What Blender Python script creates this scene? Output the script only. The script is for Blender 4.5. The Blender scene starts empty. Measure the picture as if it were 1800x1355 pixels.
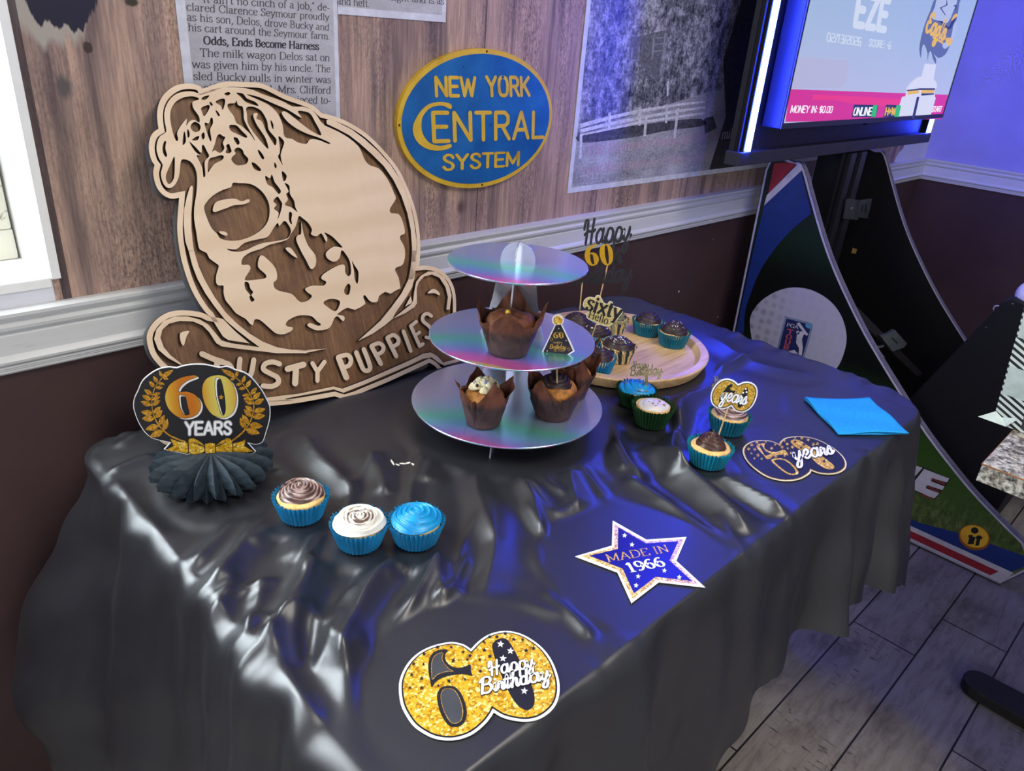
import bpy, bmesh, math, random
import numpy as np
from mathutils import Vector, Matrix
from mathutils.geometry import delaunay_2d_cdt

random.seed(7)
PI = math.pi
S = bpy.context.scene
COL = S.collection

# ------------------------------------------------------------------ camera
W_PX, H_PX, F_PX = 1800.0, 1355.0, 1313.7
CAM_C = np.array([0.0, 0.0, 1.344])
# rows: camera right, camera down, camera forward, in world axes
ROT = np.array([[0.71257, -0.69798637, 0.07112676],
                [-0.25711131, -0.35411086, -0.89916588],
                [0.65279229, 0.62243113, -0.43178897]])
cd = bpy.data.cameras.new('camera')
cam = bpy.data.objects.new('camera', cd)
COL.objects.link(cam)
cd.sensor_fit = 'HORIZONTAL'
cd.sensor_width = 36.0
cd.lens = 36.0 * F_PX / W_PX
cd.clip_start = 0.02
cam.matrix_world = Matrix(((ROT[0][0], -ROT[1][0], -ROT[2][0], CAM_C[0]),
                           (ROT[0][1], -ROT[1][1], -ROT[2][1], CAM_C[1]),
                           (ROT[0][2], -ROT[1][2], -ROT[2][2], CAM_C[2]),
                           (0, 0, 0, 1)))
S.camera = cam

# ------------------------------------------------------------------ light and exposure
vs = S.view_settings
vs.view_transform = 'Standard'
vs.look = 'None'
vs.exposure = 0.45
vs.gamma = 1.0
vs.use_curve_mapping = False
wd = bpy.data.worlds.new('world')
S.world = wd
wd.use_nodes = True
bgn = wd.node_tree.nodes.get('Background') or wd.node_tree.nodes.new('ShaderNodeBackground')
bgn.inputs[0].default_value = (0.80, 0.86, 1.0, 1)
bgn.inputs[1].default_value = 0.30


def area(name, loc, direction, sx, sy, power, color):
    l = bpy.data.lights.new(name, 'AREA')
    l.shape = 'RECTANGLE'
    l.size, l.size_y = sx, sy
    l.energy = power
    l.color = color
    o = bpy.data.objects.new(name, l)
    COL.objects.link(o)
    o.location = loc
    o.rotation_euler = Vector(direction).to_track_quat('-Z', 'Y').to_euler()
    return o


# daylight entering by the window beside the mural, by the shop front behind, and the ceiling fixtures
area('window_daylight', (-0.42, 1.36, 1.62), (0.10, -1, -0.25), 1.25, 1.25, 66, (0.88, 0.95, 1.0))
area('shopfront_daylight', (-1.6, -2.6, 1.7), (0.55, 1, -0.08), 2.6, 1.8, 35, (0.95, 0.97, 1.0))
sl = bpy.data.lights.new('added_blue_spot', 'SPOT')  # unseen spot, added to tint the mural and farm print blue
sl.energy, sl.color, sl.spot_size, sl.spot_blend, sl.shadow_soft_size = 46, (.09, .10, 1.0), .62, 1.0, .03
so = bpy.data.objects.new('added_blue_spot', sl)
COL.objects.link(so)
so.location = (0.0, -0.7, 1.95)
so.rotation_euler = (Vector((2.0, 1.22, 1.28)) - Vector((0.0, -0.7, 1.95))).to_track_quat('-Z', 'Y').to_euler()
area('ceiling_fixture', (0.9, -0.6, 2.62), (0, 0, -1), 0.6, 1.2, 27, (1.0, 0.93, 0.84))


# ------------------------------------------------------------------ geometry helpers
def ray(px, py):
    return ROT.T @ np.array([(px - 900.0) / F_PX, (py - 677.5) / F_PX, 1.0])


def hit(px, py, P0, n):
    d = ray(px, py)
    return CAM_C + d * (((np.array(P0) - CAM_C) @ np.array(n)) / (d @ np.array(n)))


def atz(px, py, z):
    return hit(px, py, (0, 0, z), (0, 0, 1))


class Fr:
    """a plane with axes u, v and normal n"""
    def __init__(s, O, u, v):
        s.O = np.array(O, float)
        s.u = np.array(u, float) / np.linalg.norm(u)
        s.v = np.array(v, float) / np.linalg.norm(v)
        s.n = np.cross(s.u, s.v)

    def uv(s, px, py):
        p = hit(px, py, s.O, s.n) - s.O
        return (float(p @ s.u), float(p @ s.v))

    def pt(s, a, d=0.0):
        return s.O + s.u * a[0] + s.v * a[1] + s.n * d


def P(t, x0=0.0, y0=0.0, k=1.0):
    a = [float(q) for q in t.split()]
    return [(x0 + a[i] / k, y0 + a[i + 1] / k) for i in range(0, len(a), 2)]


def smooth(pts, closed=True, n=4):
    out = []
    m = len(pts)
    p = [np.array(q, float) for q in pts]
    rng = range(m) if closed else range(m - 1)
    for i in rng:
        if closed:
            a, b, c, d = p[i - 1], p[i], p[(i + 1) % m], p[(i + 2) % m]
        else:
            a, b, c, d = p[max(i - 1, 0)], p[i], p[i + 1], p[min(i + 2, m - 1)]
        for k in range(n):
            t = k / n
            q = 0.5 * (2 * b + (c - a) * t + (2 * a - 5 * b + 4 * c - d) * t * t + (3 * b - a - 3 * c + d) * t ** 3)
            out.append(tuple(q))
    if not closed:
        out.append(tuple(p[-1]))
    return out


def area2(l):
    return sum(l[i - 1][0] * l[i][1] - l[i][0] * l[i - 1][1] for i in range(len(l))) / 2


def inset(loop, d):
    """offset a closed loop inwards by d"""
    l = [np.array(q, float) for q in loop]
    s = 1 if area2(loop) > 0 else -1
    out = []
    for i in range(len(l)):
        a, b, c = l[i - 1], l[i], l[(i + 1) % len(l)]
        e, f = b - a, c - b
        e = e / (np.linalg.norm(e) + 1e-12)
        f = f / (np.linalg.norm(f) + 1e-12)
        n1, n2 = np.array([-e[1], e[0]]) * s, np.array([-f[1], f[0]]) * s
        h = n1 + n2
        h = h / (np.linalg.norm(h) + 1e-9)
        k = max(0.55, float(h @ n1))
        out.append(tuple(b + h * d / k))
    return out


def stroke(pts, w0, w1=None, nib=None, closed=False, caps=True):
    """outline loop of a pen stroke; nib = (thin, thick) makes the width follow the direction"""
    p = [np.array(q, float) for q in pts]
    m = len(p)
    L, R = [], []
    w1 = w0 if w1 is None else w1
    for i in range(m):
        a, b = p[max(i - 1, 0)], p[min(i + 1, m - 1)]
        t = (b - a) / (np.linalg.norm(b - a) + 1e-12)
        n = np.array([-t[1], t[0]])
        w = w0 + (w1 - w0) * i / max(1, m - 1)
        if nib:
            w = nib[0] + (nib[1] - nib[0]) * abs(t[1]) ** 1.5
        L.append(p[i] + n * w / 2)
        R.append(p[i] - n * w / 2)
        if i == 0:
            t0, wa = t, w
        if i == m - 1:
            t1, wb = t, w
    e, s = [], []
    if caps:
        for k in (1, 2, 3):
            g = PI * k / 4
            n1 = np.array([-t1[1], t1[0]])
            e.append(p[-1] + (n1 * math.cos(g) + t1 * math.sin(g)) * wb / 2)
            n0 = np.array([-t0[1], t0[0]])
            s.append(p[0] + (-n0 * math.cos(g) - t0 * math.sin(g)) * wa / 2)
    return [tuple(q) for q in L + e + R[::-1] + s]


def inside(loop, c):
    x, y = c[:, 0], c[:, 1]
    r = np.zeros(len(c), bool)
    for i in range(len(loop)):
        (ax, ay), (bx, by) = loop[i - 1], loop[i]
        if ay == by:
            continue
        k = (ay > y) != (by > y)
        r ^= k & (x < (bx - ax) * (y - ay) / (by - ay) + ax)
    return r


def tri(loops, rule='union'):
    """triangulate 2D loops; union of all loops, or even-odd with holes"""
    vs_, es = [], []
    for l in loops:
        o = len(vs_)
        vs_ += [Vector((float(a), float(b))) for a, b in l]
        es += [(o + i, o + (i + 1) % len(l)) for i in range(len(l))]
    V, _, F, _, _, _ = delaunay_2d_cdt(vs_, es, [], 0, 1e-7, False)
    V = np.array([(v.x, v.y) for v in V])
    F = np.array([f for f in F])
    if len(F) == 0:
        return V, []
    c = V[F].mean(axis=1)
    k = np.zeros(len(F), bool)
    for l in loops:
        if rule == 'union':
            k |= inside(l, c)
        else:
            k ^= inside(l, c)
    out = []
    for f in F[k]:
        a, b, d = V[f[0]], V[f[1]], V[f[2]]
        cr = (b[0] - a[0]) * (d[1] - a[1]) - (b[1] - a[1]) * (d[0] - a[0])
        out.append(tuple(int(q) for q in (f if cr > 0 else f[::-1])))
    return V, out


class MB:
    """collects vertices and faces, then links them as one mesh object"""
    def __init__(s):
        s.v, s.f, s.m = [], [], []
        s.mi = 0
        s.side = None

    def add(s, v, f):
        o = len(s.v)
        s.v += [tuple(float(c) for c in q) for q in v]
        for q in f:
            s.f.append(tuple(o + i for i in q))
            s.m.append(s.mi)
        return s

    def flat(s, fr, loops, d0, d1=None, rule='union'):
        """a plate in the plane fr between heights d0 and d1 (d1 None: a printed layer)"""
        V, F = tri(loops, rule)
        if not F:
            return s
        if d1 is None:
            return s.add([fr.pt(q, d0) for q in V], F)
        n = len(V)
        v = [fr.pt(q, d1) for q in V] + [fr.pt(q, d0) for q in V]
        f = list(F) + [tuple(n + i for i in q[::-1]) for q in F]
        es = {}
        for q in F:
            for i in range(3):
                es[(q[i], q[(i + 1) % 3])] = 1
        k0 = len(f)
        for (a, b) in es:
            if (b, a) not in es:
                f.append((b, a, n + a, n + b))
        s.add(v, f)
        if s.side is not None:
            for i in range(len(f) - k0):
                s.m[-1 - i] = s.side
        return s

    def box(s, x0, x1, y0, y1, z0, z1):
        v = [(x, y, z) for z in (z0, z1) for y in (y0, y1) for x in (x0, x1)]
        return s.add(v, [(0, 2, 3, 1), (4, 5, 7, 6), (0, 1, 5, 4), (2, 6, 7, 3), (0, 4, 6, 2), (1, 3, 7, 5)])

    def lathe(s, prof, n=48, c=(0, 0, 0), fn=None):
        v, f = [], []
        for i, (r, z) in enumerate(prof):
            for j in range(n):
                a = 2 * PI * j / n
                rr, zz = (r, z) if fn is None else fn(i, a, r, z)
                v.append((c[0] + rr * math.cos(a), c[1] + rr * math.sin(a), c[2] + zz))
        m = len(prof)
        for i in range(m - 1):
            for j in range(n):
                k = (j + 1) % n
                f.append((i * n + j, i * n + k, (i + 1) * n + k, (i + 1) * n + j))
        f.append(tuple(range(n))[::-1])
        f.append(tuple((m - 1) * n + j for j in range(n)))
        return s.add(v, f)

    def tube(s, pts, r, n=8, r1=None):
        p = [np.array(q, float) for q in pts]
        v, f = [], []
        ref = np.array([0.31, 0.2, 0.93])
        for i in range(len(p)):
            t = p[min(i + 1, len(p) - 1)] - p[max(i - 1, 0)]
            t = t / np.linalg.norm(t)
            a = np.cross(t, ref)
            a /= np.linalg.norm(a)
            b = np.cross(t, a)
            rr = r if r1 is None else r + (r1 - r) * i / (len(p) - 1)
            for j in range(n):
                g = 2 * PI * j / n
                v.append(p[i] + (a * math.cos(g) + b * math.sin(g)) * rr)
        for i in range(len(p) - 1):
            for j in range(n):
                k = (j + 1) % n
                f.append((i * n + j, (i + 1) * n + j, (i + 1) * n + k, i * n + k))
        f.append(tuple(range(n)))
        f.append(tuple((len(p) - 1) * n + j for j in range(n))[::-1])
        return s.add(v, f)

    def ball(s, c, r, n=8, sq=1.0):
        prof = [(r * math.sin(PI * i / n) + 1e-6, -r * sq * math.cos(PI * i / n)) for i in range(n + 1)]
        return s.lathe(prof, n + 2, c)

    def build(s, name, mats, parent=None, sm=False, label=None, kind=None, bev=0.0, origin=None):
        me = bpy.data.meshes.new(name)
        off = np.zeros(3)
        p = parent
        while p is not None:
            off = off * 0 if p.get('_local') else off + np.array(p.location)
            p = p.parent
        if parent is None:
            A = np.array(s.v)
            off = np.array(origin) if origin is not None else np.array([(A[:, 0].min() + A[:, 0].max()) / 2, (A[:, 1].min() + A[:, 1].max()) / 2, A[:, 2].min()])
        me.from_pydata([tuple(np.array(q) - off) for q in s.v], [], s.f)
        mats = mats if isinstance(mats, (list, tuple)) else [mats]
        for m in mats:
            me.materials.append(m)
        if len(mats) > 1:
            me.polygons.foreach_set('material_index', s.m)
        if bev:
            bm = bmesh.new()
            bm.from_mesh(me)
            bmesh.ops.remove_doubles(bm, verts=bm.verts, dist=1e-6)
            ed = [e for e in bm.edges if len(e.link_faces) == 2 and e.calc_face_angle(0) > 0.5]
            bmesh.ops.bevel(bm, geom=ed, offset=bev, segments=2, profile=0.6, affect='EDGES', clamp_overlap=True)
            bm.to_mesh(me)
            bm.free()
        if sm:
            me.polygons.foreach_set('use_smooth', [True] * len(me.polygons))
            if isinstance(sm, float):
                try:
                    me.set_sharp_from_angle(angle=sm)
                except Exception:
                    pass
        me.update()
        o = bpy.data.objects.new(name, me)
        COL.objects.link(o)
        if parent is None:
            o.location = off
        else:
            o.parent = parent
        if label:
            o['label'] = label
        if kind:
            o['kind'] = kind
        return o


def tag(o, label, cat, group=None):
    o['label'], o['category'] = label, cat
    if group:
        o['group'] = group
    return o


def thing(name, label, cat, loc=(0, 0, 0), group=None):
    o = bpy.data.objects.new(name, None)
    COL.objects.link(o)
    o.location = [float(c) for c in loc]
    o.empty_display_size = 0.05
    return tag(o, label, cat, group)


# ------------------------------------------------------------------ material helpers
def lin(c):
    return tuple(((q / 255.0) / 12.92 if q / 255.0 <= 0.04045 else ((q / 255.0 + 0.055) / 1.055) ** 2.4) for q in c) + (1.0,)


class Mt:
    def __init__(s, name, col=(128, 128, 128), rough=0.5, metal=0.0, spec=0.5, **kw):
        s.m = bpy.data.materials.new(name)
        s.m.use_nodes = True
        s.t = s.m.node_tree
        s.b = s.t.nodes['Principled BSDF']
        s.set('Base Color', lin(col))
        s.set('Roughness', rough)
        s.set('Metallic', metal)
        s.set('Specular IOR Level', spec)
        for k, v in kw.items():
            s.set(k.replace('_', ' '), v)

    def set(s, k, v):
        if hasattr(v, 'is_output'):
            s.t.links.new(v, s.b.inputs[k])
        else:
            s.b.inputs[k].default_value = v

    def node(s, kind, **kw):
        n = s.t.nodes.new('ShaderNode' + kind)
        for k, v in kw.items():
            if k.startswith('i_'):
                key = k[2:].replace('_', ' ')
                key = int(key) if key.isdigit() else key
                if hasattr(v, 'is_output'):
                    s.t.links.new(v, n.inputs[key])
                else:
                    n.inputs[key].default_value = v
            else:
                setattr(n, k, v)
        return n

    def coord(s, scale=(1, 1, 1), loc=(0, 0, 0), rot=(0, 0, 0)):
        tc = s.node('TexCoord')
        mp = s.node('Mapping', i_Vector=tc.outputs['Object'])
        mp.inputs['Scale'].default_value = scale
        mp.inputs['Location'].default_value = loc
        mp.inputs['Rotation'].default_value = rot
        return mp.outputs[0]

    def noise(s, scale=5.0, detail=4.0, vec=None, rough=0.55, dist=0.0):
        n = s.node('TexNoise', i_Scale=scale, i_Detail=detail, i_Roughness=rough, i_Distortion=dist)
        if vec is not None:
            s.t.links.new(vec, n.inputs['Vector'])
        return n.outputs[0]

    def ramp(s, fac, stops, interp='LINEAR'):
        n = s.node('ValToRGB', i_Fac=fac)
        n.color_ramp.interpolation = interp
        e = n.color_ramp.elements
        while len(e) < len(stops):
            e.new(0.5)
        for q, (p, c) in zip(e, stops):
            q.position = p
            q.color = lin(c) if len(c) == 3 and max(c) > 1 else tuple(c) + ((1.0,) if len(c) == 3 else ())
        return n.outputs[0]

    def mix(s, fac, a, b, mode='MIX'):
        n = s.node('MixRGB', blend_type=mode)
        for i, q in enumerate((fac, a, b)):
            if hasattr(q, 'is_output'):
                s.t.links.new(q, n.inputs[i])
            else:
                n.inputs[i].default_value = q if i == 0 else (lin(q) if len(q) == 3 else q)
        return n.outputs[0]

    def math(s, op, a, b=0.0):
        n = s.node('Math', operation=op)
        for i, q in enumerate((a, b)):
            if hasattr(q, 'is_output'):
                s.t.links.new(q, n.inputs[i])
            else:
                n.inputs[i].default_value = q
        return n.outputs[0]

    def bump(s, h, strength=0.3, dist=0.002):
        n = s.node('Bump', i_Strength=strength, i_Distance=dist, i_Height=h)
        s.set('Normal', n.outputs[0])
        return s


def plain(name, col, rough=0.5, metal=0.0, spec=0.5, var=0.06, scale=40.0, bump=0.0):
    """a paint-like material whose colour varies a little"""
    m = Mt(name, col, rough, metal, spec)
    n = m.noise(scale, 3.0, m.coord())
    lo = tuple(max(0, c * (1 - var)) for c in col)
    hi = tuple(min(255, c * (1 + var)) for c in col)
    m.set('Base Color', m.ramp(n, [(0.3, lo), (0.7, hi)]))
    if bump:
        m.bump(n, bump, 0.001)
    return m.m


def emit(name, col, strength, base=(10, 10, 10)):
    m = Mt(name, base, 0.4)
    m.set('Emission Color', lin(col))
    m.set('Emission Strength', strength)
    return m.m
# ------------------------------------------------------------------ pen-drawn lettering
SERIF = {
'a': (4.8, 'c .8 3.9 1.6 4.9 2.9 4.8 3.4 3.8 3.4 .9 4 .1 4.6 .4;c 3.4 2.9 1.6 2.6 .6 1.6 1 .3 2.2 .1 3.4 1.2'),
'b': (5.3, 'l .2 7.3 1 7.4 1 0;c 1 3.8 2.2 4.9 3.8 4.7 4.7 2.6 4 .4 2.4 0 1 1'),
'c': (4.6, 'c 4 4 3.2 4.9 1.8 4.8 .6 3.4 .7 1.3 2 0 3.4 .2 4.2 1.2'),
'd': (5.4, 'l 3.3 7.4 4.2 7.4 4.2 0 5 0;c 4.2 3.8 3.2 4.9 1.7 4.7 .6 2.6 1.2 .4 2.8 0 4.2 1.2'),
'e': (4.7, 'l .7 2.8 4.1 2.8;c 4.1 2.8 3.6 4.6 2.3 4.9 .9 4 .6 2.2 1.4 .4 2.8 0 4.1 1'),
'f': (3.4, 'c 3.6 6.6 2.9 7.5 1.9 7.2 1.6 6 1.6 0;l .4 4.8 3 4.8;l .6 0 2.7 0'),
'g': (5.0, 'c 2.4 4.9 1 4.4 .8 3 1.6 2 2.8 1.9 3.7 2.8 3.6 4.2 2.4 4.9;c 1.4 2 .8 1.2 1.4 .5 3.6 .3 4.3 -.8 3.4 -2 1.6 -2.2 .5 -1.2 1.4 .2;l 3.5 4.3 4.7 4.7'),
'h': (5.6, 'l .2 7.3 1.1 7.4 1.1 0;c 1.1 3.6 2.2 4.8 3.6 4.8 4.4 3.6 4.4 0;l .3 0 1.9 0;l 3.6 0 5.2 0'),
'i': (2.7, 'l .3 4.8 1.3 4.9 1.3 0;l .4 0 2.2 0;d 1.2 6.6 .55'),
'j': (2.7, 'c .3 4.9 1.3 4.9 1.3 0 .9 -1.8 -.2 -2;d 1.2 6.6 .55'),
'k': (5.2, 'l .2 7.3 1 7.4 1 0;l 4.6 4.8 1 1.9;l 2 2.8 4.6 0;l .3 0 1.8 0;l 3.6 0 5.1 0'),
'l': (2.7, 'l .3 7.3 1.3 7.4 1.3 0;l .4 0 2.2 0'),
'm': (8.2, 'l .2 4.8 1.1 4.9 1.1 0;c 1.1 3.6 2.1 4.8 3.4 4.8 4.1 3.6 4.1 0;c 4.1 3.6 5.1 4.8 6.4 4.8 7.1 3.6 7.1 0;l .3 0 1.9 0;l 3.3 0 4.9 0;l 6.3 0 7.9 0'),
'n': (5.6, 'l .2 4.8 1.1 4.9 1.1 0;c 1.1 3.6 2.2 4.8 3.6 4.8 4.4 3.6 4.4 0;l .3 0 1.9 0;l 3.6 0 5.2 0'),
'o': (5.0, 'c 2.5 4.9 1.1 4.3 .6 2.5 1.1 .6 2.5 0 3.9 .6 4.4 2.5 3.9 4.3 2.5 4.9'),
'p': (5.4, 'l .2 4.8 1.1 4.9 1.1 -2.2;c 1.1 3.8 2.2 4.9 3.8 4.7 4.7 2.6 4 .4 2.4 0 1.1 1;l .3 -2.2 2 -2.2'),
'r': (4.0, 'l .2 4.8 1.1 4.9 1.1 0;c 1.1 3.2 1.9 4.6 3 4.9 3.7 4.3;l .3 0 2.1 0'),
's': (4.0, 'c 3.4 4 2.8 4.9 1.3 4.8 .7 3.8 1.4 2.9 2.9 2.2 3.5 1.2 2.7 .1 1.2 .1 .5 1.2'),
't': (3.2, 'c 1.4 6.6 1.4 1 2 .1 3 .6;l .3 4.8 2.8 4.8'),
'u': (5.5, 'l .3 4.8 1.1 4.9;c 1.1 4.9 1.1 1.2 1.9 .1 3.2 .3 4.3 1.5;l 3.5 4.8 4.3 4.9 4.3 0 5.1 0'),
'v': (5.0, 'l .6 4.9 2.5 0 4.4 4.9;l 0 4.9 1.4 4.9;l 3.7 4.9 5 4.9'),
'w': (7.5, 'l .5 4.9 2 0 3.7 4.9 5.3 0 6.9 4.9;l 0 4.9 1.3 4.9;l 6.2 4.9 7.4 4.9'),
'x': (5.0, 'l .6 4.9 4.3 0;l 4.2 4.9 .6 0;l 0 4.9 1.6 4.9;l 3.4 4.9 4.8 4.9;l 0 0 1.4 0;l 3.3 0 5 0'),
'y': (5.0, 'l .6 4.9 2.6 .2;c 4.4 4.9 2.6 .2 1.8 -1.8 .6 -2;l 0 4.9 1.5 4.9;l 3.6 4.9 5 4.9'),
'A': (7.0, 'l .8 0 3.5 7.2;l 3.5 7.2 6.2 0;l 1.8 2.6 5.2 2.6;l 0 0 1.8 0;l 5 0 7 0'),
'B': (6.0, 'l 1.2 7.2 1.2 0;c 1.2 7.2 3.6 7.1 4.6 5.6 3.6 3.9 1.2 3.8;c 1.2 3.8 4 3.7 5.3 2 4 .1 1.2 0;l .3 7.2 2 7.2;l .3 0 2 0'),
'C': (6.4, 'c 5.8 5.4 4.8 7.2 2.6 7.2 .8 5 .8 2.2 2.6 0 4.8 .2 5.8 1.8;l 5.8 7.2 5.8 5'),
'D': (7.0, 'l 1.2 7.2 1.2 0;c 1.2 7.2 4 7.1 6 5.4 6 1.8 4 .1 1.2 0;l .3 7.2 2 7.2;l .3 0 2 0'),
'E': (6.0, 'l 1.2 7.2 1.2 0;l .3 7.2 5.2 7.2 5.2 5.6;l 1.2 3.7 3.9 3.7;l .3 0 5.4 0 5.4 1.7'),
'G': (6.8, 'c 5.8 5.4 4.8 7.2 2.6 7.2 .8 5 .8 2.2 2.6 0 4.8 .2 5.8 1.2;l 5.8 3 5.8 0;l 4.8 3 6.6 3;l 5.8 7.2 5.8 5'),
'H': (7.4, 'l 1.2 7.2 1.2 0;l 5.8 7.2 5.8 0;l 1.2 3.7 5.8 3.7;l .3 7.2 2.1 7.2;l .3 0 2.1 0;l 4.9 7.2 6.7 7.2;l 4.9 0 6.7 0'),
'I': (3.0, 'l 1.3 7.2 1.3 0;l .4 7.2 2.2 7.2;l .4 0 2.2 0'),
'M': (8.6, 'l 1.2 0 1.2 7.2 4.2 .8 7.2 7.2 7.2 0;l .3 7.2 1.6 7.2;l .3 0 2.1 0;l 6.3 0 8.1 0;l 7 7.2 8.1 7.2'),
'N': (7.4, 'l 1.2 0 1.2 7.2 5.8 0 5.8 7.2;l .3 7.2 1.6 7.2;l .3 0 2.1 0;l 4.9 7.2 6.7 7.2'),
'O': (7.4, 'c 3.5 7.2 1.4 6.2 .7 3.6 1.4 1 3.5 0 5.6 1 6.3 3.6 5.6 6.2 3.5 7.2'),
'P': (5.8, 'l 1.2 7.2 1.2 0;c 1.2 7.2 3.9 7.1 5 5.4 4 3.5 1.2 3.4;l .3 7.2 2 7.2;l .3 0 2.2 0'),
'R': (6.4, 'l 1.2 7.2 1.2 0;c 1.2 7.2 3.9 7.1 5 5.4 4 3.6 1.2 3.5;l 3 3.5 5.4 0;l .3 0 2.1 0;l 4.8 0 6.4 0;l .3 7.2 2 7.2'),
'S': (5.0, 'c 4.2 5.8 3.4 7.2 1.6 7.1 .8 5.6 1.8 4.3 3.6 3.2 4.4 1.6 3.4 .1 1.6 0 .6 1.6;l 4.2 7 4.2 5.4;l .6 1.8 .6 0'),
'T': (6.2, 'l 3 7.2 3 0;l .4 5.6 .4 7.2 5.6 7.2 5.6 5.6;l 2 0 4 0'),
'Y': (6.6, 'l .8 7.2 3.3 3.4 3.3 0;l 5.8 7.2 3.3 3.4;l 0 7.2 1.8 7.2;l 4.8 7.2 6.6 7.2;l 2.3 0 4.3 0'),
'U': (7.0, 'c 1.2 7.2 1.2 2 2.4 .1 4.4 .1 5.6 2 5.6 7.2;l .3 7.2 2.1 7.2;l 4.7 7.2 6.5 7.2'),
'0': (5.4, 'c 2.7 7.2 1.2 6 .8 3.6 1.2 1.2 2.7 0 4.2 1.2 4.6 3.6 4.2 6 2.7 7.2'),
'6': (5.4, 'c 4.3 6.6 3.2 7.2 1.7 6.1 .8 3.6 1.1 1.3 2.7 0 4.2 .8 4.5 2.3 3.7 4 2.4 4.2 1 2.8'),
'9': (5.4, 'c 1.1 .6 2.2 0 3.7 1.1 4.6 3.6 4.3 5.9 2.7 7.2 1.2 6.4 .9 4.9 1.7 3.2 3 3 4.4 4.4'),
'1': (4.6, 'l .9 5.9 2.5 7.2 2.5 0;l .9 0 4.1 0'),
'.': (2.2, 'd 1 .4 .6'), ',': (2.4, 'c .9 .6 1.4 .3 1.2 -.7 .5 -1.5'), '"': (3.0, 'l .8 7.4 .7 5.8;l 1.9 7.4 1.8 5.8'),
"'": (1.8, 'l .9 7.4 .8 5.8'), '-': (3.4, 'l .5 2.4 2.9 2.4;l .5 2.1 2.9 2.1'), ' ': (3.0, ''),
}
SCRIPT = {
'H': (7.0, 'c 0 5 .6 7.4 1.8 7.6 2 6 1.4 0;c 5.4 7.8 4.8 4 4.4 0;c .4 3 2.6 4 5 3.8 6.4 4.4'),
'a': (5.6, 'c 4.2 3.5 2.6 4.5 .8 3.1 .6 .9 2 -.2 3.7 1.2 4.4 4.3;c 4.4 4.3 4 1 4.7 0 6.2 1.4'),
'p': (5.2, 'c 0 1.5 .8 3.2 1 4 .2 -3.6;c .7 1 1.7 4 3.4 4.4 4.5 3 3.8 .4 2.1 -.2 .8 .8;c 2.1 -.2 3.8 0 5.6 1.4'),
'y': (5.0, 'c 0 1.8 .6 3.8 .6 1.6 1.2 .2 2.6 .8 3.8 4;c 3.8 4 3.2 -2 2 -4 .6 -3.4 1.6 -1.2 5 1.6'),
'B': (6.0, 'c 1.4 7.4 .8 3 .4 0;c -.2 6 1.6 7.8 4 7.8 5 6.2 3.6 4.4 1.6 4.2;c 1.6 4.2 4.4 4 5 2 3.4 0 .6 .2'),
'i': (2.3, 'c 0 1.6 .9 4 .7 1 1.2 0 2.6 1.4;d 1.2 5.8 .6'),
'r': (3.5, 'c 0 1.6 .8 4.2 1.4 3.6 2.4 3.4 2 1 2.6 0 3.8 1.4'),
't': (2.9, 'c 0 1.6 1.4 7 1 1.2 1.4 0 3 1.4;l -.4 4.6 2.6 4.8'),
'h': (4.4, 'c 0 1.4 1.6 6.4 1.6 8 .8 7 .4 0;c .6 1.6 1.8 4 3 3.8 2.8 1 3.4 0 4.6 1.4'),
'd': (4.9, 'c 3.4 3.4 2 4.2 .7 2.8 .6 .8 1.8 0 3.2 1.2 4.2 8;c 4.2 8 3.4 1.2 3.9 0 5.2 1.4'),
'e': (4.3, 'c 0 1.2 2.2 1.9 3.3 3.4 2.3 4.6 .9 3.2 .8 .9 2.2 -.2 4.4 1.4'),
'g': (4.6, 'c 3.4 3.6 2 4.2 .7 2.8 .6 .8 1.8 0 3.2 1.2 3.7 4;c 3.7 4 3.2 -2 2 -4 .6 -3.4 1.6 -1.2 4.8 1.4'),
'l': (2.4, 'c 0 1.4 1.8 6 1.6 8 .8 6.4 .6 1.4 1.2 0 2.6 1.4'),
'E': (5.4, 'c 4.8 6.6 3.6 7.8 1.6 7 1.6 5 3.2 4.2;c 3.2 4.2 .8 3.8 .6 1.4 2.4 -.2 5.4 1.4'),
's': (3.5, 'c 0 1.2 1.8 4.4 2.4 2.6 2.6 .8 1.4 0 .4 .6;c 1.4 0 2.4 .2 3.8 1.4'), ' ': (2.4, ''),
}
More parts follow.
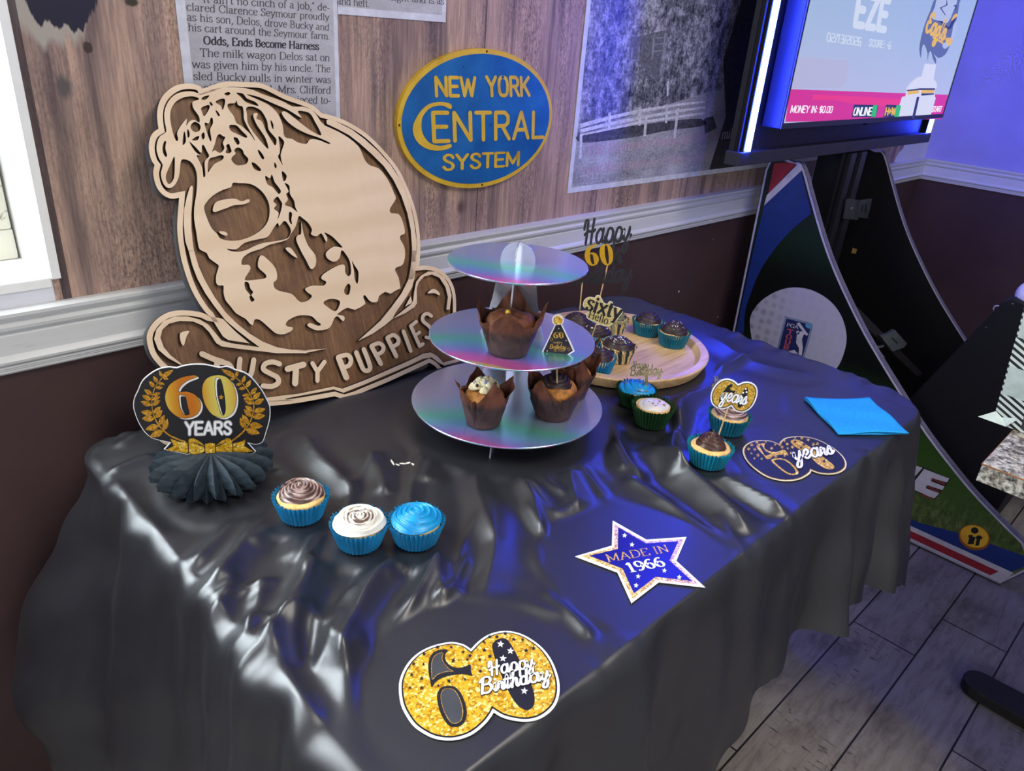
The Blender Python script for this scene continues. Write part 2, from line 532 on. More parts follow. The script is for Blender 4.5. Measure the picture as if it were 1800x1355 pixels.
# straight sans capitals on a 0..7.2 grid, drawn with an even pen
SANS = {
'A': (5.6, 'l .4 0 2.8 7.2 5.2 0;l 1.2 2.4 4.4 2.4'), 'B': (5.2, 'l .6 0 .6 7.2 3.4 7.2 4.2 6.4 4.2 4.6 3.4 3.8 .6 3.8;l 3.4 3.8 4.6 2.9 4.6 .9 3.8 0 .6 0'),
'C': (5.2, 'c 4.7 5.4 3.9 6.9 2.4 7.1 .9 5.8 .6 3.6 .9 1.4 2.4 .1 3.9 .3 4.7 1.8'), 'D': (5.4, 'c .6 7.2 3 7.1 4.6 5.4 4.6 1.8 3 .1 .6 0;l .6 7.2 .6 0'),
'E': (4.8, 'l 4.3 7.2 .6 7.2 .6 0 4.4 0;l .6 3.7 3.9 3.7'), 'F': (4.6, 'l 4.3 7.2 .6 7.2 .6 0;l .6 3.7 3.9 3.7'),
'H': (5.4, 'l .6 7.2 .6 0;l 4.8 7.2 4.8 0;l .6 3.7 4.8 3.7'), 'I': (1.9, 'l .9 7.2 .9 0'), 'K': (5.2, 'l .6 7.2 .6 0;l 4.7 7.2 .8 3;l 2 4.2 4.9 0'),
'L': (4.5, 'l .6 7.2 .6 0 4.2 0'), 'M': (6.6, 'l .6 0 .6 7.2 3.3 1.2 6 7.2 6 0'), 'N': (5.6, 'l .6 0 .6 7.2 5 0 5 7.2'),
'O': (5.6, 'c 2.8 7.2 1.1 6.4 .6 3.6 1.1 .8 2.8 0 4.5 .8 5 3.6 4.5 6.4 2.8 7.2'), 'P': (5.0, 'l .6 0 .6 7.2 3.4 7.2 4.4 6.2 4.4 4.4 3.4 3.4 .6 3.4'),
'R': (5.2, 'l .6 0 .6 7.2 3.4 7.2 4.4 6.2 4.4 4.5 3.4 3.6 .6 3.6;l 2.6 3.6 4.8 0'), 'S': (4.8, 'c 4.2 5.8 3.4 7.1 1.7 7.1 .8 5.8 1.6 4.3 3.4 3.2 4.3 1.7 3.4 .1 1.6 .1 .6 1.4'),
'T': (4.8, 'l 2.4 7.2 2.4 0;l .3 7.2 4.5 7.2'), 'U': (5.4, 'c .6 7.2 .6 1.8 1.6 .1 3.8 .1 4.8 1.8 4.8 7.2'), 'W': (7.4, 'l .4 7.2 2 0 3.7 6.4 5.4 0 7 7.2'),
'Y': (5.2, 'l .4 7.2 2.6 3.6 4.8 7.2;l 2.6 3.6 2.6 0'), 'Z': (4.8, 'l .6 7.2 4.4 7.2 .5 0 4.4 0'), 'G': (5.4, 'c 4.7 5.4 3.9 6.9 2.4 7.1 .9 5.8 .6 3.6 .9 1.4 2.4 .1 4.6 .6;l 4.7 .2 4.7 3.2 3 3.2'),
'0': (5.0, 'l .6 1 .6 6.2 1.4 7.2 3.6 7.2 4.4 6.2 4.4 1 3.6 0 1.4 0 .6 1'), '1': (3.0, 'l .5 6 1.7 7.2 1.7 0'), '2': (4.8, 'l .6 7.2 4.2 7.2 4.2 3.8 .6 3.4 .6 0 4.4 0'),
'3': (4.8, 'l .6 7.2 4.2 7.2 4.2 0 .6 0;l 1.4 3.7 4.2 3.7'), '6': (4.8, 'l 4.2 7.2 .6 7.2 .6 0 4.2 0 4.2 3.7 .6 3.7'), '/': (3.0, 'l .4 -.4 2.6 7.6'),
':': (2.0, 'd 1 1 .7;d 1 4.6 .7'), '$': (4.8, 'l 4.2 6.4 .6 6.4 .6 3.6 4.2 3.6 4.2 .8 .6 .8;l 2.4 7.6 2.4 -.4'), '.': (1.8, 'd .9 .4 .6'), '-': (3.6, 'l .6 3.5 3 3.5'),
'+': (4.4, 'l .6 3.5 3.8 3.5;l 2.2 5.2 2.2 1.8'), ' ': (2.8, ''), 'e': (4.2, 'l .5 2.4 3.6 2.4 3.6 4.4 .5 4.4 .5 0 3.7 0'),
}


def letters(text, font, thin, thick, slant=0.0, track=0.0, n=5):
    """loops of a line of text on a grid where capitals are 7.2 high; also its width"""
    x, out = 0.0, []
    for ch in text:
        adv, spec = font[ch]
        for st in [q for q in spec.split(';') if q.strip()]:
            k, r = st.strip()[0], st.strip()[1:]
            a = [float(q) for q in r.split()]
            if k == 'd':
                pts = [(a[0] + a[2] * math.cos(PI * i / 4), a[1] + a[2] * math.sin(PI * i / 4)) for i in range(8)]
                out.append([(x + q[0] + slant * q[1], q[1]) for q in pts])
                continue
            pts = [(a[i], a[i + 1]) for i in range(0, len(a), 2)]
            if k == 'c':
                cl = abs(pts[0][0] - pts[-1][0]) + abs(pts[0][1] - pts[-1][1]) < 1e-6
                pts = smooth(pts[:-1], True, n) + [pts[0]] if cl else smooth(pts, False, n)
                seq = [pts]
            else:
                seq = [pts[i:i + 2] for i in range(len(pts) - 1)]
            for q in seq:
                l = stroke(q, thick, nib=(thin, thick), caps=(thin > 0.6 * thick))
                out.append([(x + w[0] + slant * w[1], w[1]) for w in l])
        x += adv + track
    return out, x - track


def text_on(mb, fr, text, bl, br, tl, font=SERIF, thin=.45, thick=1.05, d=0.0005, slant=0.0, track=0.0, n=4, d0=None):
    """write a line with its baseline from pixel bl to br and its capitals reaching pixel tl, flat on the plane fr"""
    a, b, c = (np.array(fr.uv(*q)) for q in (bl, br, tl))
    L, w = letters(text, font, thin, thick, slant, track, n)
    ex, ey = (b - a) / w, (c - a) / 7.2
    # strokes are unioned letter by letter in the plane
    loops = [[tuple(a + ex * q[0] + ey * q[1]) for q in l] for l in L]
    if d0 is None:
        mb.flat(fr, loops, d)
    else:
        mb.flat(fr, loops, d0, d)
    return mb


def px(fr, pts):
    return [fr.uv(*q) for q in pts]


def star(c, r, rot=0.0, k=0.42):
    return [(c[0] + (r if i % 2 == 0 else r * k) * math.sin(rot + i * PI / 5), c[1] - (r if i % 2 == 0 else r * k) * math.cos(rot + i * PI / 5)) for i in range(10)]


def oval(c, a, b, n=40, rot=0.0):
    ca, sa = math.cos(rot), math.sin(rot)
    return [(c[0] + a * math.cos(2 * PI * i / n) * ca - b * math.sin(2 * PI * i / n) * sa,
             c[1] + a * math.cos(2 * PI * i / n) * sa + b * math.sin(2 * PI * i / n) * ca) for i in range(n)]
# ------------------------------------------------------------------ room
YW, XR = 1.22, 3.98        # mural wall, end wall
RZ0, RZ1 = 0.83, 0.925     # chair rail


def rect(x0, x1, y0, y1):
    return [(x0, y0), (x1, y0), (x1, y1), (x0, y1)]


# --- materials of the shell
m = Mt('floor_tile', (120, 116, 114), 0.42, 0, 0.4)
co = m.coord((1, 1, 1), (0, 0, 0))
sp_ = m.node('SeparateXYZ', i_Vector=co)
row = m.math('FLOOR', m.math('DIVIDE', sp_.outputs[1], 0.157))
rw = m.node('ValToRGB', i_Fac=m.math('DIVIDE', m.math('ADD', row, 20.5), 40.0))
rw.color_ramp.interpolation = 'CONSTANT'
rsh = np.random.RandomState(3)
el_ = rw.color_ramp.elements
for k_, (r_i, xj) in enumerate([(-20, .3), (-5, .9), (-4, .1), (-3, .62), (-2, .35), (-1, 1.536), (0, 1.966), (1, 1.766), (2, 1.172), (3, .55), (4, 1.0), (5, .2)]):
    e_ = el_[k_] if k_ < 2 else el_.new(0.9)
    e_.position = (r_i + 20.0) / 40.0
    g_ = ((xj - 0.58) % 1.19) / 1.19
    e_.color = (g_, g_, g_, 1)
cx_ = m.node('CombineXYZ', i_X=m.math('SUBTRACT', sp_.outputs[0], m.math('MULTIPLY', rw.outputs[0], 1.19)), i_Y=sp_.outputs[1], i_Z=0.0)
br = m.node('TexBrick', offset=0.0, i_Vector=cx_.outputs[0], i_Scale=1.0, i_Mortar_Size=0.0022, i_Mortar_Smooth=0.1, i_Bias=0.0, i_Brick_Width=1.19, i_Row_Height=0.157)
br.inputs['Color1'].default_value = lin((146, 141, 138))
br.inputs['Color2'].default_value = lin((164, 159, 156))
br.inputs['Mortar'].default_value = lin((38, 36, 36))
gr = m.noise(5.0, 8.0, m.coord((2.2, 14, 1)), 0.62, 0.6)
st = m.noise(3.4, 5.0, m.coord((1.5, 3.0, 1)), 0.7)
g1 = m.ramp(gr, [(0.3, (205, 200, 198)), (0.52, (240, 238, 237)), (0.75, (255, 255, 255))])
g2 = m.ramp(st, [(0.30, (176, 168, 164)), (0.48, (240, 238, 237)), (0.8, (255, 255, 255))])
tick = m.noise(9.0, 2.0, m.coord((14, 3.2, 1)), 0.5)
spots = m.noise(2.3, 2.0, m.coord((1.1, 2.4, 1), (3, 1, 0)))
tk = m.math('MULTIPLY', m.ramp(tick, [(0.60, (0, 0, 0)), (0.66, (1, 1, 1))]), m.ramp(spots, [(0.54, (0, 0, 0)), (0.62, (1, 1, 1))]))
c = m.mix(1.0, br.outputs[0], g1, 'MULTIPLY')
c = m.mix(1.0, c, g2, 'MULTIPLY')
c = m.mix(m.math('MULTIPLY', tk, 0.75), c, (52, 46, 46))
m.set('Base Color', c)
m.bump(m.math('ADD', m.math('MULTIPLY', br.outputs[1], -1.0), m.math('MULTIPLY', gr, 0.25)), 0.35, 0.002)
FLOOR = m.m

m = Mt('maroon_paint', (62, 45, 44), 0.45, 0, 0.45)
n = m.noise(6.0, 5.0, m.coord())
m.set('Base Color', m.ramp(n, [(0.3, (66, 48, 47)), (0.7, (76, 56, 54))]))
m.bump(m.noise(160, 2, m.coord()), 0.12, 0.001)
MAROON = m.m

m = Mt('white_trim_paint', (205, 207, 205), 0.38, 0, 0.5)
n = m.noise(14, 6, m.coord((1.5, 1, 9)))
m.set('Base Color', m.ramp(n, [(0.24, (196, 194, 190)), (0.36, (208, 209, 207)), (0.8, (215, 217, 216))]))
m.bump(n, 0.1, 0.001)
TRIM = m.m

WHITE = plain('white_wall_paint', (205, 205, 212), 0.6, 0, 0.3, 0.03, 5, 0.03)
CEIL = plain('ceiling_paint', (190, 188, 182), 0.8, 0, 0.2, 0.03, 6, 0.03)

# printed wood mural: planks standing upright, with grain, gaps between planks and knots
m = Mt('wood_mural_print', (140, 115, 96), 0.5, 0, 0.35)
tc = m.node('TexCoord')
sp = m.node('SeparateXYZ', i_Vector=tc.outputs['Object'])
X, Zc = sp.outputs[0], sp.outputs[2]
plank = m.math('FLOOR', m.math('DIVIDE', m.math('SUBTRACT', X, 0.287), 0.4167))
cmb = m.node('CombineXYZ', i_X=m.math('ADD', X, m.math('MULTIPLY', plank, 3.7)), i_Y=0.0, i_Z=m.math('ADD', Zc, m.math('MULTIPLY', plank, 1.9)))


def mural_noise(sx, sz, scale, detail, rough=.55, dist=0.0, off=0.0):
    mp = m.node('Mapping', i_Vector=cmb.outputs[0])
    mp.inputs['Scale'].default_value = (sx, 1, sz)
    mp.inputs['Location'].default_value = (off, off, off)
    return m.noise(scale, detail, mp.outputs[0], rough, dist)


broad = mural_noise(9, 0.75, 2.2, 4, .5, .5)
band = mural_noise(30, 1.0, 2.0, 5, .6, .3, 4)
fine = mural_noise(150, 7, 2.0, 4, .7, 0, 2)
speck = mural_noise(110, 45, 2.4, 3, .7, 0, 7)
v = m.math('ADD', m.math('MULTIPLY', broad, .62), m.math('MULTIPLY', band, .38))
c = m.ramp(v, [(0.30, (86, 73, 73)), (0.40, (128, 108, 102)), (0.48, (166, 139, 126)), (0.56, (194, 162, 142)), (0.64, (152, 129, 118)), (0.73, (96, 82, 82))])
c = m.mix(m.math('MULTIPLY', m.ramp(fine, [(0.40, (1, 1, 1)), (0.56, (0, 0, 0))]), 0.34), c, (66, 52, 54))
dk = m.ramp(mural_noise(5, .9, 2.0, 3, .5, .2, 12), [(0.42, (0, 0, 0)), (0.62, (1, 1, 1))])
c = m.mix(m.math('MULTIPLY', m.math('MULTIPLY', m.ramp(speck, [(0.40, (1, 1, 1)), (0.54, (0, 0, 0))]), dk), 0.6), c, (62, 52, 60))


def knot(c, x, z, rx, rz, col, soft=0.35):
    d = m.math('SQRT', m.math('ADD', m.math('POWER', m.math('DIVIDE', m.math('SUBTRACT', X, x), rx), 2.0), m.math('POWER', m.math('DIVIDE', m.math('SUBTRACT', Zc, z), rz), 2.0)))
    d = m.math('ADD', d, m.math('MULTIPLY', m.math('SUBTRACT', band, .5), 1.1))
    return m.mix(m.ramp(d, [(1.0 - soft if soft < 1 else 0, (1, 1, 1)), (1.0, (0, 0, 0))]), c, col)


c = knot(c, 0.335, 1.325, 0.050, 0.052, (168, 160, 148), .25)
c = knot(c, 0.352, 1.345, 0.046, 0.047, (36, 34, 52), .06)
c = knot(c, 0.338, 1.225, 0.012, 0.021, (92, 84, 82), .5)
c = knot(c, 0.378, 1.276, 0.0065, 0.008, (66, 54, 46), .3)
c = knot(c, 0.445, 1.337, 0.012, 0.007, (62, 56, 46), .4)
c = knot(c, 1.075, 0.985, 0.018, 0.020, (92, 74, 70), .8)
c = knot(c, 2.62, 1.12, 0.05, 0.06, (70, 56, 54), .8)
fr_ = m.math('FRACT', m.math('DIVIDE', m.math('SUBTRACT', X, 0.287), 0.4167))
gap = m.math('ADD', m.math('LESS_THAN', fr_, 0.007), m.math('MULTIPLY', m.math('LESS_THAN', fr_, 0.030), m.math('LESS_THAN', X, 0.32)))
c = m.mix(m.math('MULTIPLY', m.math('MINIMUM', gap, 1.0), 0.8), c, (42, 36, 44))
m.set('Base Color', c)
MURAL = m.m


def quad_obj(name, q, mat, org=(0, 0, 0)):
    b = MB().add(q, [tuple(range(len(q)))])
    o = b.build(name, mat, origin=org)
    o['kind'] = 'structure'
    return o


def slab(name, dims, mat, org=(0, 0, 0)):
    o = MB().box(*dims).build(name, mat, origin=org)
    o['kind'] = 'structure'
    return o


slab('floor', (-2.6, XR + .1, -3.2, YW + .1, -0.05, 0.0), FLOOR, (0.580, 0.0637, 0))
slab('ceiling', (-2.6, XR + .1, -3.2, YW + .1, 2.7, 2.75), CEIL)

# mural wall: painted below the rail, printed paper above it, with the window opening cut out
WX0, WX1, WZ0, WZ1 = -1.15, 0.277, 0.960, 2.25
b = MB()
b.box(-2.6, XR + .1, YW, YW + .1, 0, RZ1)
b.mi = 1
b.box(WX1, 3.60, YW, YW + .1, RZ1, 2.7)
b.box(-2.6, WX0, YW, YW + .1, RZ1, 2.7)
b.box(WX0, WX1, YW, YW + .1, WZ1, 2.7)
b.mi = 2
b.box(3.60, XR + .1, YW, YW + .1, RZ1, 2.7)
b.box(WX0, WX1, YW, YW + .1, RZ1, WZ0)
fw = Fr((0, YW - .0006, 0), (1, 0, 0), (0, 0, 1))
tear = [(3.55, RZ1), (3.585, .944), (3.60, .951), (3.622, .972), (3.655, .984), (3.665, 1.05), (3.66, 2.7), (3.55, 2.7)]
b.mi = 1
b.flat(Fr((0, YW - .0012, 0), (1, 0, 0), (0, 0, 1)), [tear], 0)
b.build('wall_back', [MAROON, MURAL, WHITE], origin=(0, 0, 0))['kind'] = 'structure'

b = MB()
b.box(XR, XR + .1, -3.2, YW, 0, RZ0 + .02)
b.mi = 1
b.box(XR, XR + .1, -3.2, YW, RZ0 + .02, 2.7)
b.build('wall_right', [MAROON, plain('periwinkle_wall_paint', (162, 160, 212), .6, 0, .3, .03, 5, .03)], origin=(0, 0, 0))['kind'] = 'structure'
slab('wall_left', (-2.7, -2.6, -3.2, YW, 0, 2.7), WHITE)


# chair rail profile (depth from wall, height)
PROF = [(0, RZ0), (.010, RZ0), (.0125, RZ0 + .003), (.0125, RZ0 + .006), (.014, RZ0 + .0075), (.014, RZ0 + .0095), (.016, RZ0 + .011), (.016, RZ0 + .014),
        (.021, RZ0 + .019), (.022, RZ0 + .023), (.019, RZ0 + .028), (.016, RZ0 + .031), (.016, RZ0 + .060), (.0145, RZ0 + .0615), (.0145, RZ0 + .0635), (.017, RZ0 + .065), (.021, RZ0 + .070), (.022, RZ0 + .075),
        (.0165, RZ0 + .079), (.0160, RZ0 + .081), (.020, RZ0 + .083), (.024, RZ0 + .090), (.024, RZ1), (0, RZ1 + .001)]


def run(name, prof, a, bb, nrm, mat):
    mb = MB()
    a, bb, nrm = np.array(a, float), np.array(bb, float), np.array(nrm, float)
    n_ = len(prof)
    v = [p0 + nrm * q[0] + np.array([0, 0, q[1]]) for p0 in (a, bb) for q in prof]
    f = [(i, n_ + i, n_ + (i + 1) % n_, (i + 1) % n_) for i in range(n_)]
    f += [tuple(range(n_))[::-1], tuple(n_ + i for i in range(n_))]
    mb.add(v, f)
    o = mb.build(name, mat, sm=.35, origin=(0, 0, 0))
    o['kind'] = 'structure'
    return o


run('trim_1', PROF, (-2.6, YW, 0), (XR, YW, 0), (0, -1, 0), TRIM)
run('trim_2', PROF, (XR, YW, 0), (XR, -3.2, 0), (-1, 0, 0), TRIM)
BASE = [(0, 0), (.016, 0), (.016, .010), (.010, .016), (0, .017)]
run('baseboard_back', BASE, (-2.6, YW, 0), (XR, YW, 0), (0, -1, 0), plain('beige_quarter_round', (150, 136, 116), .5))

# --- window: painted reveal, sill, sash with a cracked board, pane
m = Mt('old_window_paint', (232, 228, 214), 0.45, 0, 0.4)
n = m.noise(5, 8, m.coord((1, 1, 1)), .6, 1.4)
m.set('Base Color', m.mix(m.ramp(n, [(0.485, (0, 0, 0)), (0.5, (1, 1, 1)), (0.515, (0, 0, 0))]), (226, 222, 206), (150, 140, 120)))
OLD = m.m
RVL = plain('window_reveal_paint', (238, 238, 234), .45, var=.01)
win = thing('window_1', 'white painted window with a deep reveal beside the wood mural', 'window', ((WX0 + WX1) / 2, YW, WZ0))
del win['category'], win['label']
win['kind'] = 'structure'
D = .155
b = MB()
b.add([(WX1, YW - .004, WZ0), (WX1, YW - .004, WZ1), (WX1 + .012, YW - .004, WZ1), (WX1 + .012, YW - .004, WZ0), (WX1 - .012, YW + D, WZ0), (WX1 - .012, YW + D, WZ1), (WX1 + .02, YW + D, WZ1), (WX1 + .02, YW + D, WZ0)],
      [(0, 3, 2, 1), (0, 1, 5, 4), (4, 5, 6, 7), (1, 2, 6, 5), (2, 3, 7, 6), (0, 4, 7, 3)])
b.box(WX0 - .02, WX0, YW, YW + D, WZ0, WZ1)
b.box(WX0, WX1, YW, YW + D, WZ1 - .02, WZ1)
b.build('reveal', RVL, win)
MB().box(WX0, WX1 - .001, YW - .003, YW + D, WZ0 - .012, WZ0 + .003).build('window_sill', RVL, win, bev=.002)
b = MB()
b.box(WX0, WX1 - .012, YW + D - .04, YW + D, WZ0 + .003, WZ0 + .05)
b.box(WX1 - .075, WX1 - .013, YW + D - .04, YW + D, WZ0 + .05, WZ1 - .03)
b.box(WX0, WX0 + .06, YW + D - .04, YW + D, WZ0 + .05, WZ1 - .03)
b.box(WX0, WX1 - .012, YW + D - .04, YW + D, WZ1 - .08, WZ1 - .02)
b.build('sash', OLD, win, bev=.004)
gl = Mt('window_glass', (235, 240, 240), 0.05, 0, 0.5)
gl.set('Transmission Weight', 1.0)
MB().box(WX0 + .06, WX1 - .075, YW + D - .022, YW + D - .018, WZ0 + .05, WZ1 - .08).build('pane', gl.m, win)

# --- prints on the mural
m = Mt('old_newsprint', (190, 188, 192), 0.6, 0, 0.3)
n = m.noise(22, 6, m.coord())
f2 = m.noise(260, 2, m.coord())
m.set('Base Color', m.mix(m.math('MULTIPLY', m.ramp(f2, [(.4, (1, 1, 1)), (.6, (0, 0, 0))]), .25), m.ramp(n, [(0.35, (172, 170, 174)), (0.65, (194, 192, 196))]), (150, 148, 152)))
NEWS = m.m
BORD = plain('paper_border', (206, 208, 216), .6)
INK = plain('newspaper_ink', (74, 72, 78), .7)
BOLD = plain('newspaper_heading_ink', (52, 50, 54), .7)
FW = Fr((0, YW - .001, 0), (1, 0, 0), (0, 0, 1))


def at_wall(mb, q, d0, d1):
    return mb.flat(FW, [q], d0, d1)


clip = MB()
at_wall(clip, rect(.505, .778, 1.02, 1.66), 0, .0010)
c1 = clip.build('newspaper_clipping', BORD)
tag(c1, 'tall white bordered newspaper clipping with a harness heading on the wood mural', 'newspaper')
MB().flat(FW, [rect(.519, .770, 1.03, 1.66)], .0012).build('newsprint', NEWS, c1)
t = MB()
A = lambda s_, bl, br_, h, **k: text_on(t, FW, s_, bl, br_, (bl[0] - .6, bl[1] - h), d=.0015, n=3, **k)
A('"It ain\'t no cinch of a job," de-', (350, 4), (579, 19), 14, thin=.5, thick=1.0)
A('clared Clarence Seymour proudly', (327, 18), (578, 36), 13.5, thin=.5, thick=1.0)
A('as his son, Delos, drove Bucky and', (328, 36), (578, 53.5), 13.5, thin=.5, thick=1.0)
A('his cart around the Seymour farm.', (330, 54), (579, 69.5), 13.5, thin=.5, thick=1.0)
A('The milk wagon Delos sat on', (351, 99), (579, 107.5), 14, thin=.5, thick=1.0)
A('was given him by his uncle. The', (337, 119), (580, 127), 14, thin=.5, thick=1.0)
A('sled Bucky pulls in winter was', (339, 140), (581, 146), 14, thin=.5, thick=1.0)
A('a gift of a friend, Mrs. Clifford', (341, 160.5), (581, 164.5), 14, thin=.5, thick=1.0)
A('his sleigh was pieced to-', (400, 180), (581, 182), 14, thin=.5, thick=1.0)
t.build('lettering', INK, c1)
t = MB()
A('Odds, Ends Become Harness', (357, 77.5), (560, 87.5), 14, thin=.8, thick=1.7)
t.build('heading', BOLD, c1)
c2 = MB().flat(FW, [rect(.779, 1.016, 1.342, 1.7)], 0, .0010).build('newspaper_clipping', BORD)
tag(c2, 'white bordered newspaper clipping with its end of text cut off above the oval railway sign', 'newspaper')
MB().flat(FW, [rect(.779, 1.006, 1.354, 1.7)], .0012).build('newsprint', NEWS, c2)
t = MB()
A('and heft.', (592, 7), (649, 12.5), 13, thin=.5, thick=1.0)
t.build('lettering', INK, c2)
t = MB()
A('weight and is as', (672, -1), (780, 8), 13, thin=.5, thick=1.0)
t.build('lettering', INK, c2)

# old photograph of a farm house with a white fence
pb = MB().flat(FW, [rect(1.420, 2.90, .984, 1.75)], 0, .0012).build('photograph_print', BORD)
tag(pb, 'black and white print of trees, farm house and white fence with a red caption', 'photograph')
m = Mt('old_photo_trees', (60, 60, 66), .35, 0, .5)
n1 = m.noise(42, 6, m.coord((1, 1, .8)), .7, .1)
n2 = m.noise(7, 3, m.coord())
n3 = m.noise(130, 3, m.coord(), .7)
v = m.math('ADD', m.math('ADD', m.math('MULTIPLY', n1, .5), m.math('MULTIPLY', n2, .25)), m.math('MULTIPLY', n3, .25))
m.set('Base Color', m.ramp(v, [(0.36, (26, 27, 36)), (0.43, (64, 66, 78)), (0.50, (120, 121, 134)), (0.56, (176, 176, 188)), (.66, (204, 204, 214))]))
TREES = m.m
m = Mt('old_photo_grass', (140, 140, 148), .35, 0, .5)
n1 = m.noise(110, 6, m.coord((1, 1, 2)), .75)
n2 = m.noise(9, 3, m.coord((1, 1, 2.5)))
v = m.math('ADD', m.math('MULTIPLY', n1, .6), m.math('MULTIPLY', n2, .4))
m.set('Base Color', m.ramp(v, [(0.36, (112, 112, 122)), (0.48, (156, 156, 166)), (0.6, (190, 190, 200))]))
GRASSP = m.m
PALE = plain('old_photo_white', (206, 207, 216), .4, var=.12, scale=90)
DARKP = plain('old_photo_dark', (74, 75, 84), .4, var=.35, scale=90)
pw = lambda s_: px(FW, P(s_, 1000, 150, 5.625))
MB().flat(FW, [rect(1.434, 2.886, .998, 1.75)], .0014).build('photo_trees', TREES, pb)
g = MB()
g.flat(FW, [[(1.434, .998), (2.886, .998), (2.886, 1.25), (2.30, 1.24), (2.0, 1.22), (1.75, 1.18), (1.6, 1.155), (1.434, 1.11)]], .0016)
g.build('photo_grass', GRASSP, pb)
g = MB()
g.flat(FW, [px(FW, smooth(P('85 490 380 430 700 390 1000 350 1300 330 1320 400 1000 440 700 500 420 540 120 565', 1000, 150, 5.625), n=3))], .0018)
g.flat(FW, [px(FW, P('1330 330 1420 300 1460 420 1340 480', 1000, 150, 5.625))], .0018)
g.build('photo_shade', DARKP, pb)
MB().flat(FW, [[(2.06, .998), (2.886, .998), (2.886, 1.75), (2.02, 1.75), (2.08, 1.5), (2.03, 1.3), (2.10, 1.15)]], .0019).build('photo_dark_part', plain('old_photo_dark_part', (50, 49, 44), .4, var=.4, scale=55), pb)  # darker olive area over the right part of the print
g = MB()
for a in ('100 380 400 300 700 235 1060 180 1340 150 1340 172 1060 205 700 268 400 335 110 420', '100 435 400 360 700 305 1060 240 1340 205 1340 228 1060 270 700 335 400 395 110 470', '100 480 400 420 700 350 1060 300 1340 260 1340 285 1060 325 700 380 400 440 110 500'):
    g.flat(FW, [pw(a)], .0020)
for a in ('385 270 410 265 405 430 380 435', '680 220 710 215 705 395 680 400', '950 190 975 188 965 370 945 372', '1055 230 1085 225 1050 520 1028 525', '745 300 772 295 755 500 730 505', '100 490 128 490 118 720 96 725', '965 -40 985 -45 975 100 960 105'):
    g.flat(FW, [pw(a)], .0021)
g.build('photo_fence', PALE, pb)
# house front seen between the trees
ph = lambda s_: px(FW, P(s_, 600, 0, 2.998))
g = MB()
g.flat(FW, [ph('1520 200 1700 160 1690 400 1660 420 1560 330 1510 310')], .0018)
g.build('photo_house', plain('old_photo_house', (104, 105, 116), .4, var=.2, scale=120), pb)
HTR = plain('old_photo_grey', (136, 137, 150), .4, var=.2, scale=90)
for a in ('1700 175 1718 172 1692 400 1672 402', '1640 180 1652 178 1640 310 1630 312', '1648 200 1700 192 1699 200 1647 208', '1645 232 1697 225 1696 233 1644 240', '1640 268 1692 262 1691 270 1640 276', '1525 250 1535 250 1530 312 1520 312', '1560 240 1570 238 1566 318 1557 318', '1520 312 1570 318 1570 325 1520 320'):
    MB().flat(FW, [ph(a)], .0020).build('photo_house_trim', HTR, pb)
t = MB()
RED = plain('caption_red', (128, 42, 66), .5)
for mb_, dd, dx in ((t, .0026, 0),):
    A('The Seymoure home before the mill', (1026, 272.5), (1288, 241), 20, thin=.75, thick=1.6, slant=.22)
    A('now the residence of Mary Goering', (1022, 306), (1247, 279), 18, thin=.75, thick=1.5, slant=.25)
t.build('caption', RED, pb)
t = MB()
Aw = lambda s_, bl, br_, h, **k: text_on(t, FW, s_, bl, br_, (bl[0] - .6, bl[1] - h), d=.0023, n=3, **k)
Aw('The Seymoure home before the mill', (1026.8, 273.2), (1288.8, 241.6), 20, thin=.5, thick=1.35, slant=.22)
Aw('now the residence of Mary Goering', (1022.8, 306.8), (1247.8, 279.8), 18, thin=.5, thick=1.25, slant=.25)
t.build('caption_outline', plain('caption_pink', (184, 160, 178), .5), pb)

# oval railway sign, slightly domed metal
m = Mt('blue_sign_enamel', (22, 88, 150), .42, 0, .45)
n = m.noise(16, 6, m.coord())
n2 = m.noise(45, 2, m.coord())
cc = m.ramp(n, [(.3, (16, 78, 138)), (.55, (24, 96, 158)), (.75, (40, 110, 168))])
m.set('Base Color', m.mix(m.ramp(n2, [(.72, (0, 0, 0)), (.76, (1, 1, 1))]), cc, (30, 50, 80)))
NYB = m.m
m = Mt('yellow_sign_enamel', (206, 168, 40), .45, 0, .4)
n = m.noise(22, 6, m.coord())
m.set('Base Color', m.ramp(n, [(.25, (150, 112, 34)), (.4, (204, 164, 44)), (.75, (220, 182, 58))]))
NYY = m.m
FS = Fr((1.113, YW - .001, 1.163), (1, 0, 0), (0, 0, 1))
sg = thing('railway_sign', 'oval blue and yellow metal railway sign hung on the wood mural', 'sign', (1.113, YW - .004, 1.026))


def dome(q, a=.2165, bb=.1375):
    r2 = (q[0] / a) ** 2 + (q[1] / bb) ** 2
    return .010 + .006 * (1 - r2)


def domed(mb, loops, d):
    V, F = tri(loops)
    # split long faces so that they follow the dome
    mb.add([FS.pt(q, dome(q) + d) for q in V], F)


def disc_dome(mb, a0, bb0, d, a1=0.0):
    v, f = [], []
    R_, N_ = 10, 64
    for i in range(R_ + 1):
        k = a1 + (1 - a1) * i / R_
        for j in range(N_):
            g_ = 2 * PI * j / N_
            q = (a0 * k * math.cos(g_), bb0 * k * math.sin(g_))
            v.append(FS.pt(q, dome(q) + d))
    for i in range(R_):
        for j in range(N_):
            f.append((i * N_ + j, (i + 1) * N_ + j, (i + 1) * N_ + (j + 1) % N_, i * N_ + (j + 1) % N_))
    if a1 == 0:
        pass
    mb.add(v, f)
    return mb


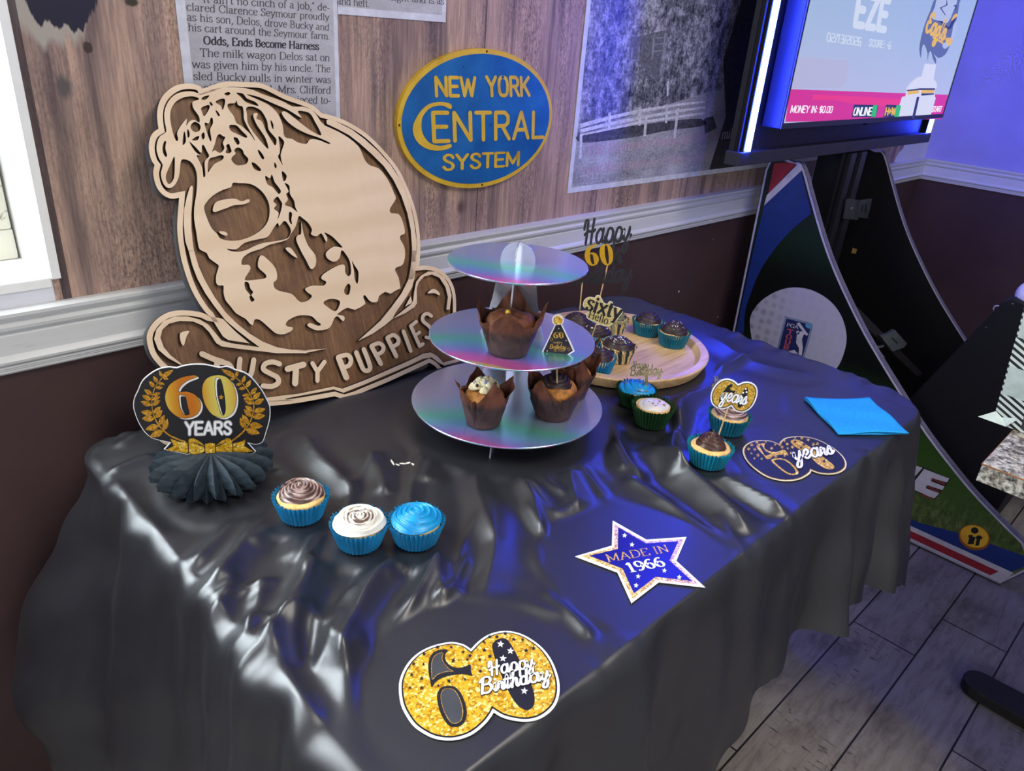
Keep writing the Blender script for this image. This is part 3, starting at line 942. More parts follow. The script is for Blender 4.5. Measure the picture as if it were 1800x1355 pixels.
b = disc_dome(MB(), .2165, .1375, 0)
b.flat(FS, [oval((0, 0), .2165, .1375, 64)], 0, .0102)
b.build('sign_plate', NYY, sg, sm=.5)
disc_dome(MB(), .2065, .1280, .0007).build('blue_field', NYB, sg, sm=True)
FS2 = Fr((1.113, YW - .0185, 1.163), (1, 0, 0), (0, 0, 1))
t = MB()


def sign_text(s_, bl, br_, tl, w, track=.5):
    a, b_, c_ = (np.array(FS.uv(*q)) for q in (bl, br_, tl))
    L, wd_ = letters(s_, SANS, w, w, 0, track, 6)
    for l in L:
        l = [tuple(a + (b_ - a) / wd_ * q[0] + (c_ - a) / 7.2 * q[1]) for q in l]
        domed(t, [l], .0016)


sign_text('NEW', (756.7, 167), (827, 166.6), (756, 134.5), 1.45)
sign_text('YORK', (846, 166.6), (923, 166.2), (845, 134), 1.45)
sign_text('ENTRAL', (751, 246.7), (949, 239.6), (748.5, 196.5), 1.05, .7)
sign_text('SYSTEM', (770, 296.5), (906, 288.5), (769, 271), 1.3)
cpx = P('552 546 520 534 480 533 435 545 395 580 365 630 354 670 362 715 385 750 420 775 465 787 510 785 552 770 548 752 500 762 450 752 420 725 402 690 398 650 405 610 430 575 465 555 510 552 548 570', 600, 0, 2.998)
domed(t, [px(FS, smooth(cpx, n=3))], .0017)
t.build('lettering', NYY, sg)
NAIL = plain('dark_nail', (50, 46, 44), .5, .6)
for a in (PI / 2 - .02, -PI / 2 + .05, PI + .02):
    q = (.2115 * math.cos(a), .1325 * math.sin(a))
    MB().ball(FS.pt(q, dome(q) + .0005), .0022, 6).build('nail', NAIL, sg)

# flakes of missing paint and a scuff on the maroon wall
chips = [((1193.6, 512.5), 2.6, 3.2), ((1262, 557), 1.8, 1.6), ((1283, 507), 1.2, 1.0), ((1254, 420), 1.0, 1.0), ((1278, 553), 1.2, .9)]
for i, (q, a, r_) in enumerate(chips):
    u = FW.uv(*q)
    o = MB().flat(Fr((0, YW, 0), (1, 0, 0), (0, 0, 1)), [oval(u, .0014 * a, .0011 * r_, 10, .5)], .0002, .0008).build('paint_chip', BORD)
    tag(o, ['largest white chip in the maroon wall paint above the round tray', 'white chip low on the maroon wall near the arcade cabinet', 'tiny white chip on the maroon wall beside the arcade cabinet edge', 'tiny pale chip on the maroon wall just under the chair rail', 'faint chip beside the low white chip on the maroon wall'][i], 'paint chip')
# ------------------------------------------------------------------ table and black plastic tablecloth
TZ = 0.75
TX0, TX1, TY0, TY1 = 0.243, 1.512, 0.318, 1.085
tb = thing('pedestal_table', 'rectangular table hidden under the black plastic cloth with its round foot showing', 'table', ((TX0 + TX1) / 2, (TY0 + TY1) / 2, 0))
BLK = plain('black_cast_iron', (26, 24, 26), .5, 0, .4)
MB().box(TX0 + .02, TX1 - .02, TY0 + .02, TY1 - .02, TZ - .042, TZ - .012).build('tabletop', plain('dark_laminate', (50, 40, 36), .5), tb, bev=.004)
FRM = [(.30, .001), (.30, .012), (.27, .022), (.12, .04), (.05, .06)]
MB().lathe([(.20, .001), (.20, .010), (.18, .022), (.08, .036), (.04, .06), (.036, .10)], 48, (1.15, .72, 0)).build('pedestal_base', BLK, tb, sm=.6)
MB().lathe([(.036, .05), (.036, TZ - .04)], 24, (1.15, .72, 0)).build('pedestal_column', BLK, tb, sm=.6)
MB().lathe([(.20, .001), (.20, .010), (.18, .022), (.08, .036), (.04, .06), (.036, .10)], 48, (.55, .70, 0)).build('pedestal_base', BLK, tb, sm=.6)
MB().lathe([(.036, .05), (.036, TZ - .04)], 24, (.55, .70, 0)).build('pedestal_column', BLK, tb, sm=.6)

RIDGES = [  # pixel path, height, width in metres
    ('440 885 390 943 333 1005', .008, .011), ('480 890 429 958 407 995 368 1051', .011, .014), ('500 1013 430 1035 368 1060', .004, .006),
    ('530 760 553 803 593 843 622 876', .012, .013), ('648 795 667 837 679 876', .008, .014), ('773 765 755 820 745 850', .007, .016),
    ('563 978 522 1061 447 1168', .016, .016), ('542 1055 572 1117 612 1185 640 1270', .009, .015), ('690 985 644 1055 611 1128 598 1190', .016, .016),
    ('780 975 733 1055 689 1130', .014, .015), ('765 980 783 1072', .007, .012), ('625 1120 661 1163 722 1133 800 1108', .009, .013),
    ('1227 828 1300 860 1384 908', .014, .011), ('1127 783 1217 850 1322 945', .017, .020), ('1090 838 1167 887 1290 968', .009, .016),
    ('1060 735 1093 800 1130 847', .011, .015), ('1195 700 1180 793 1196 845', .012, .012), ('1240 660 1200 715 1188 760', .008, .014),
    ('200 842 240 896 300 960', .006, .012), ('789 1030 856 1061 994 1083', .006, .016), ('945 965 1039 1033 1119 1102', .010, .014),
    ('835 800 842 880 870 960', .007, .014), ('905 830 965 900 1030 905', .007, .018), ('470 1100 500 1180 560 1290', .008, .014),
    ('420 1085 500 1095 540 1060', .004, .008), ('345 1040 375 1090 450 1180 560 1310', .006, .014), ('1150 640 1230 660 1330 615', .005, .012),
    ('1240 590 1330 640 1430 660', .004, .02), ('200 790 250 765 330 740', .004, .010), ('188 834 240 812 275 800', .004, .007),
    ('860 860 870 960 850 1050', .006, .016), ('700 900 720 960 700 1010', .008, .014), ('1000 800 1010 880 1060 960', .008, .016),
    ('520 740 470 800 500 840', .003, .02), ('1400 680 1500 760 1560 790', .003, .02), ('1330 760 1290 800 1320 840', .003, .015),
]
# places where a thing stands on the cloth and keeps it flat: x, y, radius
FLATS = [(.398, .738, .034), (.422, .642, .034), (.48, .604, .034), (1.017, .658, .034), (.982, .605, .034), (1.073, .511, .034), (.949, .471, .034),
         (.80, .772, .175), (1.18, .84, .20), (.345, .855, .07), (1.321, .39, .115), (1.082, .392, .10), (.67, .392, .12), (.387, .381, .115)]
rr_ = np.random.RandomState(12)
for _ in range(46):
    a_, b_ = rr_.uniform(400, 1260), rr_.uniform(760, 1180)
    if b_ > 1330 - .30 * a_ + 120 * (a_ > 1000) or b_ < 800 - .12 * (a_ - 400) + 20:
        continue
    g_ = math.radians(rr_.uniform(100, 132) if a_ < 860 else rr_.uniform(36, 70))
    ln = rr_.uniform(50, 150)
    c_ = rr_.uniform(-.25, .25)
    RIDGES.append((f'{a_} {b_} {a_ + ln * .5 * math.cos(g_)} {b_ + ln * .5 * math.sin(g_)} {a_ + ln * math.cos(g_ + c_)} {b_ + ln * math.sin(g_ + c_)}', rr_.uniform(.003, .0075), rr_.uniform(.005, .011)))
RW = []
for s_, h_, w_ in RIDGES:
    q = [atz(a, b_, TZ)[:2] for a, b_ in smooth(P(s_), False, 5)]
    RW.append((np.array(q), h_ * 1.4, w_ * 1.05))
rs = np.random.RandomState(5)
WAVES = [(rs.uniform(6, 40), rs.uniform(0, 2 * PI), rs.uniform(0, 2 * PI)) for _ in range(26)]


def cloth_h(x, y):
    z = np.zeros(len(x))
    for q, h_, w_ in RW:
        best = np.full(len(x), 9.0)
        bt = np.zeros(len(x))
        n_ = len(q) - 1
        for i in range(n_):
            a, d = q[i], q[i + 1] - q[i]
            t = np.clip(((x - a[0]) * d[0] + (y - a[1]) * d[1]) / (d @ d), 0, 1)
            ds = np.hypot(x - a[0] - t * d[0], y - a[1] - t * d[1])
            k = ds < best
            best[k] = ds[k]
            bt[k] = (i + t[k]) / n_
        tp = np.clip(np.minimum(bt, 1 - bt) / .22, 0, 1)
        tp = .12 + .88 * tp * tp * (3 - 2 * tp)
        z += h_ * tp * (.55 * np.exp(-(best / (.55 * w_)) ** 1.25) + .45 * np.exp(-(best / (1.35 * w_)) ** 2)) - .18 * h_ * tp * np.exp(-((best - 2.2 * w_) / w_) ** 2)
    wv = np.zeros(len(x))
    for f_, a, p in WAVES:
        wv += np.sin(f_ * (x * math.cos(a) + y * math.sin(a)) + p + 1.6 * np.sin(7 * x * math.sin(a) + p)) / len(WAVES) ** .5
    z += .0020 * wv
    fl = np.ones(len(x))
    for cx, cy, r_ in FLATS:
        k = np.clip((np.hypot(x - cx, y - cy) - r_) / .022, 0, 1)
        fl = np.minimum(fl, k * k * (3 - 2 * k))
    ed = np.minimum(np.minimum(x - TX0, TX1 - x), np.minimum(y - TY0, TY1 - y))
    s_ = np.where(np.minimum(x - TX0, TX1 - x) < np.minimum(y - TY0, TY1 - y), y, x)
    cr = np.sin(s_ * 57 + 3 * np.sin(s_ * 17)) * np.sin(s_ * 23 + 1.0) + .5 * np.sin(s_ * 131 + 2 * np.sin(s_ * 41))
    z = z + .0024 * cr * np.exp(-(ed / .022) ** 2) * np.where(x < TX0 + .05, .35, 1.0)
    return np.maximum(z, -.006) * fl


def rounded(n):
    """n points round the table edge, counter-clockwise from the front left corner, with normals"""
    rad = [(TX0, TY0, .03), (TX1, TY0, .105), (TX1, TY1, .07), (TX0, TY1, .05)]
    pts = []
    dirs = [(1, 0), (0, 1), (-1, 0), (0, -1)]
    for i in range(4):
        cx, cy, r_ = rad[i]
        sx, sy = (1 if cx == TX1 else -1), (1 if cy == TY1 else -1)
        c0 = (cx - sx * r_, cy - sy * r_)
        a0 = {0: PI, 1: 1.5 * PI, 2: 0, 3: .5 * PI}[i]
        for k in range(13):
            a = a0 + .5 * PI * k / 12
            pts.append((c0[0] + r_ * math.cos(a), c0[1] + r_ * math.sin(a)))
    pts = np.array(pts + [pts[0]])
    L = np.r_[0, np.cumsum(np.hypot(*np.diff(pts, axis=0).T))]
    s = np.linspace(0, L[-1], n, endpoint=False)
    p = np.c_[np.interp(s, L, pts[:, 0]), np.interp(s, L, pts[:, 1])]
    t = np.roll(p, -1, 0) - np.roll(p, 1, 0)
    for _ in range(8):
        t = (np.roll(t, -1, 0) + 2 * t + np.roll(t, 1, 0)) / 4
    t /= np.hypot(*t.T)[:, None]
    return p, np.c_[t[:, 1], -t[:, 0]], s, L[-1]


N, K, J = 960, 115, 64
pe, ne, se, LEN = rounded(N)
cen = np.array([(TX0 + TX1) / 2, (TY0 + TY1) / 2])
V = []
for i in range(1, K + 1):
    t = (i / K) ** .85
    q = cen + (pe - cen) * t
    V.append(np.c_[q, TZ + cloth_h(q[:, 0], q[:, 1])])
edge = V[-1]
# how far the cloth hangs, by place along the edge
x_, y_ = pe[:, 0], pe[:, 1]
front, right_, back, left_ = ne[:, 1] < -.7, ne[:, 0] > .7, ne[:, 1] > .7, ne[:, 0] < -.7
drop = np.full(N, .40)
drop[front] = np.interp(x_[front], [.24, .5, .735, .862, 1.04, 1.25, 1.43, 1.512], [.72, .55, .35, .28, .275, .30, .35, .46])
drop[right_] = np.interp(y_[right_], [.32, .45, .9, 1.08], [.46, .52, .50, .50])
drop[left_] = np.interp(y_[left_], [.32, .5, .8, .95, 1.08], [.72, .66, .66, .69, .70])
drop[back] = np.interp(x_[back], [.24, .5, 1.3, 1.51], [.69, .5, .4, .5])
for _ in range(60):
    drop = (np.roll(drop, 1) + drop + np.roll(drop, -1)) / 3
cor = np.zeros(N)
for cx, cy, w in ((TX0, TY0, .12), (TX1, TY0, .11), (TX1, TY1, .10)):
    cor = np.maximum(cor, np.exp(-((x_ - cx) ** 2 + (y_ - cy) ** 2) / w ** 2))
lb = np.exp(-((x_ - TX0) ** 2 + (y_ - TY1) ** 2) / .17 ** 2) * (ne[:, 0] < -.2)
fold = np.sin(se * 2 * PI / .165 + 1.9 * np.sin(se * 6.3) + .7) + .38 * np.sin(se * 2 * PI / .083 + 2.6 * np.sin(se * 4.1 + 1))
fold2 = np.sin(se * 2 * PI / .29 + .8)
fsoft = np.where(left_, .35, 1.0)
for _ in range(40):
    fsoft = (np.roll(fsoft, 1) + fsoft + np.roll(fsoft, -1)) / 3
for j in range(1, J + 1):
    f = j / J
    d = drop * (f ** 1.25)
    # round the edge first, then hang with growing folds
    rb_ = np.where(left_, .019, .010) * (1 + .35 * np.sin(se * 31 + 2 * np.sin(se * 13)) + .15 * np.sin(se * 77))
    out = rb_ * (1 - np.exp(-d / .010)) + .05 * d
    grow = np.clip(d / .32, 0, 1.3) ** .9
    out = out + grow * fsoft * (.019 * fold * (1 + .45 * np.sin(se * 7.7)) + .012 * fold2) + .02 * grow
    out = out + cor * d * .13
    lbp = np.interp(d, [0, .09, .20, .33, .42, .52, .66, .72], [0, .035, .105, .165, .172, .150, .060, .035])
    out = out * (1 - lb) + lb * np.maximum(lbp, .012)
    out = out + .004 * np.sin(d * 42 + se * 30) * np.clip(d / .1, 0, 1) * (.4 + lb)
    lean = .05 * d * np.where(front, 1, 0)
    q = pe + ne * out[:, None]
    q[:, 0] -= lean * .6
    q[:, 1] = np.minimum(q[:, 1], YW - .03)
    zz = edge[:, 2] - np.maximum(d - .004 * (1 - np.exp(-d / .01)), 0)
    zz = np.minimum(zz, edge[:, 2] - d * .985)
    V.append(np.c_[q, np.maximum(zz, .004)])
V = np.concatenate([np.array([[cen[0], cen[1], TZ + float(cloth_h(np.array([cen[0]]), np.array([cen[1]]))[0])]])] + V)
F = [(0, 1 + j, 1 + (j + 1) % N) for j in range(N)]
for i in range(K + J - 1):
    a, b_ = 1 + i * N, 1 + (i + 1) * N
    F += [(a + j, b_ + j, b_ + (j + 1) % N, a + (j + 1) % N) for j in range(N)]
m = Mt('black_plastic_film', (29, 30, 35), .33, 0, .85)
n1 = m.noise(14, 2, m.coord(), .5)
n2 = m.noise(16, 1, m.coord(), .4, .4)
m.set('Roughness', m.math('ADD', .36, m.math('MULTIPLY', n1, .10)))
m.bump(n2, .05, .004)
CLOTH = m.m
cl = MB().add(V, F).build('tablecloth', CLOTH, sm=True, origin=(cen[0], cen[1], 0))
tag(cl, 'creased black plastic tablecloth draped over the cupcake table', 'tablecloth')
# ------------------------------------------------------------------ carved wooden puppy sign leaning on the wall
KS = .40
FG = Fr((.63, .997, .760), (1, 0, 0), (0, KS, 1))   # its face; n points to the room
cA = lambda s_: P(s_, 250, 140, 4.2333)
cB = lambda s_: P(s_, 500, 200, 4.2333)
cC = lambda s_: P(s_, 250, 440, 4.2333)
cD = lambda s_: P(s_, 500, 440, 4.5156)
cZ = lambda s_: P(s_, 240, 120, 2.9983)
g = lambda pts, n=3: px(FG, smooth(pts, True, n) if n else pts)

m = Mt('brown_stained_wood', (98, 68, 44), .5, 0, .35)
n1 = m.noise(9, 6, m.coord((1, 1, 1)), .6, .8)
n2 = m.noise(22, 5, m.coord((9, 1, .8), rot=(0, .55, 0)), .65)
n3 = m.noise(60, 3, m.coord((8, 1, .25), rot=(0, .5, 0)), .6)
v = m.math('ADD', m.math('MULTIPLY', n1, .55), m.math('MULTIPLY', n2, .45))
c = m.ramp(v, [(.30, (68, 46, 30)), (.46, (106, 76, 51)), (.6, (134, 99, 67)), (.74, (154, 118, 82))])
c = m.mix(m.math('MULTIPLY', m.ramp(n3, [(.60, (0, 0, 0)), (.68, (1, 1, 1))]), .35), c, (160, 124, 88))
m.set('Base Color', c)
STAIN = m.m
m = Mt('pale_maple_veneer', (214, 190, 158), .42, 0, .4)
w = m.node('TexWave', i_Vector=m.coord((1, 1, .42), loc=(-.02, 0, -.02)), i_Scale=5.5, i_Distortion=1.2, i_Detail=2.0, i_Detail_Scale=1.2)
w.wave_type = 'RINGS'
n2 = m.noise(10, 4, m.coord((8, 1, .6)), .5)
c = m.ramp(w.outputs[1], [(.0, (211, 186, 153)), (.25, (218, 195, 164)), (.8, (221, 199, 168)), (1, (215, 191, 159))])
m.set('Base Color', m.mix(m.math('MULTIPLY', n2, .35), c, (208, 178, 144)))
MAPLE = m.m
BOARD = plain('slate_painted_edge', (52, 56, 62), .6)

body_L = smooth(cA('275 878 268 960 261 1060 262 1140 272 1230 290 1330 300 1370 330 1470 370 1570 420 1660 470 1730 510 1767'), False, 3)
head = (smooth(cA('435 50 390 34 330 28 260 40 200 74 150 124 120 190 111 260 116 330 122 365'), False, 3) + smooth(cA('122 365 85 390 60 430 49 490 55 550 72 605 92 635'), False, 3)
        + smooth(cA('92 635 82 690 93 760 120 820 165 865 220 886 275 878'), False, 3))
lobe_L = smooth(cC('510 497 450 465 370 450 280 446 190 462 110 510 58 572 34 635 40 705 66 780 110 840 152 880'), False, 3)
lobe_L2 = smooth([(286, 648), (292, 668), (280, 690), (265, 718), (266, 748), (278, 772), (296, 783), (322, 780), (352, 762), (400, 737), (440, 722), (472, 713.5)], False, 3)
bottom = cD('0 1225 140 1205 400 1158 440 1172 480 1180 560 1155 640 1120 820 1045 1000 962 1150 892')
lobe_R2 = smooth([(754.7, 637.5), (764, 643), (776, 655), (796, 668), (820, 671), (840, 660), (846, 640), (838, 616), (820, 600), (804, 592)], False, 3)
lobe_R = smooth([(804, 592)] + cZ('1684 1330 1684 1220 1671 1150 1640 1095 1592 1056 1530 1040 1490 1042'), False, 3)
body_R = smooth(cZ('1490 1042 1496 950 1490 850 1470 745 1430 633 1380 531 1310 441 1220 351 1130 291 1050 256 975 236'), False, 3)
head_T = smooth(cZ('975 236 930 196 865 168 800 146 760 128 690 92 640 76 560 72 480 70 420 82 372 100 335 110'), False, 3)
outline = head + body_L[1:] + lobe_L[1:] + lobe_L2 + bottom + lobe_R2[1:] + lobe_R[1:] + body_R[1:] + head_T[1:-1]
_o = [outline[0]]
for q in outline[1:]:
    if math.hypot(q[0] - _o[-1][0], q[1] - _o[-1][1]) > .8:
        _o.append(q)
outline = _o
sgn = thing('wooden_sign', 'large carved wooden puppy sign with a bone shaped banner leaning on the wall', 'sign', (.63, 1.03, .752))
OUV = px(FG, outline)
T0, T1, T2 = -.0195, -.0085, 0.0
BURN = plain('laser_burnt_edge', (40, 27, 19), .7, var=.15)


def raised():
    q = MB()
    q.side = 1
    return q


MB().flat(FG, [inset(OUV, .0006)], T0, T1 - .0002).build('backing_board', BOARD, sgn)
MB().flat(FG, [inset(OUV, .0004)], T1 - .0002, T1).build('stained_panel', STAIN, sgn)

face = (cA('408 790 408 720 395 660 360 610 312 592 287 608 279 690 262 752 232 794 196 808 165 785 145 740 139 690 153 635 127 590 108 530 110 470 133 420 179 388 168 320 164 250 180 190 213 139 260 104 320 88 380 89 436 104 500 78 570 63 650 56 740 60 830 78 890 106 1000 143 1060 168 1120 200 1190 200 1250 218')
        + cZ('930 224 950 247 970 280 988 296') + cB('303 88 400 132 480 180 550 240 580 300 602 350 640 385 700 405 750 460 790 530 815 590 830 630 800 680 783 715 795 740 850 745 880 800 897 870 890 895 865 905 862 935 890 985 898 1040 890 1100 870 1130 830 1145 825 1170 850 1220 862 1290')
        + cD('918 302 880 320 840 345 800 330 750 365 740 405 700 412 670 395 640 355 625 370 640 410 635 430 560 472 500 455 440 490 420 510 470 520 478 545 465 562 445 545 420 522 395 540 375 590 340 625 260 635 215 620 180 595 205 575 270 600 290 585 260 565 220 525 160 515 100 520 30 555 10 590 30 605 65 610 60 635 0 665')
        + cC('1000 620 960 590 910 545 870 515 835 515 825 555 800 545 770 510 700 470 660 420 620 370 605 310 605 262 570 262 550 240 552 180 570 120 555 100 500 60 480 20 430 -5') + cA('415 1220 400 1120 387 1040 387 950 400 870'))
holes = [cA(q) for q in (
    '425 145 375 165 380 210 400 240 425 280 425 320 390 300 350 310 327 345 330 290 262 385 268 440 258 458 240 430 222 370 208 290 215 220 250 165 310 132 380 124',
    '500 118 460 125 440 145 470 150', '610 105 640 92 658 103 635 118', '545 165 600 140 618 160 600 225 585 195', '440 210 490 188 503 205 480 250 458 272 445 240',
    '500 165 515 170 525 190 510 192', '545 230 560 235 578 265 565 270', '640 180 690 175 700 155 715 190 745 200 755 240 760 300 800 380 830 430 838 455 800 400 740 345 700 320 680 270 640 215',
    '650 340 700 340 740 380 780 420 770 432 720 410 660 380', '465 320 495 325 510 285 525 290 525 330 505 370 515 440 510 460 495 430 475 370', '360 345 385 315 420 325 435 350 425 380 395 390 370 375',
    '575 405 600 420 618 430 600 470 612 510 580 545 540 525 520 535 540 480 555 425', '625 490 645 478 655 500 665 535 640 548 620 540 630 515', '680 430 710 435 725 470 710 485 690 460',
    '685 525 710 505 745 520 760 555 790 590 775 625 740 635 700 635 665 600 670 575 695 550', '500 590 540 575 590 562 608 575 590 600 540 625 510 660 490 690 488 640',
    '350 460 400 505 440 545 445 490 460 490 480 530 498 570 465 610 470 710 455 722 445 650 405 565 430 565 390 530', '300 485 310 390 320 400 325 460', '335 370 350 385 352 420 338 430',
    '370 450 400 425 425 420 410 450', '440 410 460 392 465 430 450 445', '240 572 215 620 180 700 178 745 200 777 235 735 242 650', '165 460 178 462 172 510 185 560 175 575 155 545 150 500',
    '460 960 480 910 530 860 600 820 660 800 675 768 720 770 800 775 860 805 910 855 945 930 945 1020 920 1080 870 1130 800 1170 720 1195 640 1197 580 1180 560 1150 520 1110 490 1050',
    '860 520 885 540 908 580 895 592 870 555', '815 615 850 630 885 670 870 680 830 660', '915 715 950 735 965 705 985 760 1015 800 1032 830 1015 850 970 800 930 775',
    '1005 870 1030 900 1042 930 1025 1000 1005 1040 1015 990 980 960 1000 930 975 905', '1060 770 1095 790 1100 850 1130 900 1140 950 1155 985 1110 950 1060 930 1085 890 1070 850 1090 830',
    '1040 680 1075 715 1060 755 1045 740', '985 615 1000 640 995 660 983 645', '1095 985 1115 995 1110 1040 1115 1075 1100 1065 1090 1030',
    '775 210 820 200 870 220 900 250 930 310 940 370 980 420 1000 450 990 490 960 450 920 380 890 310 850 290 860 250 825 260 850 330 890 390 920 440 940 515 900 480 850 420 820 380 785 320 780 260',
    '955 300 975 330 975 370 960 340', '700 97 750 105 780 140 840 165 865 195 820 185 770 165 735 130', '1015 420 1050 450 1055 480 1030 560 1045 635 1030 610 1010 570 1025 540 1020 470',
    '630 1258 700 1262 760 1215 850 1190 920 1175 950 1150 980 1100 1010 1065 1020 1090 1060 1050 1100 1100 1105 1140 1080 1180 1000 1200 900 1215 830 1240 780 1265 720 1280 660 1275')]
holes += [cZ(q) for q in (
    '580 138 640 150 720 185 800 220 870 262 850 225 910 235 940 280 975 352 930 335 880 300 830 260 785 228 765 235 790 275 840 315 900 345 960 365 1018 392 1010 398 960 378 915 375 895 398 850 390 820 372 780 360 770 300 745 240 700 195 640 165',
    '855 780 875 790 905 815 925 850 920 875 950 885 975 870 1000 915 1005 890 990 865 1030 885 1065 920 1085 945 1040 940 1000 970 1005 1000 1040 1020 1070 1000 1080 960 1100 975 1125 1020 1130 1080 1115 1095 1100 1075 1095 1035 1050 1045 985 1085 975 1110 1000 1125 985 1145 930 1145 890 1160 900 1180 925 1200 900 1225 860 1230 820 1190 760 1175 730 1160 722 1130 740 1110 735 1060 700 1015 655 985 640 1045 680 1085 680 1105 640 1112 570 1115 600 1060 590 1035 555 1035 560 1000 600 970 660 950 700 930 790 905 815 870 840 830',
    '1135 1015 1150 1040 1170 1075 1165 1135 1150 1110 1145 1060', '1095 1165 1115 1135 1128 1150 1120 1190 1100 1190', '985 1235 1020 1215 1070 1225 1065 1260 1045 1280 1010 1260',
    '570 1128 590 1130 600 1160 615 1180 605 1195 622 1220 605 1230 595 1205 600 1195 575 1165')]
isl = [cA('525 970 535 930 560 905 620 890 690 885 740 905 780 890 800 895 790 915 740 930 680 935 630 955 600 965 560 980 535 985'), cA('570 1130 610 1130 635 1145 625 1162 590 1150'),
       cZ('868 808 880 870 905 935 942 985 945 1035 920 1058 893 1010 868 965 842 905 850 880 868 870'), cZ('785 950 810 945 835 975 848 1000 820 985')]
b = raised()
b.flat(FG, [g(face, 2)] + [g(h, 3) for h in holes], T1, T2, rule='evenodd')
for q in isl:
    b.flat(FG, [g(q, 3)], T1, T2)
b.build('raised_puppy', [MAPLE, BURN], sgn)

# raised borders: an outer band, and an inner band behind a narrow groove
b = raised()
b.flat(FG, [OUV, inset(OUV, .0079)], T1, T2, rule='evenodd')
tri1 = cC('505 490 540 545 600 640 640 668 720 680 800 692 700 610 600 510')
b.flat(FG, [px(FG, tri1)], T1, T2)
b.flat(FG, [px(FG, cD('1003 362 1012 400 1008 418 958 447'))], T1, T2)
b.build('raised_border', [MAPLE, BURN], sgn)
ring = []
ring.append(cC('345 0 372 110 410 210 470 320 540 420 620 520 700 590 790 660 870 718 860 748 1000 765 1270 765') + cD('150 818 335 779 100 797') + cC('1270 745 1100 738 1000 720 900 680 800 620 700 540 620 460 540 350 470 230 420 120 385 0'))
ring.append(cA('345 1275 320 1200 309 1080 311 970 332 870 355 800 370 785 378 800 372 900 365 1000 366 1110 375 1200 385 1275'))
ring.append(cC('280 850 190 800 120 740 88 660 105 590 160 525 240 492 340 492 430 515 490 550 540 610 590 670 660 690 760 705 870 720 862 749 700 730 590 715 550 690 500 610 450 560 380 530 280 525 200 545 150 590 135 650 160 720 210 780 300 850'))
ring.append(cB('312 48 335 38 400 66 500 116 600 191 700 281 790 381 870 500 928 640 963 790 983 950 983 1100 970 1215 955 1225 925 1235 945 1100 950 1000 940 860 915 740 870 610 810 490 740 390 650 300 560 220 480 158 400 116 315 75'))
ring.append(cD('1013 0 1005 120 985 230 930 340 850 450 760 560 650 660 585 717 700 662 800 592 858 543 885 490 962 380 1015 290 1038 200 1043 100 1046 0'))
ring.append(cD('1030 330 1045 250 1080 203 1140 168 1200 168 1268 212 1308 282 1327 360 1312 470 1285 470 1298 370 1278 290 1230 217 1170 192 1110 207 1067 252 1050 300 1052 420 1032 450 960 498 858 543 1000 432 1022 400'))
ring.append([(520, 704.5)] + cD('0 1178 390 1103 468 1130 640 1063 1000 908 1100 860 1168 850 1230 895 1270 915 1390 882 1390 856 1260 890 1210 836 1160 810 1100 820 1000 870 640 1030 460 1098 390 1080 100 1140 0 1150') + [(460, 700), (420, 706), (422, 713), (465, 706)])
b = raised()
for r_ in ring:
    b.flat(FG, [px(FG, r_)], T1, T2)
b.flat(FG, [px(FG, smooth(cC('290 610 350 600 330 640 310 705 290 690 280 640')))], T1, T2)
b.flat(FG, [px(FG, smooth(cD('1135 340 1180 305 1225 330 1232 358 1190 340')))], T1, T2)
b.build('raised_band', [MAPLE, BURN], sgn)


def pen(pts, w, k):
    return stroke(px(FG, pts), w / k * .00095 * 1.05)


KPX = 1 / 1.0
LET = {  # letters of the banner, each a group of pen strokes: (crop, points, width in px, smooth)
    'D': [(cC, '445 770 530 808 600 830', 42, 1), (cC, '560 825 548 900 540 985', 44, 0), (cC, '560 830 640 845 672 900 650 960 600 1000 540 990', 38, 1)],
    'U': [(cC, '728 808 722 890 745 945 790 945 814 905 830 815', 38, 1)],
    'S': [(cC, '1022 845 970 830 915 845 903 885 950 915 1005 945 1012 985 965 1012 900 1008', 38, 1)],
    'T': [(cC, '1082 882 1200 850', 46, 0), (cC, '1145 865 1138 990', 46, 0)],
    'Y': [(cD, '222 895 262 962', 34, 0), (cD, '318 885 263 962', 34, 0), (cD, '263 960 262 1035', 34, 0)],
    'P': [(cD, '430 850 492 1010', 46, 0), (cD, '430 845 500 830 528 870 510 915 455 930', 36, 1)],
    'U2': [(cD, '570 810 598 880 628 945 660 955 680 930 660 860 630 785', 36, 1)],
    'P2': [(cD, '692 762 765 900', 36, 0), (cD, '692 757 750 737 785 765 775 805 725 832', 32, 1)],
    'P3': [(cD, '818 698 888 840', 34, 0), (cD, '818 692 865 672 902 700 900 740 850 768', 32, 1)],
    'I': [(cD, '945 642 1003 798', 30, 0)],
    'E': [(cD, '1003 600 1073 758', 28, 0), (cD, '1003 600 1045 566', 28, 0), (cD, '1035 676 1072 650', 26, 0), (cD, '1073 760 1100 742', 28, 0)],
    'S2': [(cD, '1165 520 1135 502 1103 518 1100 560 1145 600 1172 640 1158 690 1125 690', 28, 1)],
}
b = raised()
for k_, sts in LET.items():
    loops = []
    for cr, pts, w, sm_ in sts:
        q = cr(pts)
        q = smooth(q, False, 5) if sm_ else q
        sc = 4.2333 if cr is cC else 4.5156
        o_ = stroke(q, w / sc)
        loops.append(px(FG, o_))
    b.flat(FG, loops, T1, T2)
b.build('raised_letters', [MAPLE, BURN], sgn)
# ------------------------------------------------------------------ cupcakes
def paper(name, col, rough=.55, tw=.25):
    m = Mt(name, col, rough, 0, .35)
    n = m.noise(60, 3, m.coord((1, 1, .2)))
    m.set('Base Color', m.ramp(n, [(.3, tuple(c * .86 for c in col)), (.7, tuple(min(255, c * 1.1) for c in col))]))
    return m.m


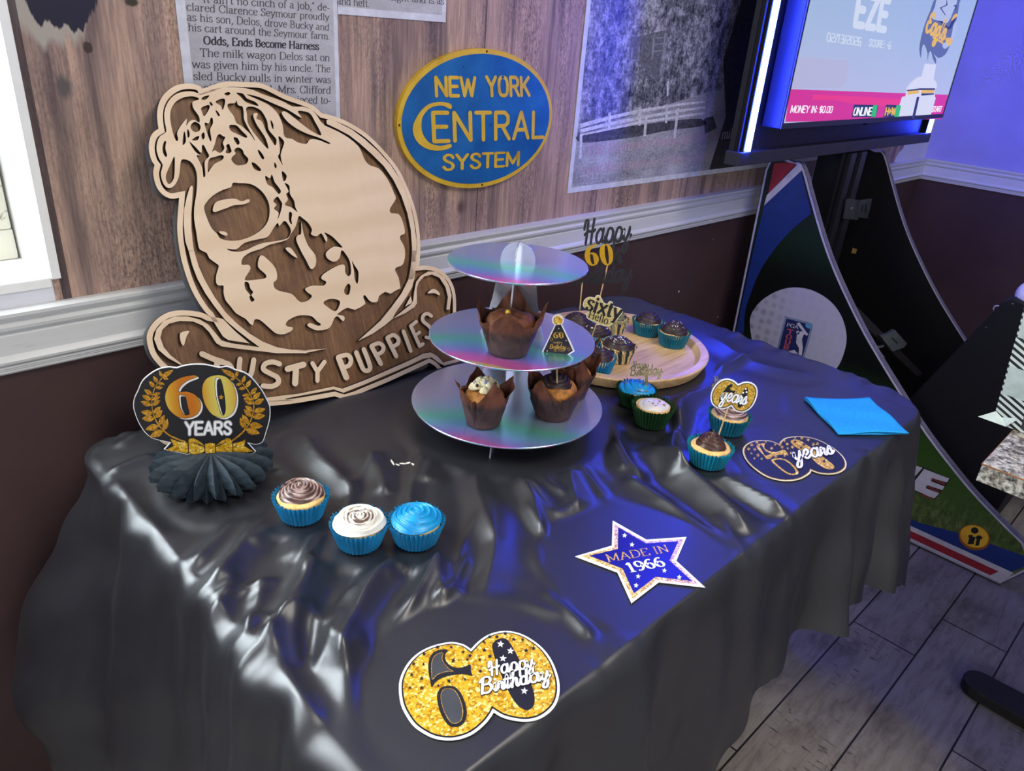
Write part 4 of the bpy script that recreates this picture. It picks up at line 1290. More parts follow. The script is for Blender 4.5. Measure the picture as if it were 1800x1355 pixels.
LBLUE = paper('bright_blue_foil_paper', (32, 134, 186), .34)
LTEAL = paper('teal_blue_paper', (22, 106, 132), .4)
LGREEN = paper('green_paper', (26, 66, 36), .45)
m = Mt('zebra_paper', (230, 210, 160), .5)
wv = m.node('TexWave', i_Vector=m.coord((1, 1, 1)), i_Scale=32.0, i_Distortion=3.0, i_Detail=1.0, i_Detail_Scale=6.0)
m.set('Base Color', m.ramp(wv.outputs[1], [(.46, (48, 66, 70)), (.54, (214, 190, 138))]))
m2 = m
# stripes run up the cup and lean with height
tc = m.node('TexCoord')
sp = m.node('SeparateXYZ', i_Vector=tc.outputs['Object'])
an = m.math('ARCTAN2', sp.outputs[1], sp.outputs[0])
sv = m.math('SINE', m.math('ADD', m.math('MULTIPLY', an, 13.0), m.math('MULTIPLY', sp.outputs[2], 70.0)))
m.set('Base Color', m.ramp(m.math('ADD', m.math('MULTIPLY', sv, .5), .5), [(.42, (40, 62, 70)), (.56, (214, 190, 138))]))
ZEBRA = m.m
m = Mt('vanilla_sponge', (226, 186, 116), .75, 0, .2)
n = m.noise(150, 4, m.coord())
m.set('Base Color', m.ramp(n, [(.3, (196, 148, 82)), (.6, (232, 196, 128))]))
m.bump(n, .5, .001)
SPONGE = m.m


def icing(name, lo, hi, rough=.36):
    m = Mt(name, hi, rough, 0, .5)
    n = m.noise(70, 3, m.coord())
    m.set('Base Color', m.ramp(n, [(.35, lo), (.65, hi)]))
    m.set('Subsurface Weight', .06)
    m.set('Subsurface Scale', .003)
    return m.m


I_CHOC = icing('chocolate_icing', (58, 34, 26), (76, 46, 36))
I_DARK = icing('dark_chocolate_icing', (36, 22, 22), (52, 31, 29), .5)
I_MILK = icing('milk_chocolate_icing', (104, 78, 72), (126, 98, 90))
I_BLUE = icing('bright_blue_icing', (8, 128, 186), (14, 156, 212))
I_WHITE = icing('white_icing', (214, 210, 198), (230, 228, 220))
I_CREAM = icing('cream_icing', (216, 202, 160), (234, 222, 184))
m = Mt('marbled_icing', (220, 214, 200), .36, 0, .5)
sp = m.node('SeparateXYZ', i_Vector=m.coord())
dd = m.math('SQRT', m.math('ADD', m.math('POWER', m.math('SUBTRACT', sp.outputs[0], -.004), 2.0), m.math('POWER', m.math('ADD', sp.outputs[1], -.004), 2.0)))
an = m.math('ARCTAN2', sp.outputs[1], sp.outputs[0])
sw = m.math('SINE', m.math('SUBTRACT', m.math('MULTIPLY', dd, 1500.0), an))
nn = m.noise(90, 2, m.coord())
ff = m.math('MULTIPLY', m.ramp(m.math('ADD', m.math('MULTIPLY', sw, .35), nn), [(.45, (0, 0, 0)), (.7, (1, 1, 1))]), m.ramp(dd, [(.016, (1, 1, 1)), (.021, (0, 0, 0))]))
m.set('Base Color', m.mix(ff, (228, 224, 212), (104, 80, 70)))
I_SWIRL = m.m
m = Mt('pale_streaked_icing', (140, 110, 100), .36, 0, .5)
sp = m.node('SeparateXYZ', i_Vector=m.coord())
dd = m.math('SQRT', m.math('ADD', m.math('POWER', sp.outputs[0], 2.0), m.math('POWER', sp.outputs[1], 2.0)))
an = m.math('ARCTAN2', sp.outputs[1], sp.outputs[0])
sw = m.math('SINE', m.math('SUBTRACT', m.math('MULTIPLY', dd, 1500.0), an))
m.set('Base Color', m.ramp(m.math('ADD', m.math('MULTIPLY', sw, .3), m.noise(60, 2, m.coord())), [(.3, (76, 52, 48)), (.55, (128, 96, 88)), (.8, (190, 168, 160))]))
I_STREAK = m.m
DOT_W = plain('white_sugar', (232, 230, 226), .4)
DOT_R = plain('pink_sugar', (190, 92, 96), .4)
DOT_G = plain('golden_star_sugar', (206, 150, 96), .3, .5)
DOT_B = plain('blue_sugar', (126, 150, 196), .35)
DOT_S = plain('silver_sugar', (190, 190, 200), .25, .7)


def liner_mesh(mat, rb, rt, h, pl, name, parent, slant=0.0, jag=.0015):
    n = pl * 6
    prof = [(rb * .2, .0006), (rb * .96, .0006)] + [(rb + (rt - rb) * t, .001 + h * t) for t in (0, .12, .3, .5, .7, .85, 1.0)]
    rnd = np.random.RandomState(int(rb * 1e6) % 1000 + pl)
    tops = rnd.uniform(-jag, jag, n)

    def fn(i, a, r, z):
        if i < 2:
            return r, z
        t = (i - 2) / 6
        j = int(round(a / (2 * PI) * n)) % n
        amp = (.0008 + .0018 * t)
        tri_ = abs(((a * pl / (2 * PI) + slant * t) % 1.0) - .5) * 4 - 1
        return r + amp * tri_, z + (tops[j] + .0009 * tri_ if i == 8 else 0)
    b = MB()
    v, f = [], []
    for i, (r, z) in enumerate(prof):
        for j in range(n):
            a = 2 * PI * j / n
            rr, zz = fn(i, a, r, z)
            v.append((rr * math.cos(a), rr * math.sin(a), zz))
    for i in range(len(prof) - 1):
        for j in range(n):
            k = (j + 1) % n
            f.append((i * n + j, i * n + k, (i + 1) * n + k, (i + 1) * n + j))
    f.append(tuple(range(n))[::-1])
    b.add(v, f)
    return b.build(name, mat, parent)


def rose(r0, h, base, turns, depth, seed=0, peak=0.0, lump=.05, fine=0, cut=1.0):
    """piped rosette: a dome with a spiral groove, as rings of vertices"""
    R_, n = 46, 96
    rnd = np.random.RandomState(seed)
    ph = rnd.uniform(0, 6.28, 6)
    v, f = [(0, 0, base + h + peak)], []
    for i in range(1, R_ + 1):
        t = i / R_
        for j in range(n):
            a = 2 * PI * j / n
            rr = r0 * t * (1 + lump * (math.sin(2 * a + ph[0]) * .6 + math.sin(3 * a + ph[1]) * .5) * t)
            z = h * (1 - t ** 2.3)
            s_ = turns * t - a / (2 * PI) + .26 * math.sin(2 * a + ph[2]) * t + .16 * math.sin(a + ph[5] + 5 * t) + .07 * math.sin(5 * a + ph[3])
            gr_ = abs(math.cos(PI * s_)) ** .7
            env = min(1, 4 * t) * (1 if t < .93 else (1 - t) / .07)
            z += 1.35 * depth * (gr_ - .6) * env
            if fine:
                z += depth * .5 * math.cos(2 * PI * s_ * fine) * env
            z += peak * math.exp(-(t / .10) ** 1.4)
            z += lump * h * .9 * (math.sin(a + ph[4]) * t * (1 - t) * 2)
            if t > .97:
                z -= .0016
            v.append((rr * math.cos(a), rr * math.sin(a), base + z))
    for j in range(n):
        f.append((0, 1 + j, 1 + (j + 1) % n))
    for i in range(R_ - 1):
        for j in range(n):
            k = (j + 1) % n
            f.append((1 + i * n + j, 1 + (i + 1) * n + j, 1 + (i + 1) * n + k, 1 + i * n + k))
    return v, f


def cupcake(label, group, ice, liner, loc, rot=0.0, rt=.0345, rb=.0262, h=.031, ir=.029, ih=.012, seed=1, turns=4.0, depth=.0026, peak=0.0, pl=36, fine=0, cake=.0045, tilt=(0, 0), ioff=(0, 0), slant=0.0, jag=.0015, cake_r=.0306):
    o = thing('cupcake', label, 'cupcake', loc, group)
    o['_local'] = 1
    o.rotation_euler = (tilt[0], tilt[1], rot)
    liner_mesh(liner, rb, rt, h, pl, 'liner', o, slant, jag)
    rnd = np.random.RandomState(seed)
    b = MB()
    prof = [(rb * .9, .004), (cake_r * .97, h * .8), (cake_r, h - .001)] + [(cake_r * math.cos(t), h - .001 + cake * math.sin(t)) for t in (.3, .6, .9, 1.2, 1.45)]
    b.lathe(prof, 40, (0, 0, 0), lambda i, a, r, z: (r * (1 + .015 * math.sin(3 * a + seed)), z + .0007 * math.sin(5 * a + seed * 2 + i)))
    b.build('cake', SPONGE, o, sm=True)
    b = MB()
    v, f = rose(ir, ih, h - .001 + cake * .62, turns, depth, seed, peak, fine=fine)
    b.add([(q[0] + ioff[0], q[1] + ioff[1], q[2]) for q in v], f)
    b.build('icing', ice, o, sm=True)
    o['_top'] = h - .001 + cake * .62 + ih
    o['_ir'] = ir
    o['_ih'] = ih
    return o


def sprinkle(o, kind, n, mat, seed, spread=.7, off=(0, 0), size=.0011, part='sprinkle'):
    rnd = np.random.RandomState(seed)
    top, ir, ih = o['_top'], o['_ir'], o['_ih']
    for i in range(n):
        a, r = rnd.uniform(0, 2 * PI), spread * math.sqrt(rnd.uniform(0.01, 1)) * ir
        x, y = r * math.cos(a) + off[0], r * math.sin(a) + off[1]
        t = min(.97, math.hypot(x, y) / ir)
        z = top - ih + ih * (1 - t ** 2.3) + size * .8
        b = MB()
        if kind == 'ball':
            b.ball((x, y, z), size * rnd.uniform(.8, 1.2), 5)
        elif kind == 'rod':
            g_ = rnd.uniform(0, PI)
            b.tube([(x - math.cos(g_) * size * 2, y - math.sin(g_) * size * 2, z), (x + math.cos(g_) * size * 2, y + math.sin(g_) * size * 2, z + size)], size * .55, 5)
        else:
            g_ = rnd.uniform(0, PI)
            fr = Fr((x, y, z), (math.cos(g_), math.sin(g_), rnd.uniform(-.3, .3)), (-math.sin(g_), math.cos(g_), rnd.uniform(-.1, .5)))
            b.flat(fr, [star((0, 0), size * 2.4, g_, .45)], -.0004, .0005)
        b.build(part, mat, o)
    return o


def on(pxy, z=TZ):
    p = atz(pxy[0], pxy[1], z)
    return (p[0], p[1], z)


CZ = TZ + .0012
cupcake('cupcake with pale brown streaked swirl in bright blue liner, nearest the black paper fan', 'cupcakes in blue liners', I_STREAK, LBLUE, on((531, 905), CZ), .4, seed=3, turns=5.0, depth=.0027, peak=.003, ir=.0285, ih=.014, fine=2, ioff=(.003, .002))
cupcake('cupcake with marbled white and brown icing in bright blue liner, between its two neighbours', 'cupcakes in blue liners', I_SWIRL, LBLUE, on((632, 953), CZ), 1.9, seed=4, turns=5.0, depth=.0026, ir=.0318, ih=.0125, fine=2)
cupcake('cupcake with bright blue swirled icing in bright blue liner, touching the marbled one', 'cupcakes in blue liners', I_BLUE, LBLUE, on((731, 948), CZ), 3.0, seed=5, turns=4.5, depth=.0024, ir=.0315, ih=.0125, fine=2)
q = cupcake('blue iced cupcake in green liner sprinkled with copper stars behind the white iced one', 'cupcakes in green liners', I_BLUE, LGREEN, on((1115, 709), CZ), 1.0, seed=6, turns=3.2, depth=.0018, ir=.0322, ih=.0105, cake=.002)
sprinkle(q, 'star', 7, DOT_G, 4, .75, (-.002, -.004), .0014, 'star_sprinkle')
q = cupcake('white iced cupcake sunk deep in a dark green liner with red sprinkles', 'cupcakes in green liners', I_WHITE, LGREEN, on((1143, 744), CZ), 2.0, seed=7, turns=2.0, depth=.0009, ir=.0265, ih=.007, h=.036, rt=.0355, cake=.0, cake_r=.029)
sprinkle(q, 'rod', 9, DOT_R, 3, .55, (-.005, .004), .0010)
sprinkle(q, 'ball', 6, I_DARK, 9, .7, (-.004, .004), .0006, 'dark_sprinkle')
cupcake('vanilla cupcake in dark teal liner standing behind the sixty years pick', 'cupcakes in teal liners', I_STREAK, LTEAL, on((1277, 756), CZ), .2, seed=8, turns=4.0, depth=.0018, ir=.0288, ih=.010, fine=2, cake=.008)
cupcake('cupcake with peaked chocolate swirl in teal liner holding the sixty years pick', 'cupcakes in teal liners', I_CHOC, paper('turquoise_paper', (26, 136, 164), .36), on((1243, 813), CZ), .9, seed=9, turns=4.0, depth=.003, peak=.011, ir=.0235, ih=.016, fine=2, cake=.005)

# --- round wooden tray with its cupcakes
m = Mt('bamboo_tray_wood', (214, 180, 138), .38, 0, .4)
n1 = m.noise(8, 5, m.coord((1.2, 14, 1)), .6, .3)
n2 = m.noise(5, 4, m.coord((1.5, 3, 1)), .6)
c = m.ramp(n1, [(.3, (186, 146, 98)), (.5, (212, 176, 130)), (.7, (224, 192, 148))])
m.set('Base Color', m.mix(m.math('MULTIPLY', m.ramp(n2, [(.58, (0, 0, 0)), (.7, (1, 1, 1))]), .3), c, (150, 110, 70)))
tray = thing('round_tray', 'round pale bamboo tray with a raised rim holding iced cupcakes', 'tray', (1.182, .84, TZ + .001))
MB().lathe([(.168, TZ + .001), (.178, TZ + .003), (.187, TZ + .020), (.1875, TZ + .0235), (.185, TZ + .0255), (.171, TZ + .0255), (.169, TZ + .0235), (.162, TZ + .0125), (.158, TZ + .0115), (.02, TZ + .0115)], 96, (1.182, .84, 0)).build('tray_body', m.m, tray, sm=.5)
TY = TZ + .0118
GT = 'cupcakes on the round tray'
cupcake('plain chocolate swirl cupcake in teal liner at the back edge of the tray', GT, I_DARK, LTEAL, on((1136, 586), TY), .3, rt=.033, seed=11, turns=3.6, depth=.003, peak=.002, ir=.0295, ih=.016, cake=.004)
q = cupcake('chocolate swirl cupcake in teal liner topped with pearl beads near the tray rim', GT, I_DARK, LTEAL, on((1181, 606), TY), 1.2, rt=.033, seed=12, turns=3.4, depth=.003, peak=.004, ir=.029, ih=.020, cake=.004)
sprinkle(q, 'ball', 26, DOT_W, 5, .62, (-.008, .003), .0009, 'pearl_bead')
q = cupcake('zebra striped liner cupcake with white flecked chocolate icing at the tray front', GT, I_DARK, ZEBRA, on((1084, 632), TY), .3, seed=13, turns=3.4, depth=.0026, peak=.003, ir=.031, ih=.015, slant=2.5, pl=30, jag=.003)
sprinkle(q, 'rod', 14, DOT_W, 7, .62, (-.008, .002), .0011)
sprinkle(q, 'ball', 16, DOT_W, 8, .7, (-.004, .0), .0008, 'pearl_bead')
cupcake('tall chocolate swirl cupcake at the tray back carrying the black birthday topper', GT, I_DARK, LTEAL, on((1012, 590), TY), 2.2, rt=.033, seed=14, turns=4, depth=.003, peak=.003, ir=.030, ih=.016, cake=.006)
cupcake('zebra striped liner cupcake half hidden behind the sixty hello pick', GT, I_DARK, ZEBRA, on((1075, 581), TY), 1.6, seed=15, turns=3.4, depth=.0026, ir=.029, ih=.012, pl=30, slant=2.5)
q = cupcake('chocolate cupcake with white star sprinkles in blue liner below the sixty hello pick', GT, I_DARK, LBLUE, on((1046, 609), TY), 2.6, rt=.032, seed=16, turns=3.4, depth=.0026, ir=.030, ih=.016)
sprinkle(q, 'star', 8, DOT_W, 11, .7, (0, 0), .0013, 'star_sprinkle')
q = cupcake('chocolate cupcake with tiny beads in blue liner tucked beside the stand and zebra cupcake', GT, I_DARK, LBLUE, on((1049, 652), TY), .7, rt=.032, seed=17, turns=3.4, depth=.0026, ir=.030, ih=.014)
sprinkle(q, 'ball', 9, DOT_W, 13, .6, (.006, .004), .0009, 'pearl_bead')


# ------------------------------------------------------------------ three tier stand with iridescent foil
def foil(name, rough, f0, f1):
    m = Mt(name, (180, 180, 200), rough, .80, .6)
    lw = m.node('LayerWeight')
    lw.inputs['Blend'].default_value = .5
    n = m.noise(2.2, 2, m.coord((1, 1, .3)), .5)
    n2 = m.noise(300, 1, m.coord((1, .05, 1), rot=(0, 0, .6)))
    mr = m.node('MapRange', i_0=lw.outputs[1], i_1=f0, i_2=f1)
    mr.clamp = False
    f = m.math('ADD', mr.outputs[0], m.math('MULTIPLY', m.math('SUBTRACT', n, .5), .85))
    f = m.math('ADD', f, m.math('MULTIPLY', m.math('SUBTRACT', n2, .5), .02))
    f = m.math('PINGPONG', f, 1.0)
    m.set('Base Color', m.ramp(f, [(.0, (246, 236, 130)), (.04, (255, 120, 205)), (.12, (244, 130, 214)), (.18, (176, 160, 250)), (.27, (140, 200, 242)), (.37, (130, 226, 200)), (.46, (176, 206, 232)), (.56, (200, 200, 232)), (.8, (206, 208, 226)), (.92, (180, 186, 250)), (1, (206, 206, 228))]))
    m.bump(n2, .04, .0005)
    return m.m


FOILS = [foil('iridescent_foil', .25, a_, b__) for a_, b__ in ((.485, .60), (.588, .665), (.688, .75))]
m = Mt('silver_foil_support', (190, 196, 206), .17, .85, .7)
n = m.noise(9, 2, m.coord((1, 1, .25)), .5)
m.set('Base Color', m.ramp(n, [(.30, (130, 200, 246)), (.40, (226, 230, 238)), (.58, (224, 230, 238)), (.66, (180, 240, 240)), (.74, (240, 240, 180))]))
m.bump(m.noise(240, 1, m.coord((1, 1, .06))), .06, .0005)
FOILV = m.m
SXY = (.80, .771)
TB, TM, TT = .786, .9005, 1.022
st = thing('cake_stand', 'three tier round cake stand of shiny iridescent foil card', 'cake stand', (SXY[0], SXY[1], TZ))
for z, r_, FOIL in ((TB, .158, FOILS[0]), (TM, .1325, FOILS[1]), (TT, .108, FOILS[2])):
    MB().lathe([(.002, z - .0028), (r_ - .0006, z - .0028), (r_, z - .0022), (r_, z - .0006), (r_ - .0006, z), (.002, z)], 96, (SXY[0], SXY[1], 0)).build('tier_disc', FOIL, st, sm=.4)
AX = .62   # turn of the slotted supports


def support(a, z0, z1, w0, w1, name, extra=None):
    u = (math.cos(a), math.sin(a), 0)
    fr = Fr((SXY[0], SXY[1], 0), u, (0, 0, 1))
    pts = [(-w0, z0), (w0, z0)]
    for t in (.15, .3, .5, .7, .85, 1.0):
        pts.append((w1 + (w0 - w1) * (1 - t) ** 1.9, z0 + (z1 - z0) * t))
    for t in (1.0, .85, .7, .5, .3, .15):
        pts.append((-(w1 + (w0 - w1) * (1 - t) ** 1.9), z0 + (z1 - z0) * t))
    MB().flat(fr, [pts], -.0012, .0012).build(name, FOILV, st)


for a in (AX, AX + PI / 2):
    support(a, TB, TM - .0028, .058, .036, 'support_panel')
    support(a, TM, TT - .0028, .052, .030, 'support_panel')
    fr = Fr((SXY[0], SXY[1], 0), (math.cos(a), math.sin(a), 0), (0, 0, 1))
    MB().flat(fr, [[(-.135, TZ + .0005), (-.105, TZ + .0005), (-.09, TB - .012), (.09, TB - .012), (.105, TZ + .0005), (.135, TZ + .0005), (.128, TB - .003), (-.128, TB - .003)]], -.0012, .0012).build('foot_panel', FOILV, st)
    MB().flat(fr, [[((.027 * math.cos(t * PI / 16)), TT + .002 + .029 * math.sin(t * PI / 16)) for t in range(17)] + [(-.027, TT), (.027, TT)]], -.0012, .0012).build('handle_panel', FOILV, st)


# ------------------------------------------------------------------ muffins in tulip wrappers
m = Mt('brown_baking_paper', (74, 50, 42), .6, 0, .3)
n = m.noise(26, 5, m.coord(), .65, .5)
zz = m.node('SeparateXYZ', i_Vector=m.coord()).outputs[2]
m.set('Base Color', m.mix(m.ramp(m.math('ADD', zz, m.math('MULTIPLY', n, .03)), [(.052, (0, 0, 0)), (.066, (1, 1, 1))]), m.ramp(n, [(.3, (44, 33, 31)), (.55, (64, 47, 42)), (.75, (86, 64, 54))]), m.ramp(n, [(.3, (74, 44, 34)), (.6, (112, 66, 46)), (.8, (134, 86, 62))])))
m.bump(m.noise(38, 6, m.coord(), .7), .9, .005)
WRAP = m.m
m = Mt('grease_brown_paper', (112, 66, 44), .45, 0, .45)
n = m.noise(40, 5, m.coord(), .65, .5)
m.set('Base Color', m.ramp(n, [(.3, (70, 42, 30)), (.6, (108, 62, 40)), (.8, (132, 82, 54))]))
m.bump(n, .4, .002)
WRAPG = m.m
GOLDM = plain('yellow_muffin_crumb', (166, 112, 58), .7, 0, .2, .2, 120, .5)
CHOCM = plain('chocolate_muffin_crumb', (96, 56, 34), .6, 0, .3, .3, 120, .5)


def tulip(label, loc, rot, seed, crumb, height=.078, rb=.0255, flare=.014, dome=.060, wrap=None, ice=None, squash=1.0, corner=.024):
    o = thing('muffin', label, 'muffin', loc, 'muffins in brown tulip wrappers')
    o['_local'] = 1
    o.rotation_euler = (0, 0, rot)
    rnd = np.random.RandomState(seed)
    ph = rnd.uniform(0, 6.28, 8)
    pk = rnd.uniform(.6, 1.15, 4)
    n, R_ = 128, 22
    v, f = [], []
    for i in range(R_ + 1):
        t = i / R_
        for j in range(n):
            a = 2 * PI * j / n
            kq = int(((a + PI / 4) % (2 * PI)) / (PI / 2)) % 4
            da = ((a + PI / 4) % (PI / 2)) - PI / 4
            tip = max(0, 1 - abs(da) / .62) ** 1.1 * pk[kq]
            top = height - .030 + corner * 1.5 * tip
            z = top * t
            zz = min(1, z / (height - .03))
            r = rb + flare * zz + .010 * max(0, z - (height - .03)) / .03 * (1.0 if kq % 2 else .55)
            # overlapping vertical pleats between the points, fading to a round base
            pl = abs(math.sin(2 * a + ph[0] * .05))
            r *= 1 - .10 * t * (1 - min(1, abs(abs(da) - PI / 4) < .12)) * 0
            fo = math.exp(-((abs(da) - PI / 4) / .10) ** 2)
            r += (.0042 * t) * (fo if da > 0 else -fo * .9)
            r += .0014 * t * (math.sin(7 * a + ph[1] + 5 * t) + math.sin(11 * a - 9 * t + ph[2]) * .8 + .7 * math.sin(17 * a + 14 * t + ph[5]))
            v.append((r * math.cos(a), r * math.sin(a), z + .0006))
    for i in range(R_):
        for j in range(n):
            k = (j + 1) % n
            f.append((i * n + j, i * n + k, (i + 1) * n + k, (i + 1) * n + j))
    f.append(tuple(range(n))[::-1])
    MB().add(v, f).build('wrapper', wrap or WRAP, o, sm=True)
    b = MB()
    rr = rb + flare * .50
    b.lathe([(rb * .9, .003), (rr * .9, dome * .55), (rr, dome * .72), (rr * .97, dome * .82), (rr * .8, dome * .93), (rr * .5, dome * .99), (rr * .2, dome)], 40, (0, 0, 0),
            lambda i, a, r, z: (r * (1 + .03 * math.sin(3 * a + ph[3])), z + .0018 * math.sin(4 * a + ph[4] + i)))
    b.build('cake', crumb, o, sm=True)
    if ice is not None:
        v, f = rose(ice[1], ice[2], dome - .004, ice[3], .0032, seed, .002)
        MB().add(v, f).build('icing', ice[0], o, sm=True)
        o['_top'], o['_ir'], o['_ih'] = dome - .004 + ice[2], ice[1], ice[2]
    return o


def onz(pxy, z):
    p = atz(pxy[0], pxy[1], z)
    return (p[0], p[1], z)


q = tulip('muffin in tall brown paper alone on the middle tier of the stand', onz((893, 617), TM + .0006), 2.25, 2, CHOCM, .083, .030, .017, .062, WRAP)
MB().ball((.004, .004, .0635), .0045, 6).build('gold_topping', plain('golden_crumbs', (206, 150, 40), .35, .3, .5, .4, 300), q)
q = tulip('muffin in brown paper piled with cream icing and sugar pearls on the lowest tier', onz((849, 742), TB + .0006), 1.15, 4, GOLDM, .080, .026, .012, .058, None)
# dollops of cream, each a piped blob
rnd = np.random.RandomState(21)
for i in range(13):
    a, r_ = i * 2.4, .0195 * math.sqrt(i / 13)
    zz = .060 + .013 * (1 - (r_ / .0195) ** 2)
    v, f = rose(.0078, .0075, zz - .002, 2.0, .0012, i, .0015)
    MB().add([(p[0] + r_ * math.cos(a), p[1] + r_ * math.sin(a), p[2]) for p in v], f).build('cream_dollop', I_CREAM, q, sm=True)
for i, (a, r_, mm) in enumerate(((.3, .012, DOT_B), (1.5, .017, DOT_S), (2.8, .010, DOT_B), (4.0, .016, I_CHOC), (5.2, .013, DOT_B), (2.1, .019, I_CHOC))):
    MB().ball((r_ * math.cos(a), r_ * math.sin(a), .0765 - r_ * .35), .0027, 7).build('sugar_pearl', mm, q, sm=True)
q = tulip('muffin in brown paper with chocolate rose icing holding the party hat pick', onz((972, 728), TB + .0006), .2, 6, GOLDM, .074, .0285, .013, .060, None, (I_DARK, .0265, .013, 3.6))
tulip('muffin in brown paper wearing a tiny gold crown pick behind the chocolate rose one', (.80 + .112 * math.cos(-.48), .771 + .112 * math.sin(-.48), TB + .0006), 1.0, 8, GOLDM, .078, .026, .012, .054, None, (I_DARK, .024, .010, 3.0))
q = tulip('muffin in very dark brown paper squeezed between the stand and the round tray', (.987, .792, TZ + .001), .5, 9, CHOCM, .098, .0245, .008, .068, None, (I_DARK, .022, .012, 3.0))
# ------------------------------------------------------------------ printed cards, picks and toppers
def glitter(name, lo, mid, hi, scale=420, rough=.35):
    m = Mt(name, mid, rough, .25, .6)
    vo = m.node('TexVoronoi', i_Scale=scale, i_Vector=m.coord())
    f = m.node('SeparateXYZ', i_Vector=vo.outputs['Color']).outputs[0]
    m.set('Base Color', m.ramp(f, [(.1, lo), (.4, mid), (.75, mid), (.93, hi)]))
    return m.m


GOLD = glitter('gold_glitter', (176, 122, 14), (226, 176, 38), (255, 238, 150))
GOLDF = glitter('fine_gold_glitter', (150, 104, 24), (206, 160, 48), (250, 226, 140), 900)
PINKG = glitter('pink_gold_glitter', (170, 110, 110), (206, 160, 160), (250, 226, 220), 700)
CWHITE = plain('white_card', (236, 236, 236), .5)
CCREAM = plain('cream_card', (226, 214, 178), .5)
CBLACK = plain('black_print', (26, 26, 30), .42, 0, .5)
CDARK = plain('charcoal_print', (62, 64, 68), .42, 0, .5)
m = Mt('navy_print', (20, 18, 110), .35, 0, .5)
m.set('Base Color', m.ramp(m.noise(3, 2, m.coord()), [(.3, (16, 14, 84)), (.7, (26, 22, 150))]))
NAVY = m.m
PLATE = lambda px_list: px_list
MM = .0009


def lay(o, name, fr, loops, d, mat, rule='union'):
    return MB().flat(fr, loops, d, rule=rule).build(name, mat, o)


def words(o, name, fr, items, d, mat, thing_=None):
    b = MB()
    for it in items:
        a = dict(it[4]) if len(it) > 4 else {}
        text_on(b, fr, it[0], it[1], it[2], it[3], d=d, **a)
    return b.build(name, mat, o)


FT = Fr((.6, .4, TZ + .0022), (1, 0, 0), (0, 1, 0))    # cards lie on the table
cE = lambda s_: P(s_, 680, 1080, 5.4545)
cF = lambda s_: P(s_, 990, 900, 6.6667)
cG = lambda s_: P(s_, 1180, 640, 5.4545)
f_ = lambda pts, n=4: px(FT, smooth(pts, True, n) if n else pts)


def cornered(a, b_):
    """two smooth runs that meet in notches"""
    return smooth(a, False, 4)[:-1] + smooth(b_, False, 4)[:-1]


def ctr(l):
    a = np.array(l)
    return a.mean(0)


cH = lambda s_: P(s_, 230, 630, 5.0192)
d6 = smooth(cH('565 145 578 162 500 192 440 240 418 290 460 290 510 292 570 320 612 380 612 440 580 490 520 518 460 522 400 502 335 440 305 360 312 290 350 222 430 172 500 152'), True, 3)
d6h = smooth(cH('422 325 455 320 485 335 500 400 518 470 512 492 480 495 455 470 432 420'), True, 3)
d0 = smooth(cH('750 145 830 155 890 210 925 300 928 390 900 470 850 510 800 520 720 490 660 410 632 310 636 230 675 170'), True, 3)
d0h = smooth(cH('742 185 775 165 803 200 828 320 838 430 828 488 800 494 776 430 746 310'), True, 3)


def sixty(mb, fr, bl, br_, tl, d, d0_=None):
    a, b_, c_ = (np.array(fr.uv(*q)) for q in (bl, br_, tl))
    x0, x1, y0, y1 = 230 + 305 / 5.0192, 230 + 928 / 5.0192, 630 + 145 / 5.0192, 630 + 522 / 5.0192
    L = [[tuple(a + (b_ - a) * (q[0] - x0) / (x1 - x0) + (c_ - a) * (y1 - q[1]) / (y1 - y0)) for q in l] for l in (d6, d6h, d0, d0h)]
    return mb.flat(fr, L, d, rule='evenodd') if d0_ is None else mb.flat(fr, L, d0_, d, 'evenodd')


# gold sixty: happy birthday
o6 = cornered(cE('805 330 740 288 640 264 540 273 420 306 310 361 220 441 155 541 120 640 116 740 135 860 180 960 250 1060 340 1130 440 1180 550 1203 660 1200 770 1170 860 1120 950 1040 1005 970 1025 935'),
              cE('1025 935 1100 980 1200 1010 1320 1025 1430 1010 1530 960 1610 880 1650 780 1656 670 1632 560 1582 440 1502 330 1400 246 1290 186 1170 158 1060 165 960 200 880 255 805 330'))
O = px(FT, o6)
cc_ = ctr(O)
c1 = thing('birthday_card', 'gold glitter number sixty card lettered happy birthday lying at the cloth front edge', 'decoration', FT.pt(cc_))
MB().flat(FT, [O], -.0008, 0).build('card_base', CWHITE, c1)
lay(c1, 'black_outline', FT, [inset(O, .0026)], .0003, CBLACK)
lay(c1, 'gold_field', FT, [inset(O, .0042)], .0006, GOLD)
k6 = cE('585 350 540 338 470 355 420 400 398 480 400 560 415 640 430 705 470 650 540 610 640 585 740 578 820 594 808 560 802 485 760 500 700 515 640 510 590 480 558 430 560 385')
k6b = cE('480 790 510 715 570 690 650 700 710 760 755 870 765 970 735 1050 670 1083 600 1075 545 1010 500 910')
k0 = cE('1010 320 1030 265 1090 235 1150 245 1200 310 1260 420 1330 560 1390 690 1415 790 1410 870 1370 915 1310 915 1240 860 1180 770 1110 620 1050 470')
lay(c1, 'black_counter', FT, [f_(k6, 3)], .0009, CBLACK)
lay(c1, 'black_counter', FT, [f_(k6b)], .0009, CBLACK)
lay(c1, 'black_counter', FT, [f_(k0)], .0009, CBLACK)
i1_, i2_ = inset(f_(k6b), .0035), inset(f_(cE('540 375 480 385 440 430 425 500 428 570 435 635 480 590 560 560 640 552 600 530 555 480 530 430'), 3), 0)
for q in (i1_, i2_):
    lay(c1, 'charcoal_window', FT, [q], .0011, CDARK)
    lay(c1, 'gold_line', FT, [q, inset(q, .0005)], .0013, GOLDF, 'evenodd')
